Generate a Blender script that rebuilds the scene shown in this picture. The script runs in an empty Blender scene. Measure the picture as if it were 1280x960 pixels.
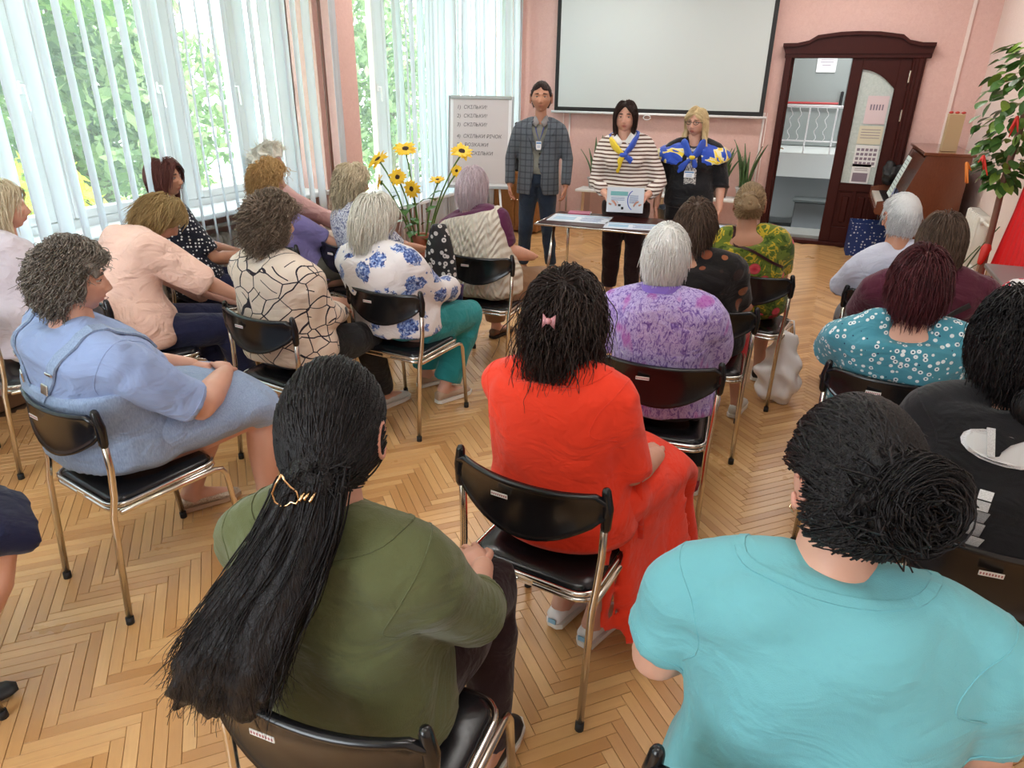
import bpy, math, random
import numpy as np
from mathutils import Vector, Matrix, noise

SC = bpy.context.scene
COL = SC.collection
PI = math.pi

# ------------------------------------------------------------------ camera
def make_camera():
    f, pitch, roll, yaw, H = 860.0, math.radians(23.6), math.radians(0.9), math.radians(23.0), 1.78
    right = Vector((math.cos(yaw), math.sin(yaw), 0)); h = Vector((-math.sin(yaw), math.cos(yaw), 0)); z = Vector((0, 0, 1))
    fw = h * math.cos(pitch) - z * math.sin(pitch); up = h * math.sin(pitch) + z * math.cos(pitch)
    R2 = right * math.cos(roll) + up * math.sin(roll); U2 = up * math.cos(roll) - right * math.sin(roll)
    cam = bpy.data.cameras.new('camera'); o = bpy.data.objects.new('camera', cam); COL.objects.link(o)
    cam.sensor_width = 36.0; cam.lens = f / 1280 * 36.0; cam.clip_start = 0.05; cam.clip_end = 200
    m = Matrix((R2, U2, -fw)).transposed().to_4x4(); m.translation = (0, 0, H)
    o.matrix_world = m
    SC.camera = o
make_camera()

# ------------------------------------------------------------------ sky, sun, portals, exposure
world = bpy.data.worlds.new('sky'); SC.world = world; world.use_nodes = True
_bg = world.node_tree.nodes['Background']; _bg.inputs[0].default_value = (0.86, 0.94, 1.0, 1); _bg.inputs[1].default_value = 4.2
sun = bpy.data.lights.new('sun', 'SUN'); sun.energy = 2.2; sun.angle = math.radians(3); sun.color = (1, 0.95, 0.85)
sun_o = bpy.data.objects.new('sun', sun); COL.objects.link(sun_o); sun_o.rotation_euler = (math.radians(38), 0, math.radians(115))
def portal(loc, rot, sx, sy):
    l = bpy.data.lights.new('opening_portal', 'AREA'); l.shape = 'RECTANGLE'; l.size = sx; l.size_y = sy
    l.cycles.is_portal = True
    o = bpy.data.objects.new('opening_portal', l); COL.objects.link(o); o.location = loc; o.rotation_euler = rot
portal((-4.22, 1.0, 2.05), (0, -PI / 2, 0), 2.4, 7.6)
portal((-4.22, 7.6, 2.05), (0, -PI / 2, 0), 2.4, 3.9)
portal((-1.9, -3.22, 2.0), (PI / 2, 0, 0), 2.2, 2.2)  # portal of the rear opening, which is added for fill light
vs = SC.view_settings
vs.view_transform = 'Standard'; vs.look = 'None'; vs.gamma = 1.0; vs.use_curve_mapping = False; vs.exposure = 1.35

# ------------------------------------------------------------------ material helpers
MATS = {}
class NT:
    def __init__(s, name, rough=0.6, metal=0.0, spec=0.5):
        m = bpy.data.materials.new(name); m.use_nodes = True; s.m = m; s.t = m.node_tree
        s.b = s.t.nodes['Principled BSDF']; s.b.inputs['Roughness'].default_value = rough; s.b.inputs['Metallic'].default_value = metal
        s.b.inputs['Specular IOR Level'].default_value = spec
        s.co = None
    def n(s, typ, **kw):
        nd = s.t.nodes.new('ShaderNode' + typ)
        for k, v in kw.items():
            if k.startswith('i_'):
                key = k[2:]
                key = int(key) if key.isdigit() else key
                if hasattr(v, 'is_linked') or isinstance(v, bpy.types.NodeSocket): s.t.links.new(v, nd.inputs[key])
                else: nd.inputs[key].default_value = v
            else: setattr(nd, k, v)
        return nd
    def coord(s, scale=(1, 1, 1), kind='Object', rot=(0, 0, 0)):
        c = s.n('TexCoord').outputs[kind]
        mp = s.n('Mapping'); mp.inputs['Scale'].default_value = scale; mp.inputs['Rotation'].default_value = rot
        s.t.links.new(c, mp.inputs[0]); return mp.outputs[0]
    def noise(s, scale, detail=3, vec=None, rough=0.5, dist=0.0):
        nd = s.n('TexNoise'); nd.inputs['Scale'].default_value = scale; nd.inputs['Detail'].default_value = detail
        nd.inputs['Roughness'].default_value = rough; nd.inputs['Distortion'].default_value = dist
        s.t.links.new(vec if vec is not None else s.coord(), nd.inputs['Vector']); return nd.outputs['Fac']
    def vor(s, scale, vec=None, feature='F1', rand=1.0):
        nd = s.n('TexVoronoi', feature=feature); nd.inputs['Scale'].default_value = scale; nd.inputs['Randomness'].default_value = rand
        s.t.links.new(vec if vec is not None else s.coord(), nd.inputs['Vector']); return nd
    def ramp(s, fac, stops, interp='LINEAR'):
        r = s.n('ValToRGB'); r.color_ramp.interpolation = interp
        el = r.color_ramp.elements
        while len(el) < len(stops): el.new(0.5)
        for e, (p, c) in zip(el, stops): e.position = p; e.color = tuple(c) + (1,) if len(c) == 3 else c
        s.t.links.new(fac, r.inputs[0]); return r.outputs[0]
    def mix(s, fac, a, b, mode='MIX'):
        m = s.n('Mix', data_type='RGBA', blend_type=mode)
        for i, v in ((0, fac), (6, a), (7, b)):
            if isinstance(v, bpy.types.NodeSocket): s.t.links.new(v, m.inputs[i])
            elif i == 0: m.inputs[0].default_value = v
            else: m.inputs[i].default_value = tuple(v) + (1,)
        return m.outputs[2]
    def math(s, op, a, b=0.0, c=0.0):
        m = s.n('Math', operation=op)
        for i, v in enumerate((a, b, c)):
            if isinstance(v, bpy.types.NodeSocket): s.t.links.new(v, m.inputs[i])
            else: m.inputs[i].default_value = v
        return m.outputs[0]
    def xyz(s, vec=None):
        x = s.n('SeparateXYZ'); s.t.links.new(vec if vec is not None else s.coord(), x.inputs[0]); return x.outputs
    def base(s, c):
        if isinstance(c, bpy.types.NodeSocket): s.t.links.new(c, s.b.inputs['Base Color'])
        else: s.b.inputs['Base Color'].default_value = tuple(c) + (1,)
        return s
    def bump(s, h, strength=0.3, dist=0.01):
        b = s.n('Bump'); b.inputs['Strength'].default_value = strength; b.inputs['Distance'].default_value = dist
        s.t.links.new(h, b.inputs['Height']); s.t.links.new(b.outputs[0], s.b.inputs['Normal']); return s

def simple(name, c, rough=0.6, metal=0.0, bump=None, var=0.0, spec=0.5):
    if name in MATS: return MATS[name]
    t = NT(name, rough, metal, spec)
    if var: t.base(t.mix(t.noise(6, 4), [x * (1 - var) for x in c], [min(1, x * (1 + var)) for x in c]))
    else: t.base(c)
    if bump: t.bump(t.noise(bump[0], 4), bump[1], bump[2])
    MATS[name] = t.m; return t.m

def cloth(name, c, weave=420, var=0.12, rough=0.85, fold=0.5, c2=None, patt=None):
    """a woven cloth: colour, faint mottling, soft folds and fine weave as relief"""
    if name in MATS: return MATS[name]
    t = NT(name, rough, 0, 0.25)
    col = patt(t) if patt else t.mix(t.noise(9, 5), [x * (1 - var) for x in c], [min(1, x * (1 + var)) for x in (c2 or c)])
    t.base(col)
    big = t.noise(7, 3, t.coord((1, 1, 1.6)), 0.55, 0.6); fine = t.noise(weave, 2)
    t.bump(t.math('MULTIPLY_ADD', fine, 0.04, big), min(1, fold * 1.4), 0.035)
    t.b.inputs['Sheen Weight'].default_value = 0.15
    MATS[name] = t.m; return t.m

# ------------------------------------------------------------------ mesh helpers
def new_obj(name, verts, faces, mat, parent=None, smooth=True, mats=None, midx=None, rnd=None):
    me = bpy.data.meshes.new(name)
    me.from_pydata([tuple(v) for v in verts], [], [tuple(f) for f in faces])
    for m in (mats or ([mat] if mat else [])): me.materials.append(m)
    if midx is not None: me.polygons.foreach_set('material_index', midx)
    if smooth: me.polygons.foreach_set('use_smooth', [True] * len(me.polygons))
    if rnd is not None:
        a = me.attributes.new('rnd', 'FLOAT', 'POINT'); a.data.foreach_set('value', np.asarray(rnd, dtype=np.float32))
    me.update()
    o = bpy.data.objects.new(name, me); COL.objects.link(o)
    if parent: o.parent = parent
    return o

class MB:
    def __init__(s): s.v = []; s.f = []; s.mi = []; s.k = 0
    def add(s, vs_, fs_):
        b = len(s.v); s.v.extend([tuple(v) for v in vs_]); s.f.extend([tuple(i + b for i in f) for f in fs_]); s.mi.extend([s.k] * len(fs_)); return s
    def box(s, cx, cy, cz, sx, sy, sz, rot=None):
        M_ = rot or Matrix.Identity(3); c = Vector((cx, cy, cz))
        vs_ = [c + M_ @ Vector((dx * sx / 2, dy * sy / 2, dz * sz / 2)) for dx in (-1, 1) for dy in (-1, 1) for dz in (-1, 1)]
        return s.add(vs_, [(0, 1, 3, 2), (4, 6, 7, 5), (0, 4, 5, 1), (2, 3, 7, 6), (0, 2, 6, 4), (1, 5, 7, 3)])
    def bev(s, cx, cy, cz, sx, sy, sz, b=0.004, rot=None):
        """box with chamfered edges"""
        M_ = rot or Matrix.Identity(3); c = Vector((cx, cy, cz)); hx, hy, hz = sx / 2, sy / 2, sz / 2; b = min(b, hx * .9, hy * .9, hz * .9)
        rings = []
        for z, i in ((-hz, b), (-hz + b, 0), (hz - b, 0), (hz, b)):
            X, Y = hx - i, hy - i; q = b if i == 0 else b * .6
            rings.append([c + M_ @ Vector(p + (z,)) for p in ((-X + q, -Y), (X - q, -Y), (X, -Y + q), (X, Y - q), (X - q, Y), (-X + q, Y), (-X, Y - q), (-X, -Y + q))])
        vs_ = [v for r in rings for v in r]; fs_ = [tuple(range(7, -1, -1)), tuple(range(24, 32))]
        for k in range(3):
            for i in range(8): j = (i + 1) % 8; fs_.append((k * 8 + i, k * 8 + j, k * 8 + 8 + j, k * 8 + 8 + i))
        return s.add(vs_, fs_)
    def loft(s, rings, close=True, caps=True):
        n = len(rings[0]); vs_ = [v for r in rings for v in r]; fs_ = []
        for k in range(len(rings) - 1):
            for i in range(n if close else n - 1):
                j = (i + 1) % n; fs_.append((k * n + i, k * n + j, (k + 1) * n + j, (k + 1) * n + i))
        if caps and close: fs_.append(tuple(range(n - 1, -1, -1))); fs_.append(tuple(range((len(rings) - 1) * n, len(rings) * n)))
        return s.add(vs_, fs_)
    def tube(s, pts, rad, n=10, ref=None, flat=1.0, rounded=False, caps=True):
        pts = [Vector(p) for p in pts]
        if not hasattr(rad, '__len__'): rad = [rad] * len(pts)
        rad = list(rad)
        if rounded:
            a, b = (pts[0] - pts[1]).normalized(), (pts[-1] - pts[-2]).normalized(); m0, m1 = (max(q) if hasattr(q, '__len__') else q for q in (rad[0], rad[-1])); k_ = lambda q, f: tuple(x * f for x in q) if hasattr(q, '__len__') else q * f; r0, r1 = rad[0], rad[-1]
            pts = [pts[0] + a * m0 * .95, pts[0] + a * m0 * .7] + pts + [pts[-1] + b * m1 * .7, pts[-1] + b * m1 * .95]
            rad = [k_(r0, .25), k_(r0, .72)] + rad + [k_(r1, .72), k_(r1, .25)]
        rings = []; prev = None
        for i, p in enumerate(pts):
            t = (pts[min(i + 1, len(pts) - 1)] - pts[max(i - 1, 0)]).normalized()
            u = prev if prev is not None else (Vector(ref) if ref else (Vector((0, 0, 1)) if abs(t.z) < .9 else Vector((1, 0, 0))))
            u = (u - t * u.dot(t)); u = u.normalized() if u.length > 1e-6 else t.orthogonal().normalized(); prev = u; w = t.cross(u)
            r = rad[i]; ru, rw = (r if hasattr(r, '__len__') else (r * flat, r))
            rings.append([p + u * (ru * math.cos(a)) + w * (rw * math.sin(a)) for a in [2 * PI * k / n for k in range(n)]])
        return s.loft(rings, True, caps)
    def ell(s, c, r, rot=None, nu=14, nv=9):
        M_ = rot or Matrix.Identity(3); c = Vector(c); r = r if hasattr(r, '__len__') else (r, r, r); rings = []
        for k in range(nv):
            th = PI * (k + .35) / (nv - 1 + .7); rings.append([c + M_ @ Vector((r[0] * math.sin(th) * math.cos(a), r[1] * math.sin(th) * math.sin(a), -r[2] * math.cos(th))) for a in [2 * PI * i / nu for i in range(nu)]])
        return s.loft(rings)
    def lathe(s, prof, c=(0, 0, 0), n=20, caps=True):
        return s.loft([[Vector((c[0] + r * math.cos(a), c[1] + r * math.sin(a), c[2] + z)) for a in [2 * PI * i / n for i in range(n)]] for r, z in prof], True, caps)
    def prism(s, poly, axis, a, b):
        """poly = 2D outline, extruded along axis from a to b"""
        def P(p, t): return {0: (t, p[0], p[1]), 1: (p[0], t, p[1]), 2: (p[0], p[1], t)}[axis]
        return s.loft([[P(p, a) for p in poly], [P(p, b) for p in poly]])
    def obj(s, name, mat, parent=None, smooth=False, **kw):
        if isinstance(mat, (list, tuple)): return new_obj(name, s.v, s.f, None, parent, smooth, mats=mat, midx=s.mi, **kw)
        return new_obj(name, s.v, s.f, mat, parent, smooth, **kw)

def tag(o, label=None, cat=None, group=None, kind=None):
    if label: o['label'] = label
    if cat: o['category'] = cat
    if group: o['group'] = group
    if kind: o['kind'] = kind
    return o
def thing(name, label, cat, loc=(0, 0, 0), rz=0.0, group=None):
    o = bpy.data.objects.new(name, None); COL.objects.link(o); o.location = loc; o.rotation_euler = (0, 0, rz); o.empty_display_size = 0.1
    return tag(o, label, cat, group)
def copy_tree(o, parent=None):
    c = o.copy(); COL.objects.link(c); c.parent = parent
    for ch in list(o.children): copy_tree(ch, c)
    return c
DG = bpy.context.evaluated_depsgraph_get
def fused(mb, name, mat, parent, vox=0.014, smooth=6, wr=0.0, wfreq=9.0, seed=0, extra=None):
    """fuse overlapping shapes into one continuous surface, relax it and add soft folds"""
    me = bpy.data.meshes.new(name); me.from_pydata(mb.v, [], mb.f); me.update()
    o = bpy.data.objects.new(name, me); COL.objects.link(o)
    r = o.modifiers.new('fuse', 'REMESH'); r.mode = 'VOXEL'; r.voxel_size = vox; r.use_smooth_shade = True
    if smooth: sm = o.modifiers.new('relax', 'SMOOTH'); sm.factor = 0.5; sm.iterations = smooth
    dg = DG(); ev = o.evaluated_get(dg); m2 = bpy.data.meshes.new_from_object(ev, depsgraph=dg)
    o.modifiers.clear(); o.data = m2; bpy.data.meshes.remove(me); m2.name = name
    n = len(m2.vertices)
    if wr and n:
        co = np.empty(n * 3); m2.vertices.foreach_get('co', co); co = co.reshape(-1, 3)
        no = np.empty(n * 3); m2.vertex_normals.foreach_get('vector', no); no = no.reshape(-1, 3)
        rg = np.random.RandomState(seed + 11); h = np.zeros(n)
        for k in range(7):
            d = rg.normal(size=3); d[2] *= (0.45 if k % 2 else 1.3); d /= np.linalg.norm(d)
            e = rg.normal(size=3); fr = wfreq * (1 + 1.2 * rg.rand())
            h += np.sin(co @ d * fr * 2.2 + 1.6 * np.sin(co @ e * wfreq * .7 + rg.rand() * 6) + rg.rand() * 6) * (0.5 + 0.5 * np.sin(co @ e * wfreq * .35 + rg.rand() * 6))
        h = np.sign(h) * np.abs(h) ** 0.9
        co = co + no * (h * wr / 2.6)[:, None]; m2.vertices.foreach_set('co', co.ravel())
    m2.polygons.foreach_set('use_smooth', [True] * len(m2.polygons))
    m2.materials.clear(); m2.materials.append(mat); m2.update()
    if extra is not None and extra.f:      # fine features (head, fingers) kept sharp, in the same mesh
        v = [tuple(x.co) for x in m2.vertices]; f = [tuple(p.vertices) for p in m2.polygons]; b = len(v)
        v += extra.v; f += [tuple(i + b for i in q) for q in extra.f]
        m3 = bpy.data.meshes.new(name); m3.from_pydata(v, [], f); m3.polygons.foreach_set('use_smooth', [True] * len(f)); m3.materials.append(mat)
        tn = getattr(extra, 'tint', None)
        if tn is not None:
            a = m3.attributes.new('tint', 'FLOAT', 'POINT'); a.data.foreach_set('value', np.concatenate([np.zeros(b), np.array(tn)]).astype(np.float32))
        m3.update(); o.data = m3; bpy.data.meshes.remove(m2)
    o.parent = parent
    return o

# ------------------------------------------------------------------ the room
WX, EX, BY, CZ = -4.1, 1.45, 9.43, 3.35            # left wall, right wall, back wall, ceiling
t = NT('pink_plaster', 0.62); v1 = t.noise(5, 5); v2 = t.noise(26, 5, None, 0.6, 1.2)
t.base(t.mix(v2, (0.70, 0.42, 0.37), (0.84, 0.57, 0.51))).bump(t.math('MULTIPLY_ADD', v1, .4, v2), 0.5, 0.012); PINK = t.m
t = NT('pink_plaster_lit', 0.6); v1 = t.noise(5, 5); v2 = t.noise(22, 5, None, 0.6, 1.0)
t.base(t.mix(v2, (0.84, 0.66, 0.60), (0.92, 0.78, 0.72))).bump(t.math('MULTIPLY_ADD', v1, .4, v2), 0.4, 0.012); PINK2 = t.m  # paler copy of the plaster: window light on the right wall in its colour
WHITE = simple('white_plastic', (0.86, 0.87, 0.88), 0.35)
WPAINT = simple('white_paint', (0.82, 0.82, 0.80), 0.5, var=.04)
CEIL = simple('ceiling_white', (0.82, 0.81, 0.79), 0.8)
CHROME = simple('chrome', (0.72, 0.70, 0.66), 0.16, 1.0)
BRASSY = simple('worn_chrome', (0.70, 0.64, 0.54), 0.24, 1.0)
BLACKP = simple('black_plastic', (0.008, 0.008, 0.009), 0.22)
BLACKM = simple('black_matt', (0.012, 0.012, 0.013), 0.6)
RUBBER = simple('black_rubber', (0.01, 0.01, 0.01), 0.7)
GLASS = NT('window_glass', 0.02); GLASS.base((0.9, 0.96, 0.95)); GLASS = GLASS.m
_g = GLASS.node_tree; _tr = _g.nodes.new('ShaderNodeBsdfTransparent'); _tr.inputs[0].default_value = (0.93, 0.97, 0.96, 1)
_gl = _g.nodes.new('ShaderNodeBsdfGlossy'); _gl.inputs['Roughness'].default_value = 0.02; _mx = _g.nodes.new('ShaderNodeMixShader'); _mx.inputs[0].default_value = 0.07
_df = _g.nodes.new('ShaderNodeBsdfTranslucent'); _df.inputs[0].default_value = (.85, .92, .95, 1); _m2 = _g.nodes.new('ShaderNodeMixShader'); _m2.inputs[0].default_value = .04; _g.links.new(_tr.outputs[0], _m2.inputs[1]); _g.links.new(_df.outputs[0], _m2.inputs[2]); _g.links.new(_m2.outputs[0], _mx.inputs[1]); _g.links.new(_gl.outputs[0], _mx.inputs[2]); _g.links.new(_mx.outputs[0], _g.nodes['Material Output'].inputs[0])

def wood(name, c1, c2, rough=0.35, scale=(1, 12, 1), attr=None, coat=0.0):
    t = NT(name, rough)
    g = t.noise(9, 6, t.coord(scale), 0.6, 1.4)
    col = t.mix(g, c1, c2)
    t.base(col).bump(g, 0.08, 0.004); t.b.inputs['Coat Weight'].default_value = coat; t.b.inputs['Specular IOR Level'].default_value = .5 if coat else .15; t.b.inputs['Coat Roughness'].default_value = 0.15
    MATS[name] = t.m; return t.m
DOORW = wood('dark_mahogany', (0.030, 0.006, 0.005), (0.070, 0.014, 0.010), 0.42, (14, 14, 1.2), coat=.0)
PIANOW = wood('piano_veneer', (0.10, 0.026, 0.011), (0.20, 0.060, 0.024), 0.22, (14, 2, 2), coat=.6)

def struct(name, mb, mat, parent=None, **kw):
    o = mb.obj(name, mat, parent, **kw)
    if parent is None: o['kind'] = 'structure'
    return o

# floor: oak herringbone, every plank with its own edges
def plank_mat(stuff):
    t = NT('oak_parquet' + ('_far' if stuff else ''), 0.30)
    if stuff: rnd = t.n('Attribute', attribute_name='rnd').outputs['Fac']; vec = t.n('UVMap').outputs[0]
    else: rnd = t.n('ObjectInfo').outputs['Random']; vec = t.coord()
    pos = t.n('NewGeometry').outputs['Position']
    c = t.n('CombineXYZ'); t.t.links.new(rnd, c.inputs[2])
    add = t.n('VectorMath', operation='MULTIPLY_ADD'); t.t.links.new(vec, add.inputs[0]); add.inputs[1].default_value = (5, 60, 1) if True else (1, 1, 1)
    sc_ = t.n('VectorMath', operation='SCALE'); t.t.links.new(c.outputs[0], sc_.inputs[0]); sc_.inputs['Scale'].default_value = 37.0
    t.t.links.new(sc_.outputs[0], add.inputs[2])
    g = t.noise(1.0, 5, add.outputs[0], 0.6, 0.8)
    tone = t.ramp(rnd, [(0, (0.50, 0.25, 0.085)), (0.3, (0.61, 0.33, 0.125)), (0.7, (0.70, 0.40, 0.16)), (1, (0.78, 0.48, 0.21))])
    col = t.mix(g, t.mix(0.45, tone, (0.33, 0.15, 0.05)), tone)
    dirt = t.noise(1.7, 5, pos, 0.6)
    col = t.mix(t.math('MULTIPLY', t.ramp(dirt, [(0.5, (0, 0, 0)), (0.72, (1, 1, 1))]), 0.30), col, (0.30, 0.17, 0.085))
    t.base(col).bump(t.math('MULTIPLY_ADD', g, .25, t.noise(3, 4, pos)), 0.10, 0.006)
    t.t.links.new(t.math('MULTIPLY_ADD', dirt, 0.30, 0.16), t.b.inputs['Roughness'])
    t.b.inputs['Coat Weight'].default_value = 0.25; t.b.inputs['Coat Roughness'].default_value = 0.22
    return t.m
floor = struct('floor', MB().box((WX + EX) / 2, 3.25, -0.0250, EX - WX + .5, 12.8, 0.03), simple('floor_joint_dark', (0.10, 0.045, 0.018), 0.8))
def build_floor():
    w, n = 0.039, 8; L = w * n; P1, P2 = plank_mat(False), plank_mat(True); rg = random.Random(4)
    hw, hl, b, h = w / 2 - .0007, L / 2 - .0007, 0.0012, 0.012
    base = [(x * (hl - i), y * (hw - i), z) for z, i in ((-h, 0), (-b, 0), (0, b)) for x, y in ((-1, -1), (1, -1), (1, 1), (-1, 1))]
    fs_ = [(8, 9, 10, 11)] + [(k * 4 + i, k * 4 + (i + 1) % 4, k * 4 + 4 + (i + 1) % 4, k * 4 + 4 + i) for k in (0, 1) for i in range(4)]
    pl = []
    q = 1 / math.sqrt(2) * w
    for k in range(-60, 260):
        for m in range(-14, 14):
            for typ in (0, 1):
                if typ == 0: u, v, ang = k + 2 * n * m + n / 2, k + .5, PI / 4
                else: u, v, ang = k + 2 * n * m + .5, k - 2 * n + 1 + n / 2, 3 * PI / 4
                X, Y = (u - v) * q - 0.05, (u + v) * q
                if WX + .06 < X < EX - .06 and -1.2 < Y < BY - .06: pl.append((X, Y, ang))
    cam = Vector((0, 0, 1.78)); M_ = SC.camera.matrix_world.inverted(); f = 860.0
    def seen(p):
        c = M_ @ Vector((p[0], p[1], 0)); 
        if c.z > -.3: return None
        x, y = 640 + f * c.x / -c.z, 480 - f * c.y / -c.z
        return (x, y, -c.z) if -30 < x < 1310 and -30 < y < 990 else None
    vis = sorted([(s[2], i) for i, s in ((i, seen(p)) for i, p in enumerate(pl)) if s])
    near = set(i for _, i in vis[:290])
    me = bpy.data.meshes.new('plank'); me.from_pydata(base, [], fs_); me.materials.append(P1); me.update()
    V, F, Rn, UV = [], [], [], []
    for i, (X, Y, a) in enumerate(pl):
        dz = rg.uniform(-.0004, .0004)
        if i in near:
            o = bpy.data.objects.new('plank', me); COL.objects.link(o); o.location = (X, Y, dz); o.rotation_euler = (0, 0, a); o.parent = floor
        else:
            ca, sa, b0 = math.cos(a), math.sin(a), len(V)
            V += [(X + ca * x - sa * y, Y + sa * x + ca * y, z + dz) for x, y, z in base]; F += [tuple(b0 + j for j in f_) for f_ in fs_]
            Rn += [rg.random()] * len(base); UV += [(x, y) for x, y, z in base]
    o = new_obj('planks', V, F, P2, floor, smooth=False, rnd=Rn); o['kind'] = 'stuff'
    uv = o.data.uv_layers.new(name='UVMap'); li = np.empty(len(o.data.loops), dtype=np.int32); o.data.loops.foreach_get('vertex_index', li)
    uv.data.foreach_set('uv', np.array(UV, dtype=np.float32)[li].ravel())
build_floor()

# back wall with a doorway  (opening x -0.54..0.84, z 0.04..2.10)
m = MB()
m.box((WX + -.56) / 2 - .1, BY + .12, CZ / 2, (-.56 - WX) + .2, .24, CZ); m.box((.86 + EX + .2) / 2, BY + .12, CZ / 2, EX + .2 - .86, .24, CZ)
m.box(.15, BY + .12, (2.12 + CZ) / 2, 1.42, .24, CZ - 2.12)
struct('wall_back', m, PINK)
m = MB().box(1.19, BY - .012, CZ / 2, .035, .024, CZ); struct('trim_1', m, PINK2)
m = MB().box(EX + .1, 3.2, CZ / 2, .2, 12.6, CZ); struct('wall_right', m, PINK2)
m = MB(); m.box((WX + EX) / 2, -3.1, .45, EX - WX + .6, .2, .9); m.box((WX + EX) / 2, -3.1, 3.22, EX - WX + .6, .2, .3); m.box(-3.7, -3.1, CZ / 2, 1.4, .2, CZ); m.box(.45, -3.1, CZ / 2, 2.5, .2, CZ); struct('wall_rear', m, PINK2)  # opening in the unseen rear wall is added to let in frontal fill
struct('ceiling', MB().box((WX + EX) / 2, 3.2, CZ + .06, EX - WX + .4, 12.8, .12), CEIL)
# left wall: parapets, piers and lintels round the two windows
m = MB(); TH = .3; xc = WX - TH / 2
m.box(xc, 1.0, .43, TH, 7.9, .86); m.box(xc, 7.6, .3, TH, 4.2, .6)
m.box(xc, 3.2, (3.2 + CZ) / 2, TH, 12.6, CZ - 3.2)
m.box(xc, 5.32, CZ / 2, TH, .72, CZ); m.box(xc, 9.6, CZ / 2, TH, .4, CZ)
m.box(-3.98, 4.98 + .19, CZ / 2, .26, .42, CZ); m.box(-3.93, 5.18, CZ / 2, .40, .30, CZ)
struct('wall_left', m, PINK)
struct('trim_2', MB().box(-4.02, 9.30, CZ / 2, .16, .26, CZ), PINK)
m = MB()
m.bev(-2.35, BY - .01, .05, 3.3, .02, .09); struct('baseboard_back', m, simple('skirting_brown', (0.20, 0.10, 0.05), .4))
m = MB().bev(EX - .01, 4.5, .05, .02, 9.7, .09); struct('baseboard_right', m, MATS['skirting_brown'])
m = MB().bev(WX + .012, 1.0, .05, .02, 7.8, .09); struct('baseboard_left', m, MATS['skirting_brown'])

# added fill lamps above the frame, brightening the room against the windows
FILLM = NT('fill_diffuser', .5); FILLM.base((.9, .9, .88)); FILLM.b.inputs['Emission Color'].default_value = (1, .96, .90, 1); FILLM.b.inputs['Emission Strength'].default_value = 2.5; FILLM = FILLM.m
for i, (lx, ly) in enumerate(((-2.6, .2), (0, .2), (-2.6, 2.9), (0, 2.9), (-2.6, 5.6), (0, 5.6), (-2.6, 8.1), (0, 8.1))):
    lt = thing('fill_lamp', 'long white fill lamp added out of view above the ' + ('left' if lx < -1 else 'right') + ' seats, ' + ('first', 'second', 'third', 'fourth')[i // 2] + ' pair from the rear', 'lamp', (lx, ly, CZ))
    MB().bev(0, 0, -.04, 1.3, .34, .07, .01).obj('fill_housing', WHITE, lt); MB().box(0, 0, -.078, 1.22, .28, .004).obj('fill_diffuser', FILLM, lt)
    l = bpy.data.lights.new('fill_light', 'AREA'); l.shape = 'RECTANGLE'; l.size = 1.2; l.size_y = .27; l.energy = 4.5 if ly < 5 else 7.5; l.color = (1, .98, .95); lo = bpy.data.objects.new('fill_light', l); COL.objects.link(lo); lo.parent = lt; lo.location = (0, 0, -.085)

lt = thing('fill_lamp', 'round fill lamp added out of view in the stairwell beyond the door', 'lamp', (.2, 11.2, 3.37)); MB().lathe([(.01, -.06), (.14, -.05), (.16, 0), (.01, 0)]).obj('fill_housing', FILLM, lt, True)  # added lamp to brighten the stairwell, none is seen there
l = bpy.data.lights.new('fill_light', 'AREA'); l.shape = 'DISK'; l.size = .3; l.energy = 22; lo = bpy.data.objects.new('fill_light', l); COL.objects.link(lo); lo.parent = lt; lo.location = (0, 0, -.08)

# windows: frame, mullions, panes, sill, handles
def window(name, y0, y1, z0, z1, posts, wide, sill_z, rail=None):
    fr = MB(); X = WX - .10
    for y in (y0 + .035, y1 - .035): fr.bev(X, y, (z0 + z1) / 2, .08, .07, z1 - z0, .006)
    for z in (z0 + .035, z1 - .035): fr.bev(X, (y0 + y1) / 2, z, .08, y1 - y0 - .14, .07, .006)
    root = tag(fr.obj(name, WHITE), kind='structure')
    ys = [y0 + .07]
    for p, w in zip(posts, wide):
        MB().bev(X, p, (z0 + z1) / 2, .085, w, z1 - z0 - .14, .006).obj('mullion', WHITE, root); ys += [p - w / 2, p + w / 2]
    ys.append(y1 - .07)
    for a, b in zip(ys[::2], ys[1::2]):
        s = MB(); sw = .055
        for y in (a + sw / 2, b - sw / 2): s.bev(X + .012, y, (z0 + z1) / 2, .07, sw, z1 - z0 - .15, .006)
        for z in (z0 + .1, z1 - .1): s.bev(X + .012, (a + b) / 2, z, .07, b - a - 2 * sw, sw, .006)
        so = s.obj('sash', WHITE, root)
        MB().box(X, (a + b) / 2, (z0 + z1) / 2, .006, b - a - 2 * sw + .01, z1 - z0 - .24).obj('pane', GLASS, so)
        if b - a > .4:
            h = MB(); h.bev(X + .06, b - sw / 2, 1.72, .02, .03, .07, .004); h.tube([(X + .065, b - sw / 2, 1.73), (X + .095, b - sw / 2, 1.73), (X + .10, b - sw / 2, 1.60)], .009, 8)
            h.obj('window_handle', WHITE, so)
    MB().bev(WX + .09, (y0 + y1) / 2, sill_z - .02, .36, y1 - y0 + .06, .04, .008).obj('window_sill', WHITE, root)
    return root
window('window_1', -2.8, 4.98, .9, 3.2, [-1.6, -.3, .9, 2.05, 2.82, 3.76, 4.42], [.1, .1, .12, .10, .12, .16, .10], .92)
window('window_2', 5.68, 9.40, .62, 3.2, [6.35, 7.6, 8.8], [.12, .12, .12], .62)

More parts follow.
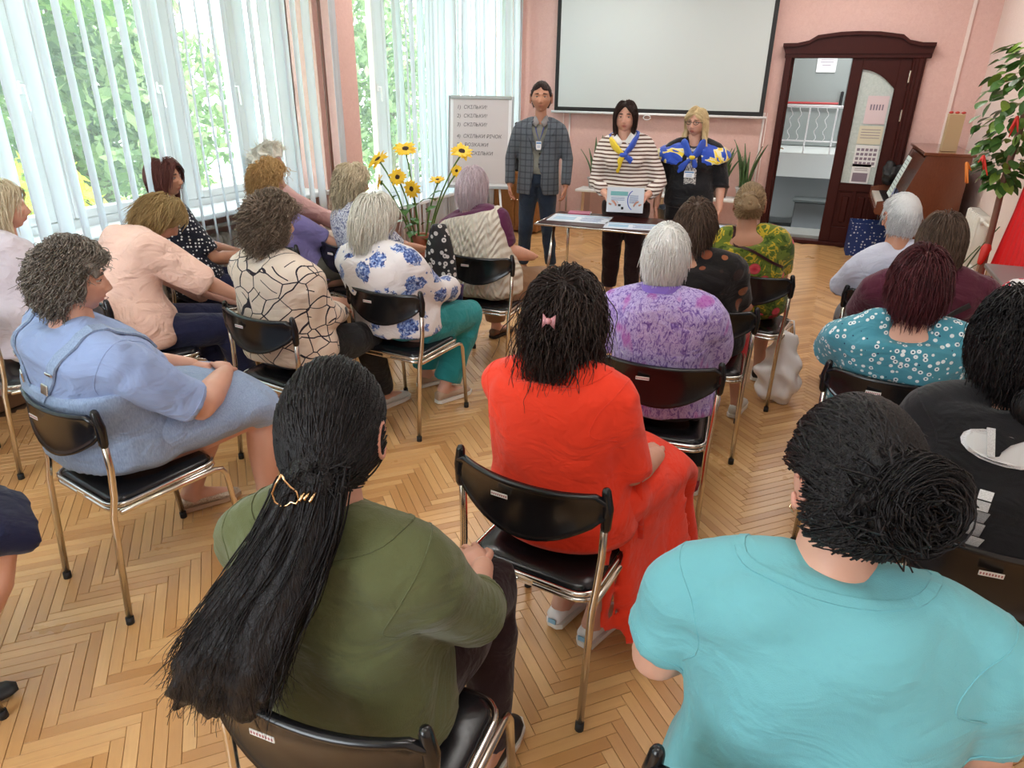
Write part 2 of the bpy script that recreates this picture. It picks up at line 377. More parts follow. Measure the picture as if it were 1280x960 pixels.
# what stands outside: lawn, trees and bushes
t = NT('lawn', .9); t.base(t.mix(t.noise(3, 5), (0.12, 0.26, 0.05), (0.34, 0.48, 0.12))); LAWN = t.m
m = MB().box(-14, 4, -1.03, 18, 26, .06); struct('ground_outside', m, LAWN)
def leaf_mat(name, a, b):
    t = NT(name, .55); r = t.n('Attribute', attribute_name='rnd').outputs['Fac']; t.base(t.mix(r, a, b))
    tr = t.n('BsdfTranslucent'); t.t.links.new(t.mix(r, [x * 1.2 for x in a], [min(1, x * 1.3) for x in b]), tr.inputs[0])
    ms = t.n('MixShader'); ms.inputs[0].default_value = .45; t.t.links.new(t.b.outputs[0], ms.inputs[1]); t.t.links.new(tr.outputs[0], ms.inputs[2])
    t.t.links.new(ms.outputs[0], t.t.nodes['Material Output'].inputs[0]); return t.m
LEAF_A = leaf_mat('tree_leaf', (0.05, 0.13, 0.02), (0.24, 0.36, 0.09)); LEAF_B = leaf_mat('tree_leaf_grey', (0.08, 0.15, 0.05), (0.32, 0.40, 0.19)); LEAF_C = leaf_mat('bush_leaf', (0.30, 0.42, 0.03), (0.75, 0.74, 0.10))
BARK = simple('bark', (0.13, 0.10, 0.06), .9, bump=(14, .8, .03), var=.3)
def leaves(clusters, n, size, seed):
    rg = np.random.RandomState(seed); c = np.array([q[:3] for q in clusters]); r = np.array([q[3] for q in clusters])
    k = rg.choice(len(c), n, p=(r ** 2) / (r ** 2).sum()); d = rg.normal(size=(n, 3)); d /= np.linalg.norm(d, axis=1)[:, None]
    p = c[k] + d * (r[k] * (0.55 + .5 * rg.rand(n)))[:, None]
    a = rg.normal(size=(n, 3)); a /= np.linalg.norm(a, axis=1)[:, None]; b = np.cross(a, rg.normal(size=(n, 3))); b /= np.linalg.norm(b, axis=1)[:, None]
    s = (size * (.6 + .8 * rg.rand(n)))[:, None]
    V = np.stack([p - a * s, p + b * s * .45, p + a * s, p - b * s * .45], 1).reshape(-1, 3)
    return V.tolist(), [(4 * i, 4 * i + 1, 4 * i + 2, 4 * i + 3) for i in range(n)], np.repeat(rg.rand(n), 4)
def tree(name, label, x, y, h, trunk_r, crown, n, size, mat, seed, cat='tree', group=None, lo=.2):
    t = thing(name, label, cat, (x, y, -1.0), 0, group); rg = random.Random(seed)
    tr = MB(); tr.tube([(0, 0, 0), (.05, .05, h * .3), (-.05, .1, h * .6), (0, 0, h * .9)], [trunk_r, trunk_r * .85, trunk_r * .6, trunk_r * .2], 10)
    cl = []
    for i in range(16):
        z = h * rg.uniform(lo, 1); a = rg.uniform(0, 2 * PI); rr = crown * rg.uniform(.2, .8)
        p = (rr * math.cos(a), rr * math.sin(a), z); cl.append(p + (crown * rg.uniform(.3, .5),))
        if i < 9: tr.tube([(0, 0, z * .75), (p[0] * .5, p[1] * .5, z * .9), p], [trunk_r * .3, trunk_r * .2, trunk_r * .06], 6)
    tr.obj('trunk', BARK, t, True)
    V, F, R_ = leaves(cl, n, size, seed); o = new_obj('foliage', V, F, mat, t, rnd=R_); o['kind'] = 'stuff'
tree('broadleaf_tree', 'tall tree with a thick dark trunk outside the left window', -8.2, 4.6, 7.0, .24, 1.9, 9000, .10, LEAF_A, 3, lo=.42)
tree('conifer_tree', 'dense grey green tree outside, behind the tilted window sash', -10.0, 7.3, 8.0, .25, 2.2, 15000, .10, LEAF_B, 5, lo=.12)
tree('birch_tree', 'pale leafy tree outside, seen behind the row of closed blinds', -8.6, 13.2, 7.0, .16, 2.1, 8000, .10, LEAF_B, 8, lo=.15)
tree('linden_tree', 'broad dark green tree far outside behind the others', -13.5, 6.5, 9.0, .3, 4.2, 16000, .16, LEAF_A, 12, lo=.1)
tree('elm_tree', 'second dark green tree far outside toward the back of the garden', -13.5, -1.5, 9.0, .3, 4.2, 16000, .16, LEAF_B, 13, lo=.1)
tree('maple_tree', 'bright green tree outside at the left edge of the window', -8.8, .6, 7.0, .2, 2.0, 9000, .10, LEAF_A, 9, lo=.2)
tree('hazel_bush', 'yellow green bush low outside, right of the thick dark trunk', -6.6, 4.6, 1.9, .04, .8, 2500, .07, LEAF_C, 6, 'bush', lo=.25)
tree('garden_bush', 'small yellow green bush low outside at the far left', -6.8, 2.9, 1.7, .04, .7, 2200, .07, LEAF_C, 7, 'bush', lo=.25)

# vertical blinds: every slat its own piece
t = NT('blind_fabric', .8); ln = t.noise(60, 3, t.coord((1, 1, .02)))
t.base(t.mix(ln, (0.86, 0.88, 0.90), (0.94, 0.95, 0.96))); tr = t.n('BsdfTranslucent'); tr.inputs[0].default_value = (0.85, 0.90, 0.95, 1)
ms = t.n('MixShader'); ms.inputs[0].default_value = .62; t.t.links.new(t.b.outputs[0], ms.inputs[1]); t.t.links.new(tr.outputs[0], ms.inputs[2]); t.t.links.new(ms.outputs[0], t.t.nodes['Material Output'].inputs[0])
BLIND = t.m
def blind(label, X, y0, y1, sp, z0, z1, ang, jit, seed, group):
    root = thing('vertical_blind', label, 'blinds', (X, (y0 + y1) / 2, 0), 0, None); rg = random.Random(seed)
    MB().bev(0, 0, z1 + .03, .05, y1 - y0 + .1, .05, .005).obj('head_rail', WHITE, root)
    mesh = None; n = int((y1 - y0) / sp)
    for i in range(n):
        y = y0 + (i + .5) * sp - (y0 + y1) / 2
        if mesh is None or i % 4 == 0:
            m = MB(); bow = rg.uniform(.006, .016); sw = rg.uniform(-.02, .02); R_ = []
            for k in range(9):
                z = z1 - (z1 - z0) * k / 8; s = math.sin(k / 8 * PI) * sw
                R_.append([(bow * (1 - (2 * q / 6 - 1) ** 2) + s, .0635 * (2 * q / 6 - 1), z) for q in range(7)] + [(bow * (1 - (2 * q / 6 - 1) ** 2) + s - .0012, .0635 * (2 * q / 6 - 1), z) for q in range(6, -1, -1)])
            m.loft(R_); mesh = m.obj('slat', BLIND, root, True); o = mesh
            MB().bev(0, 0, z0 + .01, .006, .115, .03, .002).obj('slat_weight', WHITE, o)
        else: o = copy_tree(mesh, root)
        a = ang(y + (y0 + y1) / 2) + rg.gauss(0, jit); o.location = (0, y, 0); o.rotation_euler = (rg.gauss(0, .006), 0, a)
    return root
blind('white vertical blinds with open slats across the wide left window', -3.76, -2.6, 4.86, .118, .55, 3.18, lambda y: math.radians(32 if y < 3.5 else (38 if y < 4.0 else 14)), .14, 1, 'a')
blind('closed white floor length vertical blinds behind the sunflowers', -3.84, 6.05, 9.28, .094, .08, 3.18, lambda y: math.radians(24 if y > 6.5 else 40), .34, 2, 'b')
o = MB(); o.loft([[(-3.70 + .012 * math.sin(q * 1.7), 4.97 + .009 * q, z) for q in range(9)] + [(-3.702 + .012 * math.sin(q * 1.7), 4.97 + .009 * q, z) for q in range(8, -1, -1)] for z in (.1, 1.2, 2.2, 3.2)])
tag(o.obj('curtain', BLIND, None, True), 'narrow white curtain strip hanging against the pink pillar', 'curtain')
tag(MB().tube([(-3.76, 4.93, 3.3), (-3.76, 4.93, 1.5), (-3.76, 4.93, .1)], .014, 10).obj('heating_pipe', simple('brown_pipe', (.16, .07, .05), .4), None, True), 'thin dark brown vertical pipe beside the pink pillar', 'pipe')

# radiators
def radiator(label, x, y, z0, z1, n, along=1, mat=None):
    r = thing('radiator', label, 'radiator', (x, y, 0)); mat = mat or simple('radiator_enamel', (.78, .75, .68), .35)
    for i in range(n):
        p = (i - (n - 1) / 2) * .08; s = MB()
        s.bev(0, p, (z0 + z1) / 2, .10, .028, z1 - z0, .012)
        for dx in (-.035, .035): s.tube([(dx, p, z0 + .02), (dx, p, z1 - .02)], .017, 8, rounded=True)
        for z in (z0 + .05, z1 - .05): s.tube([(0, p - .04, z), (0, p + .04, z)], .03, 10)
        s.obj('radiator_section', mat, r, True)
    for z in (z0 + .05, z1 - .05): MB().tube([(0, -n * .04, z), (0, -n * .04 - .25, z)], .013, 8).obj('radiator_pipe', mat, r, True)
radiator('cream ribbed radiator under the wide left window', -3.98, 3.75, .18, .74, 22)
radiator('cream ribbed radiator under the window by the far left edge', -3.98, 1.2, .18, .74, 20)
radiator('cream ribbed radiator on the right wall beside the piano', 1.36, 7.35, .30, .80, 7)
tag(MB().tube([(-3.95, 1.6, .80), (-3.95, 4.9, .80)], .016, 8).obj('heating_pipe', MATS['radiator_enamel'], None, True), 'cream horizontal heating pipe above the left radiators', 'pipe')

# projection screen
scr = thing('projection_screen', 'large white pull-down projection screen with a black border on the pink wall', 'screen', (-2.07, BY - .12, 0))
m = MB().box(0, 0, 2.38, 2.66, .004, 1.80); m.obj('screen_fabric', simple('screen_white', (.60, .645, .64), .7), scr)
m = MB(); m.box(0, -.003, 1.482, 2.66, .004, .05); m.box(-1.305, -.003, 2.38, .05, .004, 1.75); m.box(1.305, -.003, 2.38, .05, .004, 1.75); m.obj('screen_border', BLACKM, scr)
MB().tube([(-1.37, 0, 1.445), (1.37, 0, 1.445)], .016, 10).obj('bottom_bar', WHITE, scr, True)
MB().bev(0, .03, 3.29, 2.8, .09, .10, .01).obj('screen_case', WHITE, scr)
m = MB(); m.tube([(-.07 + .045 * math.cos(a), -.01, 1.405 + .028 * math.sin(a)) for a in [k * PI / 10 for k in range(21)]], .005, 6); m.obj('pull_loop', WHITE, scr, True)
for x, w in ((-3.30, .007), (-3.21, .012), (-.735, .014), (-.70, .006)):
    tag(MB().tube([(x, BY - .02, 1.5), (x, BY - .02, .1)], w, 8).obj('wall_pipe', PINK2 if w < .01 else simple('pipe_pale', (.75, .66, .62), .4), None, True), 'thin pale pipe on the pink wall ' + {-3.30: 'behind the man in the checked jacket', -3.21: 'just right of the man in the checked jacket', -.735: 'below the right end of the projection screen', -.70: 'nearest the doorway'}[x], 'pipe')

# door with carved head, one leaf shut, one leaf open outwards
m = MB(); Yf = BY - .03
m.bev(-.555, Yf, 1.05, .07, .10, 2.10); m.bev(.79, Yf, 1.05, .13, .10, 2.10, .008); m.bev(.81, Yf - .03, 1.05, .05, .08, 2.10, .01); m.bev(.745, Yf - .045, 1.05, .025, .03, 2.08, .006); m.bev(.15, Yf, 2.12, 1.50, .10, .05)
m.bev(.15, Yf, .022, 1.40, .14, .044)
door = tag(m.obj('door_1', DOORW), kind='structure')
pk = MB(); top = [(-.78, 2.235), (-.60, 2.237), (-.46, 2.262), (-.28, 2.315), (-.05, 2.345), (.148, 2.352), (.35, 2.345), (.58, 2.315), (.75, 2.262), (.90, 2.237), (1.06, 2.235)]
top = [(x if abs(x - .14) < .6 else .14 + (x - .14) * .84, z) for x, z in top]
pk.prism([(-.60, 2.14)] + [(x, z - .02) for x, z in top] + [(.90, 2.14)], 1, Yf - .07, Yf + .05)
pk.prism([(-.575, 2.10)] + [(-.60, 2.15), (.905, 2.15), (.88, 2.10)], 1, Yf - .055, Yf + .05)
for a, b in zip(top[:-1], top[1:]): pk.prism([(a[0], a[1] - .025), (b[0], b[1] - .025), (b[0], b[1] + .012), (a[0], a[1] + .012)], 1, Yf - .10, Yf + .05)
pk.obj('door_pediment', DOORW, door)
OPAL = NT('frosted_glass', .35); OPAL.base(OPAL.mix(OPAL.vor(46).outputs['Distance'], (.60, .66, .63), (.48, .56, .53))).bump(OPAL.vor(46).outputs['Distance'], .5, .004); OPAL = OPAL.m
def leaf(parent, w):
    """door leaf in its own frame: x 0..w, z 0..2.05, arched glass above two raised panels"""
    z0, H_ = .0, 2.05; g0, g1 = .70, 1.94; a, b = .115, w - .115
    L_ = thing('door_leaf', None, None); L_.parent = parent
    s = MB(); s.bev(a / 2, 0, H_ / 2, a, .045, H_); s.bev((b + w) / 2, 0, H_ / 2, w - b, .045, H_); s.bev((a + b) / 2, 0, .09, b - a, .045, .18); s.bev((a + b) / 2, 0, g0 - .045, b - a, .045, .09)
    arch = [(a, g1)] + [(a + (b - a) * k / 12, g1 - .20 * (k / 12) ** 2.0) for k in range(13)]
    s.prism([(a, H_)] + arch[1:] + [(b, H_)], 1, -.0225, .0225); s.obj('door_stile', DOORW, L_)
    MB().prism([(a, g0)] + arch[1:] + [(b, g0)], 1, -.004, .004).obj('glass_pane', OPAL, L_)
    gg = MB(); P_ = [(a, g0)] + arch[1:] + [(b, g0), (a, g0)]; gg.tube([(x, -.026, z) for x, z in P_], .007, 6); gg.obj('glazing_bead', DOORW, L_)
    mid = (a + b) / 2
    for c in ((a + mid) / 2 + .005, (mid + b) / 2 - .005):
        pw = (b - a) / 2 - .035; q = MB(); q.bev(c, 0, .395, pw, .02, .40); q.bev(c, -.008, .395, pw - .07, .03, .32, .014); q.obj('raised_panel', DOORW, L_)
    MB().box(mid, .0, .395, b - a, .010, .46).obj('panel_board', DOORW, L_)
    MB().bev(mid, 0, .395, .045, .045, .44).obj('centre_stile', DOORW, L_)
    return L_
lf = leaf(door, .60); lf.location = (.125, Yf, .045)
hg = MB(); [hg.tube([(.725, Yf - .05, z), (.725, Yf - .05, z + .12)], .010, 8) for z in (1.85, 1.45, .35)]; hg.obj('hinge', BRASSY, door)
lf2 = leaf(door, .60); lf2.location = (-.515, Yf + .03, .045); lf2.rotation_euler = (0, 0, math.radians(97))
h = MB(); h.bev(.54, -.03, 1.0, .035, .012, .20, .004); h.tube([(.54, -.03, 1.02), (.54, -.08, 1.02), (.44, -.085, 1.02)], .009, 8); h.obj('door_handle', BRASSY, lf2)
# papers taped behind the glass
PAPER = simple('paper', (.80, .80, .80), .7); PINKP = simple('pink_paper', (.72, .58, .60), .7)
def sheet(label, x, z, w, h_, mat, y=Yf - .012, lines=None, rot=0, cat='notice'):
    t = thing('notice', label, cat, (x, y, z)); MB().box(0, 0, 0, w, .002, h_).obj('sheet', mat, t)
    if lines:
        k = MB()
        for (lx, lz, lw, lh) in lines: k.box(lx, -.002, lz, lw, .001, lh)
        k.obj('print', simple('print_grey', (.25, .20, .25), .8), t)
    return t
rg = random.Random(2)
sheet('pinkish notice with big letters taped high on the door glass', .47, 1.56, .22, .30, PINKP, lines=[(-.06 + .03 * i, .03, .016, .06) for i in range(5)])
sheet('yellowed notice with rows of print in the middle of the door glass', .46, 1.29, .25, .20, simple('yellow_paper', (.70, .65, .50), .7), lines=[(0, .06 - .03 * i, .2, .006) for i in range(4)])
sheet('notice covered with small pictures on the lower door glass', .46, 1.06, .25, .24, PAPER, lines=[(-.09 + .045 * i, .07 - .05 * j, .032, .03) for i in range(5) for j in range(4)])
sheet('pale notice with a dark photo at the foot of the door glass', .44, .86, .20, .22, PAPER, lines=[(0, -.04, .16, .10), (0, .06, .14, .006), (0, .04, .14, .006)])

# stairwell beyond the door
GREYD = simple('stair_grey', (.17, .18, .18), .55); GREYL = simple('stair_grey_light', (.27, .29, .28), .5); GREYK = simple('stair_dark', (.08, .085, .085), .6)
m = MB(); m.box(.2, 12.6, 1.2, 4.2, .1, 4.4); m.box(-1.9, 11.1, 1.2, .1, 3.0, 4.4); m.box(2.2, 11.1, 1.2, .1, 3.0, 4.4); struct('wall_stairwell', m, GREYL)
struct('ceiling_stairwell', MB().box(.15, 11.1, 3.42, 4.4, 3.1, .1), CEIL)  # unseen cover added to keep the sun from burning out the stairwell
struct('floor_stairwell', MB().box(.15, 11.1, -.35, 4.0, 2.9, .1), simple('stair_tile', (.25, .27, .25), .4))
m = MB(); m.box(.15, 11.7, .78, 4.0, 1.6, .32); struct('trim_3', m, simple('slab_white', (.62, .66, .64), .5))
m = MB(); m.box(.15, 11.3, .30, 4.0, .04, .62); struct('trim_4', m, GREYD)
m = MB(); m.bev(0, 9.85, .0, 1.2, .5, .12); struct('trim_5', m, simple('step_marble', (.42, .44, .42), .35))
fd = thing('fire_door', 'grey steel door with a red push bar beyond the railing', 'door', (-.32, 12.35, .95))
MB().bev(0, 0, .95, .95, .05, 1.9).obj('door_panel', simple('steel_grey', (.26, .29, .28), .4), fd)
MB().bev(.56, -.02, .95, .12, .1, 2.0).obj('door_frame', GREYK, fd)
pb = MB(); pb.tube([(-.34, -.09, .62), (.40, -.09, .62)], .016, 8); pb.obj('push_bar', simple('red_paint', (.45, .03, .03), .4), fd)
pb = MB(); pb.bev(-.37, -.06, .68, .04, .10, .22, .01); pb.bev(.43, -.06, .68, .04, .10, .22, .01); pb.obj('bar_bracket', BLACKM, fd)
sheet('white paper sheet taped to the grey steel door', -.18, 2.12, .27, .24, PAPER, 12.31, [(0, .05, .18, .01), (0, .02, .18, .01), (0, -.02, .12, .01)])
rl = thing('stair_railing', 'white metal stair railing with wavy bars beyond the door', 'railing', (-.2, 11.0, .96))
MB().bev(0, 0, .59, 1.6, .04, .035).obj('top_rail', WHITE, rl); MB().bev(0, 0, .14, 1.6, .03, .02).obj('bottom_rail', WHITE, rl)
for i in range(14):
    x = -.76 + .115 * i
    if i % 3 == 0: MB().bev(x, 0, .28, .022, .022, .60).obj('post', WHITE, rl)
    else: MB().tube([(x + .018 * math.sin(k * PI / 2.5), 0, .15 + .42 * k / 14) for k in range(15)], .006, 6).obj('wavy_bar', WHITE, rl, True)
bx = thing('storage_box', 'dark grey box standing in the stairwell below the landing', 'box', (.0, 10.75, -.30)); MB().bev(0, 0, .32, .50, .3, .60, .01).obj('box_body', GREYK, bx); MB().bev(0, 0, .64, .56, .34, .04, .008).obj('box_lid', simple('lid_grey', (.10, .12, .12), .5), bx)
tag(MB().tube([(.20, 10.1, .06), (.24, 10.1, 1.9)], .012, 8).obj('handrail_post', WHITE, None, True), 'slim white upright post just beyond the doorway', 'post')

# ------------------------------------------------------------------ people
def skin_mat(name, c):
    t = NT(name, .48, 0, .35); a = t.n('Attribute', attribute_name='tint').outputs['Fac']
    mott = t.mix(t.noise(14, 4), [x * .90 for x in c], [min(1, x * 1.06) for x in c])
    t.base(t.mix(a, mott, (c[0] * .72, c[1] * .26, c[2] * .28))).bump(t.noise(90, 3), .12, .003)
    t.b.inputs['Subsurface Weight'].default_value = .08; t.b.inputs['Subsurface Radius'].default_value = (.02, .008, .005); t.b.inputs['Subsurface Scale'].default_value = .5
    return t.m
SKIN = skin_mat('skin_fair', (.66, .36, .26)); SKIN_T = skin_mat('skin_tanned', (.50, .245, .155)); SKIN_P = skin_mat('skin_pale', (.72, .44, .35))
def hair_mat(name, dark, light, rough=.42, spec=.5):
    t = NT(name, rough + .08, 0, spec * .5); r = t.n('Attribute', attribute_name='rnd').outputs['Fac']
    t.base(t.mix(t.math('MULTIPLY_ADD', t.noise(10, 3), .5, t.math('MULTIPLY', r, .6)), dark, light)).bump(t.noise(170, 3, t.coord((1, 1, .10)), .6, .5), .9, .006)
    return t.m
EYEW = simple('eye_white', (.75, .73, .70), .2); EYED = simple('eye_iris', (.05, .035, .03), .15)

def rot_ypr(yaw, pitch, roll=0):
    """head turn: yaw left positive (deg), pitch down positive, roll"""
    return Matrix.Rotation(math.radians(yaw), 3, 'Z') @ Matrix.Rotation(math.radians(-pitch), 3, 'X') @ Matrix.Rotation(math.radians(roll), 3, 'Y')

RX, RY, RZ = .076, .094, .108
def head_geo(C, M_, s=1.0, fine=False, male=False, nose=1.0, full=1.0):
    """skull and face; returns MB with tint list (lips, cheeks)"""
    nu, nv = (112, 84) if fine else (56, 42)
    V, T = [], []
    for j in range(nv):
        th = PI * (j + .5) / nv; z = -math.cos(th); r = math.sin(th)
        for i in range(nu):
            a = 2 * PI * i / nu; a2 = a + .42 * math.sin(a + PI / 2 - PI / 2) * 0 ; a2 = a - .45 * math.cos(a) * -1 * .0
            # denser towards the face (a = 90 deg)
            a2 = a + .38 * math.cos(a)
            x, y = r * math.cos(a2), r * math.sin(a2)
            X, Y, Z = x * RX, y * RY, z * RZ
            if z < 0:   # jaw narrows, back of the skull tucks into the neck
                k = -z
                X *= 1 - (.26 if male else .34) / full * k ** 1.7
                if y < 0: Y *= 1 - .55 * k ** 1.3
                else: Y *= 1 + .10 * k - .06 * k ** 3
                if full > 1: X *= 1 + (full - 1) * math.exp(-((k - .6) / .3) ** 2)
            else:
                X *= 1 - .04 * z; Y *= 1.0 + (.04 if y < 0 else -.04) * (1 - abs(z - .4))
            ti = 0.0
            if y > 0:
                fr = min(1, y * 2.0)
                def g(cx, cz, sx, sz): return math.exp(-((X - cx) / sx) ** 2 - ((Z - cz) / sz) ** 2)
                def g2(cx, cz, sx, sz): return g(cx, cz, sx, sz) + g(-cx, cz, sx, sz)
                d = 0
                d += nose * (.015 * g(0, -.030, .011, .013) + .009 * g(0, -.014, .008, .016) + .005 * g(0, .004, .008, .014) + .006 * g2(.011, -.034, .007, .007))
                d -= .0095 * g2(.031, .006, .016, .012); d += .0055 * g2(.027, .026, .022, .008); d += (.003 if male else .0) * g(0, .022, .03, .008)
                d += .005 * g2(.044, -.018, .018, .014)
                d += .0055 * g(0, -.056, .021, .0045) + .0060 * g(0, -.066, .017, .005) - .0035 * g(0, -.061, .022, .0022) - .003 * g(0, -.076, .02, .005)
                d += .007 * g(0, -.092, .018, .011)
                d += .0045 * g2(.031, .006, .013, .009) * .6
                Y += d * fr
                ti = min(1, 1.1 * g(0, -.0565, .020, .0042) + 1.2 * g(0, -.066, .016, .0048)) * fr + .07 * g2(.044, -.026, .02, .02) * fr + .05 * g(0, -.034, .014, .01)
            V.append(Vector((X, Y, Z))); T.append(min(1, ti) * (.4 if male else .85))
    mb = MB(); F = []
    for j in range(nv - 1):
        for i in range(nu): k = (i + 1) % nu; F.append((j * nu + i, j * nu + k, (j + 1) * nu + k, (j + 1) * nu + i))
    F.append(tuple(range(nu - 1, -1, -1))); F.append(tuple(range((nv - 1) * nu, nv * nu)))
    V2 = [C + M_ @ (v * s) for v in V]; mb.add(V2, F)
    for sx in (-1, 1):      # ears
        e = MB(); c0 = Vector((sx * .0745, -.004, -.008)); out = Vector((sx * .35, -.42, 0)).normalized()
        rim = []
        for k in range(13):
            a = math.radians(-60 + 300 * k / 12); yy, zz = -math.cos(a * 1.0 + .5) * 0, 0
            py, pz = -.016 * math.sin(a), .031 * math.cos(a)
            rim.append(c0 + Vector((0, py * 1.0, pz)) + Vector((sx * .012, -.006 * abs(math.sin(a)), 0)))
        e.tube([C + M_ @ (p * s) for p in rim], [.0045 * s] * 13, 6, rounded=True)
        e.ell(C + M_ @ ((c0 + Vector((sx * .006, 0, 0))) * s), (.004 * s, .015 * s, .028 * s), M_ @ Matrix.Rotation(sx * .35, 3, 'Z'), 10, 7)
        e.ell(C + M_ @ ((c0 + Vector((sx * .009, .006, -.029))) * s), (.006 * s, .007 * s, .010 * s), M_, 8, 5)
        mb.add(e.v, e.f); T += [.25] * len(e.v)
    mb.tint = T
    return mb

def face_parts(P, C, M_, s, hm, male=False, brow=None, skin=None):
    L = lambda x, y, z: C + M_ @ (Vector((x, y, z)) * s)
    for sx in (-1, 1):
        e = MB(); e.ell(L(sx * .0305, .0735, .006), .0118 * s, M_, 12, 9)
        eo = e.obj('eye', EYEW, P, True); i = MB(); i.ell(L(sx * .0305, .0820, .0055), (.0058 * s, .0038 * s, .0058 * s), M_, 10, 7); i.obj('iris', EYED, eo, True)
        for dz, h_, yy in ((.0075, .0075, .0745), (-.0065, .0055, .0735)): l = MB(); l.ell(L(sx * .0305, yy, .006 + dz), (.0150 * s, .0122 * s, h_ * s), M_, 12, 7); l.obj('eyelid', skin or SKIN, P, True)
        l = MB(); l.tube([L(sx * (.0305 + .0135 * q), .0862 - .0050 * q * q, .0088 - .0040 * q * q) for q in (-1, -.5, 0, .5, 1)], [.0006 * s, .0012 * s, .0014 * s, .0012 * s, .0008 * s], 6)
        l.obj('eyelashes', simple('lash_brown', (.05, .03, .025), .6), P, True)
        b = MB(); b.tube([L(sx * (.030 + .018 * q), .0925 - .0065 * q * q - .003 * max(0, q), .0255 + .002 * (1 - q * q) - .0015 * q) for q in (-1, -.5, 0, .5, 1)], [.0024 * s, .0040 * s, .0036 * s, .0028 * s, .0014 * s], 6, flat=1)
        b.obj('eyebrow', brow or hm, P, True)
    m = MB(); m.tube([L(.020 * q, .0960 - .010 * q * q, -.0612 - .0015 * q * q) for q in (-1, -.5, 0, .5, 1)], [.0005 * s, .0013 * s, .0015 * s, .0013 * s, .0005 * s], 6); m.obj('mouth_line', simple('mouth_dark', (.22, .06, .05), .6), P, True)

def hand_geo(mb, W, d, nrm, side, s=1.0, curl=.5, spread=.12):
    """palm, four unequal fingers and a thumb leaving the side of the palm. d = along fingers, nrm = palm side"""
    d = d.normalized(); nrm = (nrm - d * nrm.dot(d)).normalized(); r = d.cross(nrm) * side     # r points to the thumb side
    mb.tube([W - d * .012 * s, W + d * .02 * s, W + d * .055 * s, W + d * .085 * s], [(.017 * s, .024 * s), (.017 * s, .032 * s), (.016 * s, .040 * s), (.013 * s, .038 * s)], 10, ref=nrm, rounded=False)
    for k, ln in ((0, .072), (1, .080), (2, .074), (3, .058)):
        o = (1.5 - k) * .0195 * s; p = W + d * (.084 - .004 * abs(k - 1)) * s + r * o; dd = (d + r * (1.5 - k) * spread).normalized(); pts = [p - dd * .015 * s]; c = 0
        for j, fr in enumerate((.45, .30, .25)):
            pts.append(p); c = curl * (j + .6) * .75; p = p + (dd * math.cos(c) + nrm * math.sin(c)) * ln * fr * s
        pts.append(p); mb.tube(pts, [.0092 * s, .0092 * s, .0085 * s, .0078 * s, .0066 * s], 8, rounded=True)
    p = W + d * .022 * s + r * .026 * s; a = (d * .75 + r * .62 + nrm * .25).normalized(); b = (d * .95 + r * .1 + nrm * .4 * (curl + .3)).normalized()
    mb.tube([p - a * .012 * s, p + a * .022 * s, p + a * .042 * s + b * .006 * s, p + a * .045 * s + b * .035 * s], [.012 * s, .0115 * s, .0100 * s, .008 * s], 8, rounded=True)

def bez(a, b, c, t): return a * (1 - t) ** 2 + b * 2 * t * (1 - t) + c * t * t

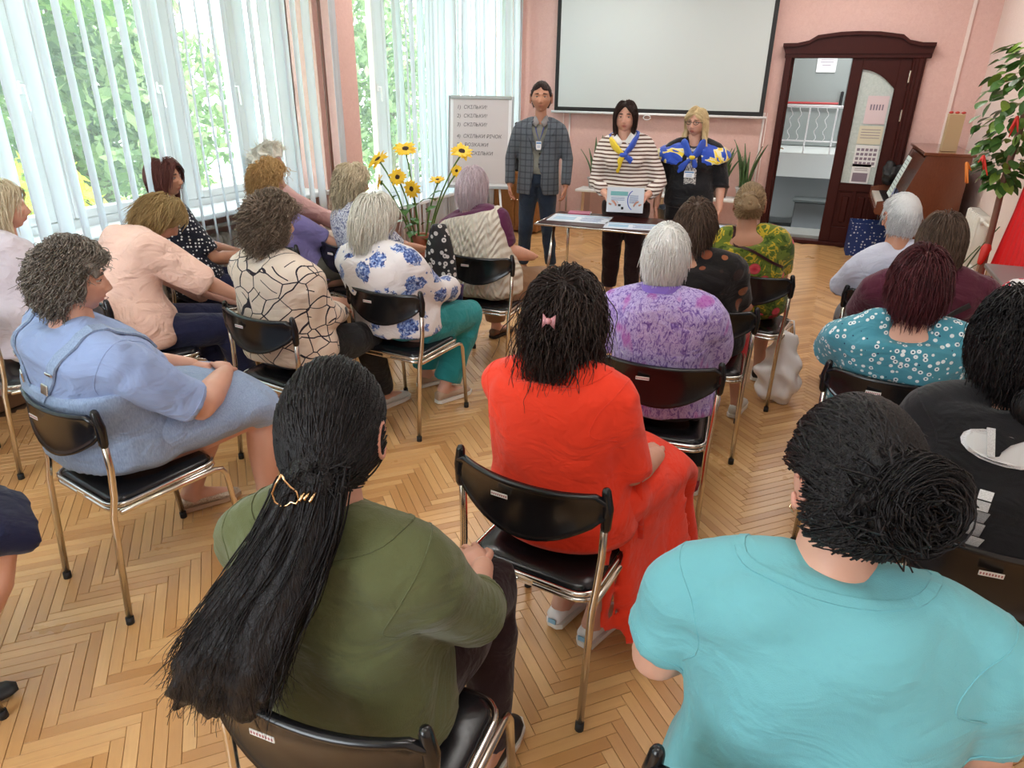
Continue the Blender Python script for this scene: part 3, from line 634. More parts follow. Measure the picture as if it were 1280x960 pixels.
# hair: strands simulated over the skull, with a body grown round an inner layer of them
def hair(P, C, M_, s, mat, seed=0, n=900, length=.16, thick=.02, curl=0.0, cfreq=5.0, grav=.55, flow=.6, crown=(0, -.45, .85), part=None, front=.35, sidez=-.35, backz=-.80,
         sr=.0016, vol=(1, 1, 1), blob=.014, back=0.0, tips=.25, guide=None, steps=14, name='hair', jit=.25, capn=130, inward=0.0, fringe=0.0, sweep=(0, 0, 0), lift=0.0, rag=.25, fz=.062):
    rg = np.random.RandomState(seed); R_ = np.array([RX * vol[0], RY * vol[1], RZ * vol[2]])
    def scalp(n):
        out = np.zeros((0, 3))
        while len(out) < n:
            d = rg.normal(size=(n * 3, 3)); d /= np.linalg.norm(d, axis=1)[:, None]; x, y, z = d.T
            hl = np.where(y > front, z > (.60 - fringe * .3), np.where(y > .10, z > .12, np.where(y > -.25, z > sidez + .28, z > backz)))
            out = np.vstack([out, d[hl]])
        return out[:n]
    def strands(n, layer0, layer1, jit_):
        d = scalp(n); k = len(d); lay = layer0 + (layer1 - layer0) * rg.rand(k)
        p = d * R_ * 1.0; L = length * (1 - rag * rg.rand(k)); 
        if callable(guide): L = L * guide(d)
        ds = (L / steps)[:, None]; cr = np.array(crown) / np.linalg.norm(crown)
        out = []; ph = rg.rand(k) * 6.28; bias = rg.normal(size=(k, 3)) * jit_
        kn = np.zeros((k, 3))
        for q in range(steps + 1):
            rel = p / R_; rho = np.linalg.norm(rel, axis=1)[:, None]; nrm = rel / np.maximum(rho, 1e-6) / R_; nrm /= np.linalg.norm(nrm, axis=1)[:, None]
            target = 1 + (thick * lay[:, None]) / .09 * np.minimum(1, .35 + q / 3.0)
            above = (p[:, 2:3] > -.075 * vol[2])
            push = (rho < target) & above
            pp = np.where(push, rel / np.maximum(rho, 1e-6) * target * R_, p)
            u = np.linspace(0, 1, steps + 1)[q]
            if curl:
                a = ph + q * cfreq * 2 * PI / steps; tx = np.cross(nrm, np.array([0, 0, 1.0]) + 1e-3); tx /= np.linalg.norm(tx, axis=1)[:, None]
                out.append(pp + (nrm * (np.cos(a) * curl)[:, None] + tx * (np.sin(a) * curl)[:, None]) * min(1, .3 + q / 3))
            else: out.append(pp)
            p = pp
            fl = p / R_ - cr * 1.05; 
            if part is not None: fl = np.stack([np.sign(p[:, 0] - part) * 1.0, np.zeros(k), np.zeros(k)], 1) * 1.0 + fl * .3
            fl = fl - nrm * (fl * nrm).sum(1)[:, None]; fl /= np.maximum(np.linalg.norm(fl, axis=1)[:, None], 1e-6)
            g = np.array([0, 0, -1.0]) * (grav * (.5 + u)) ; v = fl * flow * (1 - .6 * u) + g + bias + np.array(sweep) + nrm * lift
            fa = (p[:, 1] > .025) & (p[:, 2] < .088) & (np.abs(p[:, 0]) < .066); v[:, 0] += np.where(fa, np.sign(p[:, 0] - (part or 0)) * 1.1, 0); v[:, 1] -= np.where((p[:, 1] > .03) & (np.abs(p[:, 0]) > .05), .5, 0)
            if inward: v = v - np.stack([p[:, 0], p[:, 1], np.zeros(k)], 1) / .09 * inward * u
            v -= nrm * np.minimum(0, (v * nrm).sum(1))[:, None] * (rho < target) * above
            v /= np.maximum(np.linalg.norm(v, axis=1)[:, None], 1e-6); p = p + v * ds
        out = np.stack(out, 1); a_ = np.abs(out[:, :, 0]); inface = (out[:, :, 1] > .030) & (out[:, :, 2] < fz - a_ * .35) & (a_ < .060) & (out[:, :, 2] > -.14)
        return out[~inface.any(axis=1)]
    return hair_build(P, C, M_, s, mat, strands(capn, -.05, .12, .05), strands(n, .75, 1.12, jit), sr, blob, rg, name, tips)

def hair_build(P, C, M_, s, mat, cap, st, sr, blob, rg, name='hair', tips=.25):
    Mn = np.array(M_); Cn = np.array(C)
    cap = (cap * s) @ Mn.T + Cn; st = (st * s) @ Mn.T + Cn
    if len(cap):
        core = MB()
        for g in cap:
            m_ = max(2, len(g)); core.tube([g[i] for i in range(0, len(g), 2)] , [blob * s * (1 - .45 * i / m_) for i in range(0, len(g), 2)], 7, rounded=True)
        if len(cap) > 60 and name == 'hair': core.ell(Vector(C) + Matrix(M_) @ (Vector((0, -.013, .020)) * s), (RX * 1.03 * s, RY * .99 * s, RZ * .93 * s), Matrix(M_), 20, 14)
        o = fused(core, name, mat, P, .0085 * s if s < 1.2 else .01, 3)
        V = [tuple(v.co) for v in o.data.vertices]; F = [tuple(p.vertices) for p in o.data.polygons]
        old = o.data; bpy.data.objects.remove(o); bpy.data.meshes.remove(old)
    else: V, F = [], []
    rn = [.25] * len(V)
    K, Mm = st.shape[0], st.shape[1]
    T = np.gradient(st, axis=1); T /= np.maximum(np.linalg.norm(T, axis=2, keepdims=True), 1e-9)
    ref = np.array([.31, .2, .93]); U = np.cross(T, ref); U /= np.maximum(np.linalg.norm(U, axis=2, keepdims=True), 1e-9); W = np.cross(T, U)
    rad = (sr * s * 1.15 * (1 - (1 - tips) * np.linspace(0, 1, Mm) ** 2))[None, :, None] * (.6 + .8 * rg.rand(K))[:, None, None]
    ring = np.stack([st + rad * (U * math.cos(a) + W * math.sin(a)) for a in (0, 2.094, 4.189)], 2).reshape(-1, 3)
    b = len(V); idx = np.arange(K * Mm * 3).reshape(K, Mm, 3) + b; q = []
    for i in range(3):
        j = (i + 1) % 3; q.append(np.stack([idx[:, :-1, i], idx[:, :-1, j], idx[:, 1:, j], idx[:, 1:, i]], -1).reshape(-1, 4))
    F += [tuple(x) for x in np.concatenate(q).tolist()]; V += ring.tolist(); rn += np.repeat(rg.rand(K), Mm * 3).tolist()
    o = new_obj(name, V, F, mat, P, True, rnd=rn); return o

def strand_bundle(guides, n, spread, wave, rg, steps=26):
    """n strands following a few guide polylines (world-like local coords, already placed)"""
    out = []
    G = [np.array(g, dtype=float) for g in guides]
    for k in range(n):
        g = G[rg.randint(len(G))]; t = np.linspace(0, len(g) - 1, steps) * (1 - .22 * rg.rand()); i = np.minimum(t.astype(int), len(g) - 2); f = (t - i)[:, None]
        p0, p1 = g[i], g[i + 1]; pm, pn = g[np.maximum(i - 1, 0)], g[np.minimum(i + 2, len(g) - 1)]
        p = .5 * ((2 * p0) + (-pm + p1) * f + (2 * pm - 5 * p0 + 4 * p1 - pn) * f ** 2 + (-pm + 3 * p0 - 3 * p1 + pn) * f ** 3)
        d = rg.normal(size=3); d /= np.linalg.norm(d); r = spread * rg.rand() ** .6; u = np.linspace(0, 1, steps)[:, None]; ph = rg.rand() * 6.28; e = rg.normal(size=3)
        wv = np.sin(u * 19 + ph) * wave * u
        out.append(p + d * r * (.45 + .75 * u) + e * wv * .6)
    return np.stack(out)

def stick(o, pts, rad, mat, par, name, lift=.001, ref=(0, 0, 1), n=6):
    """lay a cord or a strap on the surface of a garment"""
    out = []
    for p in pts:
        ok, loc, nor, i = o.closest_point_on_mesh(p); out.append(loc + nor * lift if ok else p)
    for _ in range(3):
        out[1:-1] = [(out[i - 1] + out[i] * 2 + out[i + 1]) / 4 for i in range(1, len(out) - 1)]
        for i, p in enumerate(out):
            ok, loc, nor, k = o.closest_point_on_mesh(p)
            if ok: out[i] = loc + nor * lift
    if hasattr(rad, '__len__'):
        m = MB(); R_ = []
        for i, p in enumerate(out):
            ok, loc, nor, k = o.closest_point_on_mesh(p); t = (out[min(i + 1, len(out) - 1)] - out[max(i - 1, 0)]).normalized(); w = t.cross(nor).normalized(); R_.append([p - w * rad[0] - nor * rad[1], p + w * rad[0] - nor * rad[1], p + w * rad[0] * .9 + nor * rad[1], p - w * rad[0] * .9 + nor * rad[1]])
        m.loft(R_); return m.obj(name, mat, par, False)
    return MB().tube(out, rad, n).obj(name, mat, par, True)
def poly(pts, k=5): return [pts[i].lerp(pts[i + 1], j / k) for i in range(len(pts) - 1) for j in range(k)] + [pts[-1]]

# ---- the person builder
def person(label, at, yaw, head, hyaw=0, hpitch=0, hroll=0, W=1.0, D=1.0, S=1.0, hs=1.0, seat=.46, seated=True, arms=None, legs=None, top=None, bottom=None, shoes=None, skin=None,
           vox=.014, group=None, fine=False, male=False, bust=.0, full=1.0, feet_z=0.0, neckr=1.0, seed=1, twist=0.0, hands=True, shw=1.0, stand_h=None, neckoff=(0, -.030, -.132), ped='person', belly=0.0, mid=(0, -.03, 0)):
    """all points in the person's frame: x right, y forward, z up, origin on the floor under the hips. head = world position of the middle of the skull"""
    skin = skin or SKIN; yr = math.radians(yaw)
    P = thing(ped, label, 'person', (at[0], at[1], 0), yr, group)
    Rz = Matrix.Rotation(-yr, 3, 'Z'); C = Rz @ (Vector(head) - Vector((at[0], at[1], 0)))
    HM = rot_ypr(hyaw, hpitch, hroll)
    N = C + HM @ Vector(neckoff) * hs if False else C + Vector(neckoff) * hs
    pz = (seat + .105 if seated else stand_h)
    Pv = Vector((0, 0, pz)); Mid = (Pv + N) / 2 + Vector(mid)
    tw = Matrix.Rotation(math.radians(twist), 3, 'Z')
    def frame(t):
        c = bez(Pv, Mid, N, t); tg = ((Mid - Pv) * (1 - t) + (N - Mid) * t).normalized(); rt = Matrix.Rotation(math.radians(twist * t), 3, 'Z') @ Vector((1, 0, 0)); rt = (rt - tg * rt.dot(tg)).normalized(); return c, rt, tg.cross(rt) * -1 * -1, tg
    LEN = (N - Pv).length
    def ring(t, hw, hd, fo=0.0, n=28, e=2.3, infl=0.0):
        c, rt, fw, tg = frame(min(max(t, 0), 1)); 
        if t < 0: c = Pv + Vector((0, 0, t * LEN)); rt = Vector((1, 0, 0)); fw = Vector((0, 1, 0))
        if t > 1: c = N + tg * (t - 1) * LEN
        out = []
        for k in range(n):
            a = 2 * PI * k / n; ca, sa = math.cos(a), math.sin(a); q = 2 / e
            out.append(c + rt * ((hw + infl) * math.copysign(abs(ca) ** q, ca)) + fw * (fo + (hd + infl) * math.copysign(abs(sa) ** q, sa)))
        return out
    # widths of the trunk (half), bottom to neck
    prof = [(-.14, .150, .12, .01), (-.06, .178, .145, .0), (.06, .182, .148, 0), (.20, .170, .135, .0 + belly * .5), (.34, .158, .125 + belly * .3, .0 + belly), (.50, .160, .122 + belly * .2, .005 + belly * .8), (.64, .168, .120, .008 + bust * .3), (.76, .175 * shw, .112, .004 + bust * .5), (.85, .170 * shw, .102, 0), (.915, .140 * shw, .088, -.004), (.96, .100, .070, -.006), (1.0, .064, .056, -.004)]
    if not seated: prof[0] = (-.10, .150, .10, 0); prof[1] = (-.04, .168, .115, 0); prof[2] = (.06, .170, .115, 0)
    def trunk(mb, infl, t0=-1, t1=2, flare=0.0, k=1.0):
        rs = [ring(t, hw * W * k, hd * D * k, fo, infl=infl + (flare * max(0, .35 - t))) for t, hw, hd, fo in prof if t0 <= t <= t1 + .02]
        mb.loft(rs); return mb
    # joints
    c, rt, fw, tg = frame(.83)
    sh = {}
    for sd in (-1, 1): sh[sd] = c + rt * sd * (.158 * W * shw) + tg * (-.006)
    A = arms or {}
    J = {}
    for sd in (-1, 1):
        a = A.get(sd) or {}
        el = Vector(a['elbow']) if 'elbow' in a else sh[sd] + Vector((sd * .055, .06, -.27))
        lim = abs(sh[sd].x) + a.get('out', .05)
        if seated and abs(el.x) > lim: el.x = sd * lim
        wr = Vector(a['wrist']) if 'wrist' in a else Vector((sd * .10, .30, seat + .20))
        J[sd] = (sh[sd], el, wr, a)
    G = legs or {}
    K = {}
    for sd in (-1, 1):
        g = G.get(sd) or {}
        hp = Vector((sd * .085 * W, .0, pz - .01)) if seated else Vector((sd * .085 * W, 0, pz - .02))
        kn = Vector(g.get('knee', (sd * .12, .44, seat + .05) if seated else (sd * .10, .01, .48)))
        an = Vector(g.get('ankle', (sd * .12, .42, .085) if seated else (sd * .10, -.01, .085)))
        K[sd] = (hp, kn, an, Vector(g.get('foot', (sd * .12, 1, 0))).normalized())
    fatA = .5 + .5 * W
    def yoke(mb, infl, wd=.055):
        for sd in (-1, 1):
            a0 = frame(.93); a1 = frame(.86)
            p0 = a0[0] + a0[1] * sd * wd * W ** .5 - a0[2] * .008; p1 = J[sd][0]
            mb.tube([p0, p0.lerp(p1, .5) + a0[3] * .006, p1], [(.046 + infl) * D ** .5, (.050 + infl) * D ** .5, (.054 + infl) * fatA], 12, rounded=True)
    # the body: one continuous surface
    b = MB(); trunk(b, -.016, k=.90); yoke(b, -.010)
    b.tube([N - tg * .05, N + (C - N) * .25, C + HM @ Vector((0, -.012, -.055)) * hs, C + HM @ Vector((0, -.008, 0)) * hs], [(.066 * neckr, .068 * neckr), .055 * neckr, .054 * neckr, .052], 14, ref=(1, 0, 0))
    for sd in (-1, 1):
        s_, e_, w_, a = J[sd]; ar = .052 * fatA * a.get('r', 1)
        b.tube([s_ - Vector((sd * .02, 0, 0)), s_ * .75 + e_ * .25, s_ * .35 + e_ * .65, e_, e_ * .7 + w_ * .3, e_ * .25 + w_ * .75, w_], [ar * 1.1, ar * 1.0, ar * .86, ar * .80, ar * .78, ar * .60, .025 + .004 * fatA], 12, rounded=True)
        hp, kn, an, ft = K[sd]; lr = .078 * fatA
        b.tube([hp, hp * .5 + kn * .5, kn, kn * .78 + an * .22, kn * .5 + an * .5, kn * .2 + an * .8, an, an - Vector((0, 0, .03))], [lr * 1.12, lr * .98, lr * .76, lr * .72, lr * .68, lr * .48, lr * .43, lr * .42], 12, rounded=True)
        b.tube([an + Vector((0, 0, -.01)) - ft * .02, an + ft * .06 + Vector((0, 0, -.035)), an + ft * .14 + Vector((0, 0, -.055))], [.034, .032, .022], 10, rounded=True)
    ex = head_geo(C, HM, hs, fine, male, full=full)
    if hands:
        for sd in (-1, 1):
            s_, e_, w_, a = J[sd]; n0 = len(ex.v)
            hand_geo(ex, w_, Vector(a.get('hd', (-sd * .75, .65, -.12))), Vector(a.get('hn', (0, .1, -1))), a.get('ts', -sd), .98, a.get('curl', .45))
            ex.tint += [.12] * (len(ex.v) - n0)
    body = fused(b, 'body', skin, P, vox * .85, 5, extra=ex)
    TOP = None
    # garments
    if bottom:
        kd = bottom.get('kind'); m_ = bottom['mat']; g = MB()
        if kd == 'trousers':
            ln = bottom.get('len', .93); w = bottom.get('w', 1.0)
            g.loft([ring(t, hw * W, hd * D, fo, infl=.004) for t, hw, hd, fo in prof if t < .3])
            for sd in (-1, 1):
                hp, kn, an, ft = K[sd]; lr = .092 * fatA * w; en = kn + (an - kn) * ln
                g.tube([hp, hp * .5 + kn * .5, kn + (kn - an).normalized() * .012, kn * .75 + en * .25, kn * .4 + en * .6, en], [lr * 1.15, lr * 1.02, lr * .86, lr * .80, lr * .72, lr * .66 * bottom.get('cuff', 1)], 14, rounded=False)
        elif kd == 'skirt' and seated:
            hem = bottom.get('hem', .25); w = bottom.get('w', 1.0) * W; fwd = bottom.get('knee', .46); lft = bottom.get('shift', 0)
            cx = [(0, -.06, pz + .07), (lft * .2, .06, pz + .045), (lft * .6, .24, pz + .02), (lft, fwd - .04, pz + .005), (lft, fwd + .045, pz - .05), (lft, fwd + .055, pz - .16), (lft, fwd + .05, hem)]
            rr = [(.17, .12), (.19, .115), (.195, .10), (.19, .085), (.185, .075), (.18, .085), (.185 * bottom.get('flare', 1.05), .10)]
            n = len(cx) if hem < pz - .2 else 5
            pts = [Vector(p) for p in cx[:n]]; rings = []
            for i, p in enumerate(pts):
                tg_ = (pts[min(i + 1, n - 1)] - pts[max(i - 1, 0)]).normalized(); up = Vector((1, 0, 0)).cross(tg_).normalized(); hw, hd = rr[i]
                rings.append([p + Vector((1, 0, 0)) * hw * w * math.cos(a) + up * hd * D * math.sin(a) for a in [2 * PI * k / 26 for k in range(26)]])
            g.loft(rings)
            g.loft([ring(t, hw * W, hd * D, fo, infl=.010) for t, hw, hd, fo in prof if t < .45])
            if bottom.get('drape'):     # skirt hanging over one side of the seat
                for (a0, a1, b0, b1) in bottom['drape']: g.loft([[Vector(a0), Vector(a1), Vector(a1) + Vector((.02, .02, 0)), Vector(a0) + Vector((.02, .02, 0))], [Vector(b0), Vector(b1), Vector(b1) + Vector((.03, .03, 0)), Vector(b0) + Vector((.03, .03, 0))]])
        fused(g, bottom.get('name', kd), m_, P, vox, 6, bottom.get('wr', .005), 11, seed + 3)
    if top:
        g = MB(); infl = top.get('infl', .012); hemt = top.get('hem', -.06)
        trunk(g, infl, hemt - .01, top.get('neck', .93), top.get('flare', .03)); yoke(g, infl, top.get('yk', .055))
        if bust:
            for sd in (-1, 1): cc, r2, f2, t2 = frame(.60); g.ell(cc + r2 * sd * .075 * W + f2 * (.085 * D + bust * .4), (.075 * W, .055 + bust * .5, .07), Matrix.Identity(3), 12, 8)
        pts_end = {}; sl = top.get('sleeve', .5); sm = top.get('loose', 1.0)
        for sd in (-1, 1):
            s_, e_, w_, a = J[sd]; sm = 1 + (top.get('loose', 1.0) - 1) * .55; ar = (.051 * fatA * a.get('r', 1) + infl * .7) * sm
            if sl <= 0: g.ell(s_, (.06 * W, .06, .05), None, 10, 7); continue
            path = [s_ - Vector((sd * .03, 0, -.01)), s_ * .8 + e_ * .2, s_ * .4 + e_ * .6, e_, e_ * .6 + w_ * .4, w_]; cum = [0, .2, .6, 1.0, 1.4, 2.0]; rr = [ar * 1.05, ar * 1.10, ar * .98, ar * .90, ar * .82, ar * (.62 if not top.get('wide') else .85)]
            T2 = sl * 2; pts, rads = [path[0]], [rr[0]]
            for i in range(1, 6):
                if cum[i] <= T2 + 1e-6: pts.append(path[i]); rads.append(rr[i])
                else:
                    f = (T2 - cum[i - 1]) / (cum[i] - cum[i - 1]); pts.append(path[i - 1].lerp(path[i], f)); rads.append(rr[i - 1] * (1 - f) + rr[i] * f); break
            rads[-1] *= top.get('cuff', 1.06)
            g.tube(pts, rads, 14); pts_end[sd] = (pts[-1], (pts[-1] - pts[-2]).normalized())
        tp = TOP = fused(g, top.get('name', 'shirt'), top['mat'], P, vox, top.get('sm', 6), top.get('wr', .0055) * 1.5, top.get('wf', 9), seed)
        if vox < .0145 and top.get('seam', True) and sl > 0:
            for sd in (-1, 1):     # armhole and cuff seams laid on the cloth
                s_, e_, w_, a = J[sd]; d = ((e_ - s_).normalized() * .45 + Vector((sd, 0, 0)) * .55).normalized(); u = d.orthogonal().normalized(); v = d.cross(u); c0 = s_ - Vector((sd * .012, 0, 0))
                stick(tp, [c0 + (u * math.cos(q) + v * math.sin(q)) * .11 for q in [2 * PI * k / 30 for k in range(31)]], .0014, top['mat'], P, 'seam', .0004)
                if sl < .9:
                    p_, d = pts_end[sd]; u = d.orthogonal().normalized(); v = d.cross(u); stick(tp, [p_ - d * .022 + (u * math.cos(q) + v * math.sin(q)) * .09 for q in [2 * PI * k / 24 for k in range(25)]], .0014, top['mat'], P, 'hem_seam', .0004)
        if top.get('collar'):
            cl = MB(); pts = []
            c_, r_, f_, t_ = frame(.955)
            for k in range(17):
                a = math.radians(100 + 340 * k / 16); pts.append(c_ + r_ * .078 * W ** .5 * math.cos(a) + f_ * (.066 * math.sin(a) - .004) + t_ * (.022 - .012 * math.sin(a)))
            cl.tube(pts, [(.026, .006)] * 17, 8, ref=(0, 0, 1)); cl.obj('collar', top['collar'], P, True)
        if top.get('neckband'):
            tt_ = min(1, top.get('neck', .93) + .012) - top.get('nbz', .004); c_, r_, f_, t_ = frame(tt_); ip = lambda k: float(np.interp(tt_, [p[0] for p in prof], [p[k] for p in prof]))
            stick(tp, [c_ + r_ * (ip(1) * W + .02) * math.cos(a) + f_ * ((ip(2) * D + .02) * math.sin(a) + ip(3)) for a in [2 * PI * k / 40 for k in range(41)]], (top.get('nbr', .006), .0018), top['neckband'], P, 'neckband', .001)
    if shoes:
        sm_ = shoes['mat']; so = shoes.get('sole')
        for sd in (-1, 1):
            hp, kn, an, ft = K[sd]; base = Vector((an.x, an.y, max(0.0, an.z - .085))); r_ = ft.cross(Vector((0, 0, 1))).normalized(); up = Vector((0, 0, 1)); L_ = shoes.get('L', 1.0)
            if an.z > .10 and shoes.get('tilt', True): pass
            sh_ = MB(); R2 = []
            hi = shoes.get('h', 1.0)
            for y, hw, h in ((-.062, .020, .045), (-.055, .030, .062), (-.02, .034, .068), (.03, .036, .062 * 1.0), (.08, .042, .048), (.13, .044, .038), (.17, .036, .030), (.192, .018, .020)):
                R2.append([base + ft * (y * L_) + r_ * (hw * math.cos(a)) + up * (.012 + max(0.0, h * hi * (.5 + .5 * math.sin(a)))) for a in [2 * PI * k / 14 for k in range(14)]])
            sh_.loft(R2); so_ = sh_.obj('shoe', sm_, P, True)
            if so is not None:
                q = MB(); pr = [(-.066, .018), (-.05, .034), (0, .036), (.06, .040), (.12, .046), (.17, .040), (.20, .018)]
                q.loft([[base + ft * (y * L_) + r_ * x * hw + up * z for x, z in ((-1, .0), (1, .0), (1.03, .02), (-1.03, .02))] for y, hw in pr]); q.obj('sole', so, so_, False)
    P['_'] = 0; del P['_']
    info = dict(P=P, C=C, M=HM, hs=hs, N=N, frame=frame, J=J, K=K, ring=ring, prof=prof, W=W, D=D, pz=pz, body=body, top=TOP)
    return info
def hlocal(I, x, y, z): return I['C'] + I['M'] @ (Vector((x, y, z)) * I['hs'])
def put_hair(I, mat, **kw): return hair(I['P'], I['C'], I['M'], I['hs'], mat, **kw)

# ------------------------------------------------------------------ chairs
SEATV = simple('black_vinyl', (0.010, 0.010, 0.012), 0.25, bump=(60, .15, .003))
def make_chair():
    t = thing('folding_chair', 'x', 'chair')
    n = 17; rings = []
    for i in range(n):      # backrest shell: sections from left to right
        u = -1 + 2 * i / (n - 1); x = .232 * u; y = -.245 + .052 * abs(u) ** 2.2
        ztop = .808 - .010 * (1 - u * u) - (.020 if abs(u) > .99 else 0); zb = .718 - .095 * (1 - abs(u) ** 2.0) ** 1.1 + (.012 if abs(u) > .99 else 0)
        w = .012
        rings.append([Vector((x, y - w, zb + .012)), Vector((x, y - w - .004, zb + .004)), Vector((x, y - .002, zb)), Vector((x, y + w * .5, zb + .006)), Vector((x, y + w * .5 - .004, ztop - .010)), Vector((x, y - .002, ztop)), Vector((x, y - w - .006, ztop - .003)), Vector((x, y - w - .003, ztop - .016)), Vector((x, y - w + .003, ztop - .024)), Vector((x, y - w + .003, zb + .022))])
    m = MB().loft(rings); bk = m.obj('backrest', BLACKP, t, True)
    for sx in (-1, 1): MB().tube([(sx * .226, -.196, .812), (sx * .232, -.192, .76), (sx * .230, -.192, .70)], [.013, .0165, .015], 10, rounded=True).obj('end_cap', BLACKP, bk, True)
    st = MB().box(-.06, -.2590, .745, .052, .0016, .013).obj('inventory_sticker', simple('sticker_white', (.75, .73, .70), .5), bk)
    pr = MB(); [pr.box(-.082 + .0062 * i, -.2600, .745, .0035, .0006, .006) for i in range(8)]; pr.obj('sticker_print', simple('sticker_red', (.35, .12, .12), .6), t)['kind'] = 'stuff'
    def rr(h, r, z): return [Vector((sx * (h[0] - r) + r * math.cos(a), cy + sy * (h[1] - r) + r * math.sin(a), z)) for sx, sy, a0 in ((1, 1, 0), (-1, 1, 90), (-1, -1, 180), (1, -1, 270)) for a in [math.radians(a0 + 18 * k) for k in range(6)]]
    cy = .0
    m = MB().loft([rr((.190, .185), .05, .440), rr((.196, .191), .055, .452), rr((.196, .191), .055, .462), rr((.185, .180), .05, .472), rr((.12, .12), .05, .475)]); m.obj('seat', SEATV, t, True)
    pts = rr((.205, .200), .06, .452); pts.append(pts[0]); MB().tube(pts, .0085, 8, ref=(0, 0, 1), caps=False).obj('seat_rim', CHROME, t, True)
    pts = [p - Vector((0, 0, .020)) for p in rr((.205, .200), .06, .452)]; pts.append(pts[0]); MB().tube(pts, .008, 8, ref=(0, 0, 1), caps=False).obj('seat_frame', CHROME, t, True)
    MB().bev(0, -.203, .442, .05, .012, .018, .003).obj('hinge_plate', BRASSY, t)
    for sx in (-1, 1):
        l = MB().tube([(sx * .226, -.190, .755), (sx * .224, -.188, .60), (sx * .219, -.196, .50), (sx * .216, -.212, .43), (sx * .218, -.245, .02)], .0115, 10); lo = l.obj('leg', BRASSY, t, True)
        MB().tube([(sx * .218, -.246, 0), (sx * .218, -.245, .028)], .0140, 10).obj('rubber_foot', RUBBER, lo, True)
        l = MB().tube([(sx * .212, -.185, .432), (sx * .214, .05, .428), (sx * .215, .17, .425), (sx * .215, .20, .415), (sx * .216, .216, .385), (sx * .220, .245, .02)], .0110, 10); lo = l.obj('leg', BRASSY, t, True)
        MB().tube([(sx * .220, .246, 0), (sx * .220, .245, .028)], .0140, 10).obj('rubber_foot', RUBBER, lo, True)
    return t
CHAIR0 = make_chair(); _used = [False]
def chair(label, x, y, rz=0.0):
    c = copy_tree(CHAIR0) if _used[0] else CHAIR0; _used[0] = True
    c.location = (x, y, 0); c.rotation_euler = (0, 0, math.radians(rz)); c['label'] = label; c['group'] = 'black folding chairs with chrome legs'; return c

# ------------------------------------------------------------------ hair and cloth of each person
BLK = hair_mat('hair_black', (.0035, .003, .0035), (.022, .018, .018), .34); BLKB = hair_mat('hair_brown_black', (.010, .006, .005), (.050, .030, .024), .38)
WHT = hair_mat('hair_white', (.74, .72, .68), (.95, .94, .91), .5); ASH = hair_mat('hair_ash_blonde', (.50, .38, .22), (.86, .74, .54), .45); PLAT = hair_mat('hair_pale', (.62, .58, .48), (.93, .90, .80), .45)
LIL = hair_mat('hair_lilac_grey', (.50, .38, .42), (.82, .70, .74), .5); GRYB = hair_mat('hair_grey_brown', (.055, .038, .026), (.40, .30, .22), .5); GRYC = hair_mat('hair_grey_curly', (.06, .050, .040), (.36, .31, .26), .5)
GING = hair_mat('hair_ginger', (.34, .17, .05), (.78, .50, .22), .45); AUB = hair_mat('hair_auburn', (.045, .012, .010), (.19, .065, .050), .38); BRN = hair_mat('hair_brown', (.030, .018, .012), (.17, .105, .070), .42)
BURG = hair_mat('hair_dark_red', (.020, .004, .005), (.11, .022, .026), .38); GOLD = hair_mat('hair_golden_brown', (.20, .12, .04), (.58, .40, .18), .45); SILV = hair_mat('hair_silver', (.50, .50, .50), (.92, .91, .90), .45); BUNC = hair_mat('hair_brown_blonde', (.12, .07, .035), (.52, .36, .20), .45)
BLND = hair_mat('hair_light_blonde', (.55, .38, .18), (.92, .74, .44), .42); DKBR = hair_mat('hair_dark_brown', (.012, .006, .005), (.06, .032, .026), .38)

OLIVE = cloth('olive_linen', (.098, .108, .043), 300, .18, .8); TURQ = cloth('turquoise_sport_knit', (.15, .42, .46), 500, .04, .7, .3); RED = cloth('red_jersey', (.82, .042, .012), 500, .08, .75, .4)
PEACH = cloth('peach_linen', (.83, .55, .45), 150, .12, .85, .9); LAV = cloth('pale_lilac_cotton', (.62, .55, .60), 400, .05); BLUET = cloth('blue_tshirt', (.29, .38, .62), 500, .06); LGREY = cloth('pale_blue_grey_tee', (.55, .56, .66), 400, .05)
PLUM = cloth('plum_knit', (.085, .012, .030), 160, .2, .8, .6); BLACKC = cloth('black_cotton', (.010, .010, .012), 400, .2, .8); NAVY = cloth('navy_cloth', (.010, .012, .045), 400, .2); AUBP = cloth('aubergine_trousers', (.022, .008, .010), 400, .15)
TEAL = cloth('teal_trousers', (.020, .24, .25), 300, .12); TAUPE = cloth('tan_trousers', (.26, .14, .07), 300, .15); CREAMP = cloth('cream_trousers', (.66, .56, .46), 300, .06); GREYC = cloth('grey_cloth', (.16, .16, .18), 300, .15); REDP = cloth('red_trousers', (.55, .03, .04), 300, .1)
OLIVEG = cloth('olive_grey_cloth', (.10, .095, .075), 300, .12); BLUEJ = cloth('dark_jeans', (.018, .032, .060), 300, .35); GREYP = cloth('mottled_grey_trousers', (.28, .29, .34), 200, .2); WHITEC = cloth('white_cotton', (.78, .77, .75), 400, .04); PURPC = cloth('violet_collar', (.24, .15, .55), 400, .05)
def p_denim(t): return t.mix(t.noise(240, 2, t.coord((1, 1, .25))), t.mix(t.noise(5, 5), (.10, .16, .30), (.24, .33, .50)), (.38, .48, .66))
DENIM = cloth('washed_denim', (0, 0, 0), 260, patt=p_denim)
def p_stripe(a, b, per, duty, warp=.012):
    def f(t):
        z = t.xyz()[2]; z = t.math('MULTIPLY_ADD', t.noise(6, 2), warp, z); fr = t.math('FRACT', t.math('DIVIDE', z, per)); return t.mix(t.math('LESS_THAN', fr, duty), a, b)
    return f
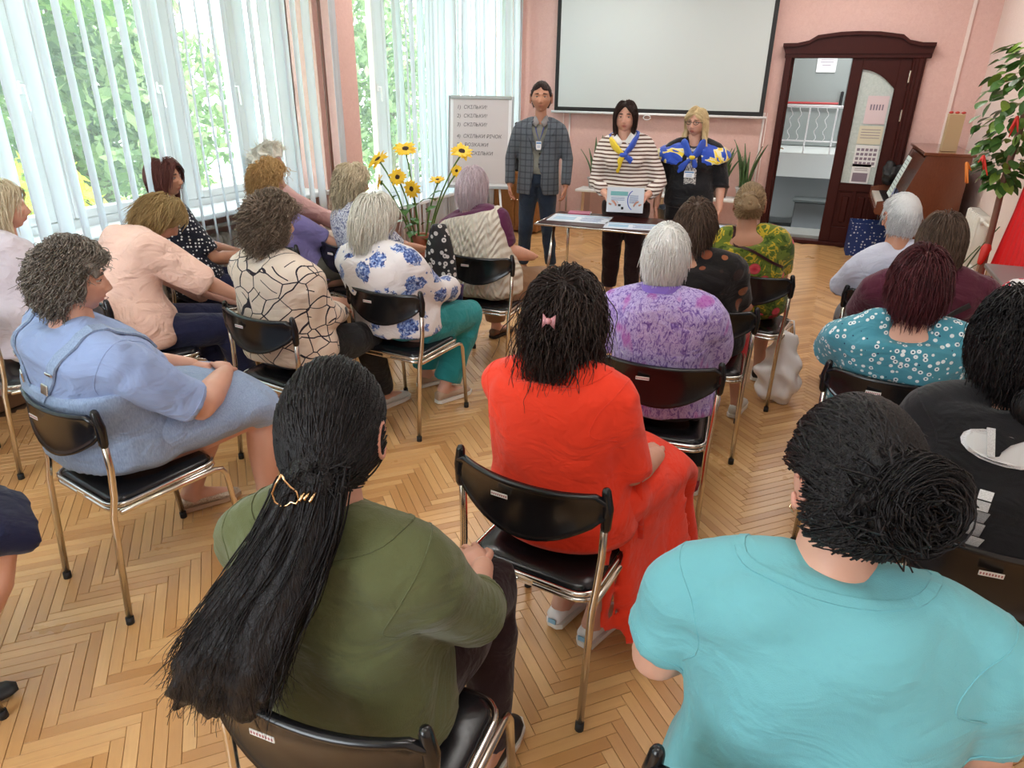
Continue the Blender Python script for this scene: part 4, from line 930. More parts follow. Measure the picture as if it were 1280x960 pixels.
def p_lines(t):
    n = t.n('VectorMath', operation='MULTIPLY_ADD'); v = t.coord((1, 1, 1.15)); nz = t.n('TexNoise'); nz.inputs['Scale'].default_value = 5; t.t.links.new(v, nz.inputs['Vector']); t.t.links.new(nz.outputs['Color'], n.inputs[0]); n.inputs[1].default_value = (.06, .06, .06); t.t.links.new(v, n.inputs[2])
    x = t.xyz(n.outputs[0]); cr = t.xyz(t.vor(7.0, n.outputs[0]).outputs['Color'])[0]; ln = lambda a, b_, k, w: t.math('LESS_THAN', t.math('FRACT', t.math('MULTIPLY', t.math('ADD', t.math('MULTIPLY', x[0], a), t.math('MULTIPLY', x[2], b_)), k)), w)
    e = t.math('LESS_THAN', t.vor(8.2, n.outputs[0], 'DISTANCE_TO_EDGE').outputs['Distance'], .022); l1 = t.math('MULTIPLY', ln(.8, 1.0, 10, .065), t.math('LESS_THAN', cr, .42)); l2 = t.math('MULTIPLY', ln(-.9, .8, 9, .06), t.math('GREATER_THAN', cr, .62))
    return t.mix(t.math('MAXIMUM', e, t.math('MAXIMUM', l1, l2)), (.74, .62, .51), (.018, .014, .025))
LINES = cloth('cream_cloth_black_lines', (0, 0, 0), patt=p_lines)
def p_blueflower(t):
    warp = t.noise(26, 4, None, .7); d = t.vor(7.6, None).outputs['Distance']; e = t.math('MULTIPLY_ADD', warp, .55, d); inner = t.noise(46, 3, None, .6, 1.2)
    blue = t.ramp(inner, [(.36, (.02, .03, .12)), (.48, (.08, .14, .40)), (.56, (.25, .36, .64)), (.66, (.70, .72, .80))]); sm = t.vor(17).outputs['Distance']
    base = t.mix(t.math('LESS_THAN', t.math('MULTIPLY_ADD', warp, .5, sm), .36), (.78, .74, .74), (.09, .15, .36)); return t.mix(t.math('LESS_THAN', e, .69), base, blue)
BFLOW = cloth('white_cotton_blue_roses', (0, 0, 0), patt=p_blueflower)
def p_vest(t): return t.mix(t.noise(120, 2), (.56, .50, .41), (.70, .64, .54))
VEST = NT('cream_cable_knit', .9); VEST.base(p_vest(VEST)); _v = VEST.xyz(); _w = VEST.math('MULTIPLY', VEST.math('SINE', VEST.math('MULTIPLY', _v[0], 150.0)), VEST.math('SINE', VEST.math('MULTIPLY_ADD', _v[2], 95.0, VEST.math('MULTIPLY', VEST.math('SINE', VEST.math('MULTIPLY', _v[0], 75.0)), 1.6)))); VEST.bump(_w, .8, .010); VEST = VEST.m
def p_purple(t):
    v = t.coord((1.2, 1.2, .55)); a = t.noise(38, 5, v, .75, 2.0); b = t.noise(6, 2, t.coord((2, 2, 1))); c = t.ramp(a, [(.36, (.10, .045, .26)), (.47, (.30, .20, .55)), (.54, (.62, .54, .78)), (.60, (.34, .22, .56)), (.68, (.78, .74, .86))]); return t.mix(t.math('MULTIPLY', t.ramp(b, [(.56, (0, 0, 0)), (.64, (1, 1, 1))]), .7), c, (.42, .07, .40))
PURP = cloth('violet_marbled_print', (0, 0, 0), patt=p_purple)
def p_bigdots(t):
    v = t.vor(11.5, t.coord(), 'F1', .15); col = t.xyz(v.outputs['Color']); c = t.ramp(col[0], [(0, (.03, .015, .012)), (.35, (.20, .055, .022)), (.7, (.30, .10, .04)), (.9, (.05, .035, .03))], 'CONSTANT')
    return t.mix(t.math('LESS_THAN', v.outputs['Distance'], .36), (.009, .007, .007), c)
BIGD = cloth('black_cloth_rust_dots', (0, 0, 0), patt=p_bigdots)
def p_tropic(t):
    v = t.vor(11, t.coord((1, 1, 1))); r = t.xyz(v.outputs['Color']); n = t.noise(7, 3, None, .6, 1.5)
    g = t.ramp(n, [(.30, (.05, .09, .012)), (.44, (.14, .19, .025)), (.54, (.55, .40, .03)), (.60, (.10, .16, .02)), (.7, (.30, .26, .03))], 'CONSTANT'); fl = t.ramp(v.outputs['Distance'], [(0, (.75, .45, .10)), (.12, (.55, .02, .05)), (.30, (.75, .10, .12)), (.42, (.40, .015, .03))])
    return t.mix(t.math('MULTIPLY', t.math('LESS_THAN', v.outputs['Distance'], .38), t.math('GREATER_THAN', r[0], .52)), g, fl)
TROP = cloth('green_cloth_red_flowers', (0, 0, 0), patt=p_tropic)
def p_ditsy(t):
    v = t.vor(44, None, 'F1', .8).outputs['Distance']; ring = t.math('MULTIPLY', t.math('LESS_THAN', v, .36), t.math('GREATER_THAN', v, .16)); r = t.xyz(t.vor(44, None, 'F1', .8).outputs['Color'])
    b = t.mix(t.noise(9, 3), (.035, .20, .27), (.10, .34, .42)); b = t.mix(t.math('LESS_THAN', v, .14), b, (.01, .04, .10)); return t.mix(t.math('MULTIPLY', ring, t.math('GREATER_THAN', r[0], .30)), b, (.75, .80, .80))
DITSY = cloth('blue_cloth_white_florets', (0, 0, 0), patt=p_ditsy)
def p_polka(t): return t.mix(t.math('LESS_THAN', t.vor(46, None, 'F1', .25).outputs['Distance'], .30), (.010, .011, .022), (.75, .75, .75))
POLKA = cloth('navy_cloth_white_dots', (0, 0, 0), patt=p_polka)
def p_fleck(t): return t.ramp(t.noise(80, 3, None, .7), [(.44, (.12, .13, .24)), (.52, (.62, .62, .68))])
FLECK = cloth('white_cloth_navy_flecks', (0, 0, 0), patt=p_fleck)
def p_leopard(t): return t.ramp(t.noise(60, 3, None, .7, 1), [(.46, (.04, .035, .03)), (.53, (.48, .44, .36))])
LEOP = cloth('black_and_beige_print', (0, 0, 0), patt=p_leopard)
STRIPE = cloth('white_jersey_brown_stripes', (0, 0, 0), patt=p_stripe((.11, .05, .035), (.76, .70, .64), .030, .60))
def p_plaid(t):
    x = t.xyz(); f = lambda s, d: t.math('LESS_THAN', t.math('FRACT', t.math('MULTIPLY', s, 18.0)), d); b = t.mix(t.noise(200, 2), (.055, .065, .080), (.13, .15, .175)); c = t.mix(t.math('MULTIPLY', f(x[0], .22), .55), b, (.025, .028, .038)); return t.mix(t.math('MULTIPLY', f(x[2], .22), .55), c, (.025, .028, .038))
PLAID = cloth('grey_blue_checked_wool', (0, 0, 0), 300, patt=p_plaid, fold=.25)
def p_scarf(t):
    z = t.noise(4.5, 2, t.coord((1, 1, 2)), .5, 1.5); return t.ramp(z, [(.0, (.02, .07, .46)), (.50, (.03, .10, .55)), (.54, (.80, .72, .42)), (.60, (.85, .62, .04)), (.66, (.03, .09, .50))], 'CONSTANT')
SCARF = cloth('blue_yellow_silk', (0, 0, 0), patt=p_scarf, rough=.45)
def p_print(t): return t.ramp(t.noise(34, 3, None, .6, 2), [(.47, (.14, .13, .13)), (.52, (.62, .60, .57))])
PRINT = cloth('white_cloth_grey_print', (0, 0, 0), patt=p_print)
WHSHOE = simple('white_shoe', (.78, .77, .76), .5); BEIGES = simple('beige_shoe', (.46, .31, .21), .6, bump=(80, .4, .004)); SOLEW = simple('sole_white', (.76, .72, .66), .6); GOLDSH = NT('woven_gold_shoe', .4, .2); GOLDSH.base(GOLDSH.mix(GOLDSH.vor(180).outputs['Distance'], (.62, .50, .38), (.30, .20, .13))); GOLDSH = GOLDSH.m
REDSH = simple('dark_red_shoe', (.28, .015, .04), .6); BLKSH = simple('black_shoe', (.012, .012, .014), .5); BRSH = simple('brown_shoe', (.16, .08, .045), .5); LGSH = simple('silver_sneaker', (.60, .58, .54), .5, bump=(60, .5, .004)); METAL_G = simple('gold_metal', (.85, .56, .30), .18, 1.0)
LIFT = Vector((0, 0, 1))

# ------------------------------------------------------------------ front of the picture: olive blouse, red dress, turquoise tee, denim pinafore
chair('folding chair under the woman in the olive blouse, nearest the camera', -.665, .87, 2)
chair('folding chair under the woman in the red dress, in the middle of the room', -.570, 1.72, -6)
chair('folding chair under the woman in turquoise, only the backrest corner in view', .16, .98, -4)
chair('folding chair under the woman in the denim pinafore on the left', -2.15, 1.50, -10)

def olive_woman():
    I = person('person with long black hair clipped back, olive green blouse and dark trousers, back to camera', (-.73, .90), 5, (-.735, .90, 1.195), hyaw=10, hpitch=6, W=1.02, D=1.0, hs=1.08, shw=1.08, vox=.010, seed=2, skin=SKIN,
        arms={-1: dict(elbow=(-.31, .08, .76), wrist=(-.16, .34, .68)), 1: dict(elbow=(.30, .10, .74), wrist=(.15, .36, .66))},
        legs={1: dict(knee=(.15, .44, .52), ankle=(.19, .28, .10)), -1: dict(knee=(-.10, .46, .54), ankle=(-.12, .34, .10))},
        top=dict(mat=OLIVE, name='blouse', sleeve=.62, infl=.022, loose=1.35, neck=.925, wr=.013, wf=6.5, cuff=1.0, flare=.05, neckband=OLIVE, nb=(.112, .088), nbr=.005), bottom=dict(kind='trousers', mat=AUBP, len=.95), shoes=dict(mat=BLKSH, sole=SOLEW))
    C, M_, s, P = I['C'], I['M'], I['hs'], I['P']; rg = np.random.RandomState(5)
    st = []
    def sc(d): return np.array(d) / np.linalg.norm(d) * np.array([RX, RY, RZ])
    def sweepset(n, off, rr):
        out = []
        for k in range(n):
            while True:
                d = rg.normal(size=3); d /= np.linalg.norm(d)
                if d[2] > .35 and d[1] < .62 or (d[1] < .12 and d[2] > -.3) or (d[1] < -.3 and d[2] > -.62): break
            p0 = d * np.array([RX, RY, RZ]) * off; g = np.array([.012, -.112, -.045]) + rg.normal(size=3) * rr
            t = np.linspace(0, 1, 12)[:, None]; p = p0 * (1 - t) + g * t; R_ = np.array([RX, RY, RZ]) * off * (1 + .04 * rg.rand())
            rho = np.linalg.norm(p / R_, axis=1)[:, None]; p = np.where(rho < 1, p / rho, p); p[:, 2:] -= .010 * np.sin(t * 3.14) * (d[2] > 0)
            # tail: over the back to the left
            side = rg.normal() * .5; tl = []
            G = [(.012, -.112, -.045), (.0, -.128, -.10), (-.035, -.165, -.19), (-.080, -.195, -.27), (-.105, -.210, -.33), (-.125 + .03 * side, -.200, -.395)]
            G = np.array(G); w = np.clip(rg.normal(size=3), -1.7, 1.7) * np.array([1, .45, .6]) * (.0165 if off > 1.1 else .0145); L = 26; tt = np.linspace(0, (len(G) - 1) * (.78 + .22 * rg.rand()), L); i = np.minimum(tt.astype(int), len(G) - 2); f = (tt - i)[:, None]; q = G[i] * (1 - f) + G[i + 1] * f
            # smooth the polyline
            for _ in range(6): q[1:-1] = (q[:-2] + q[1:-1] * 2 + q[2:]) / 4
            u = np.linspace(0, 1, L)[:, None]; ph = rg.rand() * 6.28; e = rg.normal(size=3); e /= np.linalg.norm(e)
            q = q + w * (1.15 + 1.9 * u) + e * np.sin(u * 13 + ph) * .009 * u
            out.append(np.vstack([p, q + (g - G[0]) * (1 - u)]))
        return out
    capn = np.array(sweepset(220, .97, .008)); strd = np.array(sweepset(2300, 1.16, .012))
    hair_build(P, C, M_, s, BLK, capn, strd, .0013, .015, rg)
    # gold heart clip, open outline plus claw
    L = lambda x, y, z: hlocal(I, x, y, z)
    cl = MB(); hp = [(-.016, .034), (-.026, .018), (-.033, .002), (-.030, -.012), (-.020, -.019), (-.010, -.016), (-.004, -.010), (.004, -.012), (.009, -.004), (.006, .008), (-.004, .016), (-.011, .024), (-.016, .034)]
    cl.tube([L(x - .002, -.156, -.046 + z) for x, z in hp], .0018, 8); co = cl.obj('hair_clip', METAL_G, P, True)
    q = MB(); [q.tube([L(.010 + .008 * k, -.156, -.054), L(.013 + .008 * k, -.166, -.046 + .004 * (k % 2)), L(.016 + .008 * k, -.154, -.038)], .0028, 6) for k in range(3)]; q.obj('clip_claw', METAL_G, co, True)
    q = MB(); q.tube([L(.09, -.03, -.20), L(.105, -.065, -.212), L(.125, -.075, -.222)], .004, 6); q.obj('bag_strap', BLKSH, P, True)
olive_woman()

def red_woman():
    I = person('person in a long bright red dress, shoulder length dark hair with pink clip', (-.575, 1.76), -8, (-.605, 1.80, 1.165), hyaw=10, hpitch=8, W=1.20, D=1.14, hs=1.0, shw=.98, vox=.0115, seed=4,
        arms={-1: dict(elbow=(-.30, .14, .78), wrist=(-.10, .36, .70)), 1: dict(elbow=(.32, .05, .72), wrist=(.20, .30, .66), r=1.05)},
        legs={-1: dict(knee=(-.12, .40, .50), ankle=(-.02, .10, .10), foot=(.1, 1, 0)), 1: dict(knee=(.14, .40, .50), ankle=(.11, .08, .09), foot=(.15, 1, 0))},
        top=dict(mat=RED, name='dress_top', sleeve=.50, infl=.015, neck=.935, wr=.006, neckband=RED, nb=(.105, .085), nbr=.005, flare=.05, hem=-.13), bottom=dict(kind='skirt', mat=RED, name='dress_skirt', hem=.14, w=1.1, shift=.05, wr=.008, flare=1.2, drape=[((.20, -.02, .60), (.26, .34, .58), (.27, -.06, .16), (.36, .36, .13)), ((.18, -.10, .58), (.24, .2, .56), (.20, -.12, .22), (.33, .14, .14))]),
        shoes=dict(mat=WHSHOE, sole=SOLEW, L=.95))
    P = I['P']
    put_hair(I, BLKB, seed=3, n=2200, length=.26, thick=.036, curl=.006, cfreq=2.5, grav=.75, flow=.55, vol=(1.06, 1.02, 1.0), blob=.018, sr=.0015, inward=.25, jit=.22, front=.2, capn=170, rag=.22)
    L = lambda x, y, z: hlocal(I, x, y, z)
    c = MB()
    for sx in (-1, 1): c.loft([[L(sx * .004, -.146, .012 + z) for z in (-.006, .006)] + [L(sx * .004, -.150, .012 + z) for z in (.006, -.006)], [L(sx * .018, -.140, .012 + z) for z in (-.022, .018)] + [L(sx * .018, -.144, .012 + z) for z in (.018, -.022)]])
    c.ell(L(0, -.150, .012), .009, None, 10, 7); c.obj('hair_clip', simple('dusty_pink_plastic', (.50, .22, .24), .35), P, True)
    s = I['K']
    for sd in (-1, 1):
        an = s[sd][2]; ft = s[sd][3]; r_ = Vector((1, 0, 0)); b = Vector((an.x, an.y, .045)) - ft * .066
        q = MB(); q.bev(b.x, b.y, b.z, .030, .003, .020, .002); q.obj('heel_patch', simple('light_blue_patch', (.25, .48, .66), .5), P)
    q = MB(); q.tube([(.235, .03, .72), (.245, .045, .62), (.255, .05, .50)], [(.012, .003)] * 3, 8); q.obj('dress_tie', RED, P, True)
red_woman()

def turq_woman():
    I = person('person in a turquoise short sleeved tee with dark hair pinned up, nearest on the right', (.17, 1.02), -3, (.135, 1.12, 1.185), hyaw=32, hpitch=8, hroll=4, W=1.34, D=1.20, hs=1.07, shw=1.06, vox=.011, seed=6, neckr=1.15, full=1.1, skin=SKIN,
        arms={-1: dict(elbow=(-.345, .02, .76), wrist=(-.14, .30, .70), r=1.1), 1: dict(elbow=(.36, .05, .76), wrist=(.16, .32, .70))},
        top=dict(mat=TURQ, name='tee_shirt', sleeve=.40, infl=.012, neck=.985, wr=.007, neckband=TURQ, nbr=.009, nbz=.030, flare=.03, loose=1.08), bottom=dict(kind='trousers', mat=GREYP, len=.95), shoes=dict(mat=BLKSH))
    P, C, M_, s = I['P'], I['C'], I['M'], I['hs'] * 1.04; rg = np.random.RandomState(8); out = {}
    for key, n, off in (('c', 190, .96), ('s', 3600, 1.18)):
        o = []
        for k in range(n):
            while True:
                d = rg.normal(size=3); d /= np.linalg.norm(d)
                if d[2] > .45 and d[1] < .70 or (d[1] < .50 and d[2] > .10) or (d[1] < -.15 and d[2] > -.62): break
            p0 = d * np.array([RX, RY, RZ]) * off; g = np.array([.0, -.108, .020]) + rg.normal(size=3) * .024; t = np.linspace(0, 1, 12)[:, None]
            p = p0 * (1 - t) + g * t; R_ = np.array([RX, RY, RZ]) * off * (1.0 + .06 * rg.rand()); rho = np.linalg.norm(p / R_, axis=1)[:, None]; p = np.where(rho < 1, p / rho, p)
            # loose twist at the back of the head
            a0 = rg.rand() * 6.28; u = np.linspace(0, 1, 14)[:, None]; rr = (.014 + .034 * rg.rand()) * (1 if key == 's' else .55); a = a0 + u * 4.5
            q = np.array([.012, -.104, .026]) + np.hstack([np.cos(a) * rr * 1.15, -np.sin(u * 3.0) * .030 * (.5 + (rg.rand() if key == 's' else -.2)), np.sin(a) * rr * 1.15]); f = np.linspace(0, 1, 5)[1:-1, None]; br = g * (1 - f) + q[0] * f
            o.append(np.vstack([p, br, q + rg.normal(size=3) * .006]))
        out[key] = np.array(o)
    hair_build(P, C, M_, s, BLK, out['c'], out['s'], .0016, .0125, rg)
    hair(P, C, M_, s, BLK, seed=21, n=60, length=.05, thick=.006, grav=.4, flow=.9, capn=0, sr=.0009, name='loose_hairs', backz=-.9, jit=.6)
    e = MB(); e.tube([hlocal(I, -.083, .006, -.036), hlocal(I, -.090, .004, -.044), hlocal(I, -.083, .002, -.052)], .002, 6); e.obj('earring', METAL_G, P, True)
turq_woman()

def denim_woman():
    I = person('person with short curly grey hair, blue tee and denim pinafore dress, on the left', (-2.24, 1.53), -12, (-2.215, 1.47, 1.16), hyaw=-30, hpitch=4, W=1.5, D=1.45, hs=1.02, shw=.98, vox=.012, seed=9, full=1.12, bust=.03, fine=True, neckr=1.1,
        arms={-1: dict(elbow=(-.33, .12, .76), wrist=(-.07, .36, .70), hd=(.8, .5, -.1), hn=(0, -.2, -1)), 1: dict(elbow=(.35, .16, .70), wrist=(.10, .40, .70), hd=(-.9, .35, .05), hn=(0, -.3, -1), r=1.12, curl=.6)},
        legs={-1: dict(knee=(-.12, .46, .51), ankle=(-.16, .30, .09), foot=(.3, 1, 0)), 1: dict(knee=(.15, .50, .51), ankle=(.16, .46, .085), foot=(.2, 1, 0))},
        top=dict(mat=BLUET, name='tee_shirt', sleeve=.46, infl=.012, neck=.985, wr=.006, loose=1.08, hem=.12), bottom=dict(kind='skirt', mat=DENIM, name='denim_skirt', hem=.44, w=1.06, wr=.004, knee=.46), shoes=dict(mat=GOLDSH, sole=BEIGES, h=.75))
    P = I['P']; ring, prof, W, D = I['ring'], I['prof'], I['W'], I['D']
    b = MB(); b.loft([ring(t, hw * W, hd * D, fo, infl=.024) for t, hw, hd, fo in prof if t < .68]); fused(b, 'pinafore_bib', DENIM, P, .012, 5, .004, 10, 3)
    fr = I['frame']
    for sd in (-1, 1):      # shoulder straps with buckles, crossing from the bib over the shoulders
        def sf(t, x, side, e):
            ip = lambda k: float(np.interp(t, [p[0] for p in prof], [p[k] for p in prof])); hw, hd = ip(1) * W + .02, ip(2) * D + .02; q = min(.97, abs(x) / hw); c, rt, fw, tg = fr(t); return c + rt * x + fw * (ip(3) + side * (hd * (1 - q ** 2.3) ** .43 + e))
        c, rt, fw, tg = fr(.93)
        pts = [sf(.60, sd * .045, -1, .014), sf(.68, sd * .075, -1, .012), sf(.76, sd * .105, -1, .012), sf(.84, sd * .130, -1, .016), sf(.89, sd * .140, -1, .020), c + rt * sd * .150 - fw * .01 + tg * .028, sf(.89, sd * .135, 1, .02), sf(.80, sd * .11, 1, .015), sf(.70, sd * .10, 1, .015)]
        so = stick(I['top'], poly(pts), (.020, .0035), DENIM, P, 'shoulder_strap', .006)
        ok, p, nr, _ = I['top'].closest_point_on_mesh(pts[1]); q = MB(); q.bev(*(p + nr * .012), .046, .036, .006, .003, nr.to_track_quat('Z', 'Y').to_matrix()); q.obj('buckle', CHROME, so)
        ok, p, nr, _ = I['top'].closest_point_on_mesh(pts[2].lerp(pts[3], .5)); q = MB(); q.bev(*(p + nr * .012), .046, .012, .006, .003, nr.to_track_quat('Z', 'Y').to_matrix()); q.obj('slider', CHROME, so)
    put_hair(I, GRYC, seed=5, n=2600, length=.075, thick=.026, curl=.008, cfreq=1.6, grav=.3, flow=.9, vol=(1.05, 1.05, 1.02), blob=.018, sr=.0018, jit=.22, front=.28, backz=-.86, capn=260)
    e = MB(); e.ell(hlocal(I, .086, .004, -.040), .004, None, 8, 5); e.obj('earring', METAL_G, P, True)
    face_parts(P, I['C'], I['M'], I['hs'], GRYC)
denim_woman()

# ------------------------------------------------------------------ the seated audience behind them
def earring(I, sd, big=False):
    e = MB()
    if big: e.tube([hlocal(I, sd * .084, .004 + .012 * math.cos(a), -.052 + .014 * math.sin(a)) for a in [k * PI / 8 for k in range(17)]], .0014, 6)
    else: e.ell(hlocal(I, sd * .085, .002, -.040), .004, None, 8, 5)
    e.obj('earring', METAL_G, I['P'], True)
def spectacles(I, col, rim=.0016):
    P = I['P']; L = lambda x, y, z: hlocal(I, x, y, z); g = MB()
    for sx in (-1, 1):
        g.tube([L(sx * .032 + .022 * math.cos(a), .096 - .004 * abs(math.cos(a)), .004 + .014 * math.sin(a)) for a in [k * PI / 8 for k in range(17)]], rim, 6); g.tube([L(sx * .054, .092, .008), L(sx * .078, .06, .008), L(sx * .082, .0, .004)], rim, 6)
    g.tube([L(-.010, .099, .008), L(0, .101, .010), L(.010, .099, .008)], rim, 6); g.obj('spectacles', col, P, True)

LAPL = dict(elbow=(-.27, .12, .76), wrist=(-.09, .36, .70)); LAPR = dict(elbow=(.27, .12, .76), wrist=(.09, .36, .70))
def simple_person(label, at, yaw, head, hmat, hkw, topd, bot, sh=None, after=None, **kw):
    I = person(label, at, yaw, head, top=topd, bottom=bot, shoes=sh, **kw)
    put_hair(I, hmat, **hkw)
    if after: after(I)
    return I

chair('folding chair under the person in the violet shirt', -.46, 2.71, 6)
def _c(I):
    c = MB(); fr = I['frame']; c_, r_, f_, t_ = fr(.975); pts = [c_ + r_ * .078 * math.cos(a) + f_ * (.068 * math.sin(a)) + t_ * (.012 - .012 * math.sin(a)) for a in [math.radians(110 + 320 * k / 20) for k in range(21)]]
    c.tube(pts, [(.024, .006)] * 21, 8, ref=(0, 0, 1)); c.obj('collar', PURPC, I['P'], True)
simple_person('person with short white hair in a violet marbled shirt with a plain collar', (-.47, 2.73), 2, (-.495, 2.68, 1.175), WHT,
    dict(seed=31, n=1300, length=.085, thick=.018, grav=.75, flow=.8, front=.3, backz=-.70, sr=.0016, crown=(0, -.30, .95), jit=.12, capn=200, blob=.010, rag=.1, sidez=-.15),
    dict(mat=PURP, sleeve=.98, infl=.020, loose=1.22, neck=.985, wr=.008, name='shirt', hem=-.12, flare=.06), dict(kind='trousers', mat=BLACKC, len=.93), dict(mat=REDSH, sole=SOLEW),
    after=_c, W=1.13, D=1.08, hs=1.0, vox=.013, seed=12, skin=SKIN, arms={-1: dict(elbow=(-.30, .08, .76), wrist=(-.08, .34, .68)), 1: dict(elbow=(.33, .08, .76), wrist=(.12, .36, .68))},
    legs={-1: dict(knee=(-.1, .43, .50), ankle=(.02, .26, .09), foot=(.2, 1, 0)), 1: dict(knee=(.13, .44, .50), ankle=(.17, .22, .09), foot=(-.1, 1, 0))})

chair('folding chair under the person in black with rust dots', -.40, 3.52, 4)
simple_person('person with short brown hair in a black top with rust dots', (-.44, 3.54), 0, (-.51, 3.46, 1.155), BRN,
    dict(seed=33, n=900, length=.12, thick=.028, grav=.7, flow=.75, front=.3, backz=-.72, sr=.0018, jit=.18, capn=180, blob=.014, rag=.15),
    dict(mat=BIGD, sleeve=.45, infl=.018, loose=1.2, neck=.91, wr=.007, name='blouse'), dict(kind='trousers', mat=REDP, len=.55), dict(mat=LGSH, sole=SOLEW),
    W=1.18, D=1.1, vox=.014, seed=14, skin=SKIN_T, arms={-1: LAPL, 1: dict(elbow=(.32, .08, .74), wrist=(.2, .36, .66))}, legs={1: dict(knee=(.15, .43, .50), ankle=(.22, .36, .09)), -1: dict(knee=(-.1, .43, .5), ankle=(-.06, .4, .09))})

chair('folding chair under the person in the green flowered dress', -.235, 4.30, -8)
def _strap(I):
    fr = I['frame']; a = fr(.90); b = fr(.55); c = fr(.92)
    pts = [a[0] + a[1] * -.085 + a[2] * .02 + a[3] * .05, a[0] + a[1] * -.06 - a[2] * .095, fr(.8)[0] + a[1] * .03 - a[2] * .135, fr(.62)[0] + a[1] * .14 - a[2] * .135, fr(.5)[0] + a[1] * .205 - a[2] * .06]
    stick(I['top'], poly(pts), (.008, .002), simple('dark_strap', (.04, .008, .012), .4), I['P'], 'bag_strap', .003)
def bun(I, mat, c0=(0, -.115, .015), r=.042, n=380, seed=3, sr=.0016, flat=1.0):
    rg = np.random.RandomState(seed); o = []; cp = []
    for k in range(n + 40):
        a0 = rg.rand() * 6.28; u = np.linspace(0, 1, 18)[:, None]; rr = r * (.35 + .65 * rg.rand() ** .5 * (1 if k < n else .7)); a = a0 + u * 5; ph = rg.normal() * .5
        q = np.array(c0) + np.hstack([np.cos(a) * rr, -.010 - np.sqrt(np.maximum(0, 1 - (rr / r * .95) ** 2)) * r * .8 * flat + .005 * np.sin(a * 3 + ph), np.sin(a) * rr * 1.1]); (o if k < n else cp).append(q + rg.normal(size=3) * .003)
    return np.array(cp), np.array(o), rg
def swept(I, mat, goal, seed=1, n=900, off=1.12, spread=.02, sr=.0015, hl=None, capoff=.98, blob=.012, capn=150):
    rg = np.random.RandomState(seed); res = []
    for cnt, of in ((capn, capoff), (n, off)):
        o = []
        for k in range(cnt):
            while True:
                d = rg.normal(size=3); d /= np.linalg.norm(d)
                if d[2] > .45 and d[1] < .68 or (d[1] < .22 and d[2] > .0) or (d[1] < -.15 and d[2] > -.65): break
            p0 = d * np.array([RX, RY, RZ]) * of; g = np.array(goal) + rg.normal(size=3) * spread; t = np.linspace(0, 1, 13)[:, None]; p = p0 * (1 - t) + g * t; R_ = np.array([RX, RY, RZ]) * of * (1 + .05 * rg.rand()); rho = np.linalg.norm(p / R_, axis=1)[:, None]; o.append(np.where(rho < 1, p / rho, p))
        res.append(np.array(o))
    return hair_build(I['P'], I['C'], I['M'], I['hs'], mat, res[0], res[1], sr, blob, rg)
I = person('person with hair in a low bun and a green dress with red flowers', (-.26, 4.33), 4, (-.34, 4.27, 1.16), hyaw=2, hpitch=4, W=1.12, D=1.05, vox=.014, seed=15, skin=SKIN_T, arms={-1: LAPL, 1: dict(elbow=(.30, .06, .74), wrist=(.16, .34, .68))},
    top=dict(mat=TROP, name='dress_top', sleeve=.42, infl=.018, loose=1.25, neck=.885, wr=.006, yk=.09), bottom=dict(kind='skirt', mat=TROP, name='dress_skirt', hem=.22, wr=.006), shoes=dict(mat=BLKSH, sole=SOLEW), legs={1: dict(knee=(.1, .43, .5), ankle=(.12, .20, .09)), -1: dict(knee=(-.1, .43, .5), ankle=(-.06, .4, .09))})
swept(I, BUNC, (0, -.118, .01), 5, 700, 1.14, .022, .0018); _a, _b, _r = bun(I, BUNC, (0, -.112, .012), .040); hair_build(I['P'], I['C'], I['M'], 1, BUNC, _a, _b, .0018, .012, _r, 'bun'); _strap(I)
MB().ell(hlocal(I, .01, -.155, .02), (.014, .006, .012), None, 8, 5).obj('hair_flower', simple('yellow_flower', (.75, .45, .04), .6), I['P'], True)

chair('folding chair under the silver haired person in the pale tee', .50, 4.18, -10)
simple_person('person with short silver hair in a pale grey tee on the right', (.50, 4.15), 10, (.42, 4.06, 1.185), SILV,
    dict(seed=36, n=1000, length=.055, thick=.012, grav=.3, flow=1.0, front=.35, backz=-.70, sr=.0015, crown=(0.1, -.45, .85), jit=.12, capn=180, blob=.009, sidez=-.1),
    dict(mat=LGREY, sleeve=.48, infl=.014, loose=1.15, neck=.945, wr=.006), dict(kind='trousers', mat=GREYC), dict(mat=BLKSH),
    hyaw=14, W=1.05, D=1.02, vox=.014, seed=16, skin=SKIN_T, male=True, arms={-1: dict(elbow=(-.29, .04, .76), wrist=(-.14, .32, .70)), 1: LAPR})

chair('folding chair under the person in plum knitwear', .56, 3.72, -6)
def _b(I):
    fr = I['frame']; pts = [fr(.78)[0] + fr(.78)[1] * .14 - fr(.78)[2] * .125, fr(.6)[0] - fr(.6)[2] * .155, fr(.45)[0] - fr(.4)[1] * .17 - fr(.4)[2] * .13, fr(.38)[0] - fr(.4)[1] * .225 - fr(.4)[2] * .02]
    stick(I['top'], poly(pts), (.013, .002), BLKSH, I['P'], 'bag_strap', .003)
simple_person('person with smooth brown hair in a plum knit with a crossbody strap', (.57, 3.72), 6, (.56, 3.64, 1.15), BRN,
    dict(seed=38, n=1100, length=.15, thick=.030, grav=.85, flow=.7, front=.3, backz=-.75, sr=.0017, crown=(0, -.25, .95), jit=.08, capn=200, blob=.015, inward=.3, rag=.1),
    dict(mat=PLUM, sleeve=.95, infl=.022, loose=1.2, neck=.94, wr=.006, name='knit_top'), dict(kind='skirt', mat=LEOP, name='skirt', hem=.15, w=1.05), dict(mat=BLKSH),
    after=_b, hyaw=6, hpitch=10, W=1.22, D=1.12, vox=.014, seed=17, skin=SKIN, arms={-1: dict(elbow=(-.34, .06, .76), wrist=(-.22, .26, .70), r=1.1), 1: dict(elbow=(.34, .1, .76), wrist=(.1, .34, .70), r=1.1)})

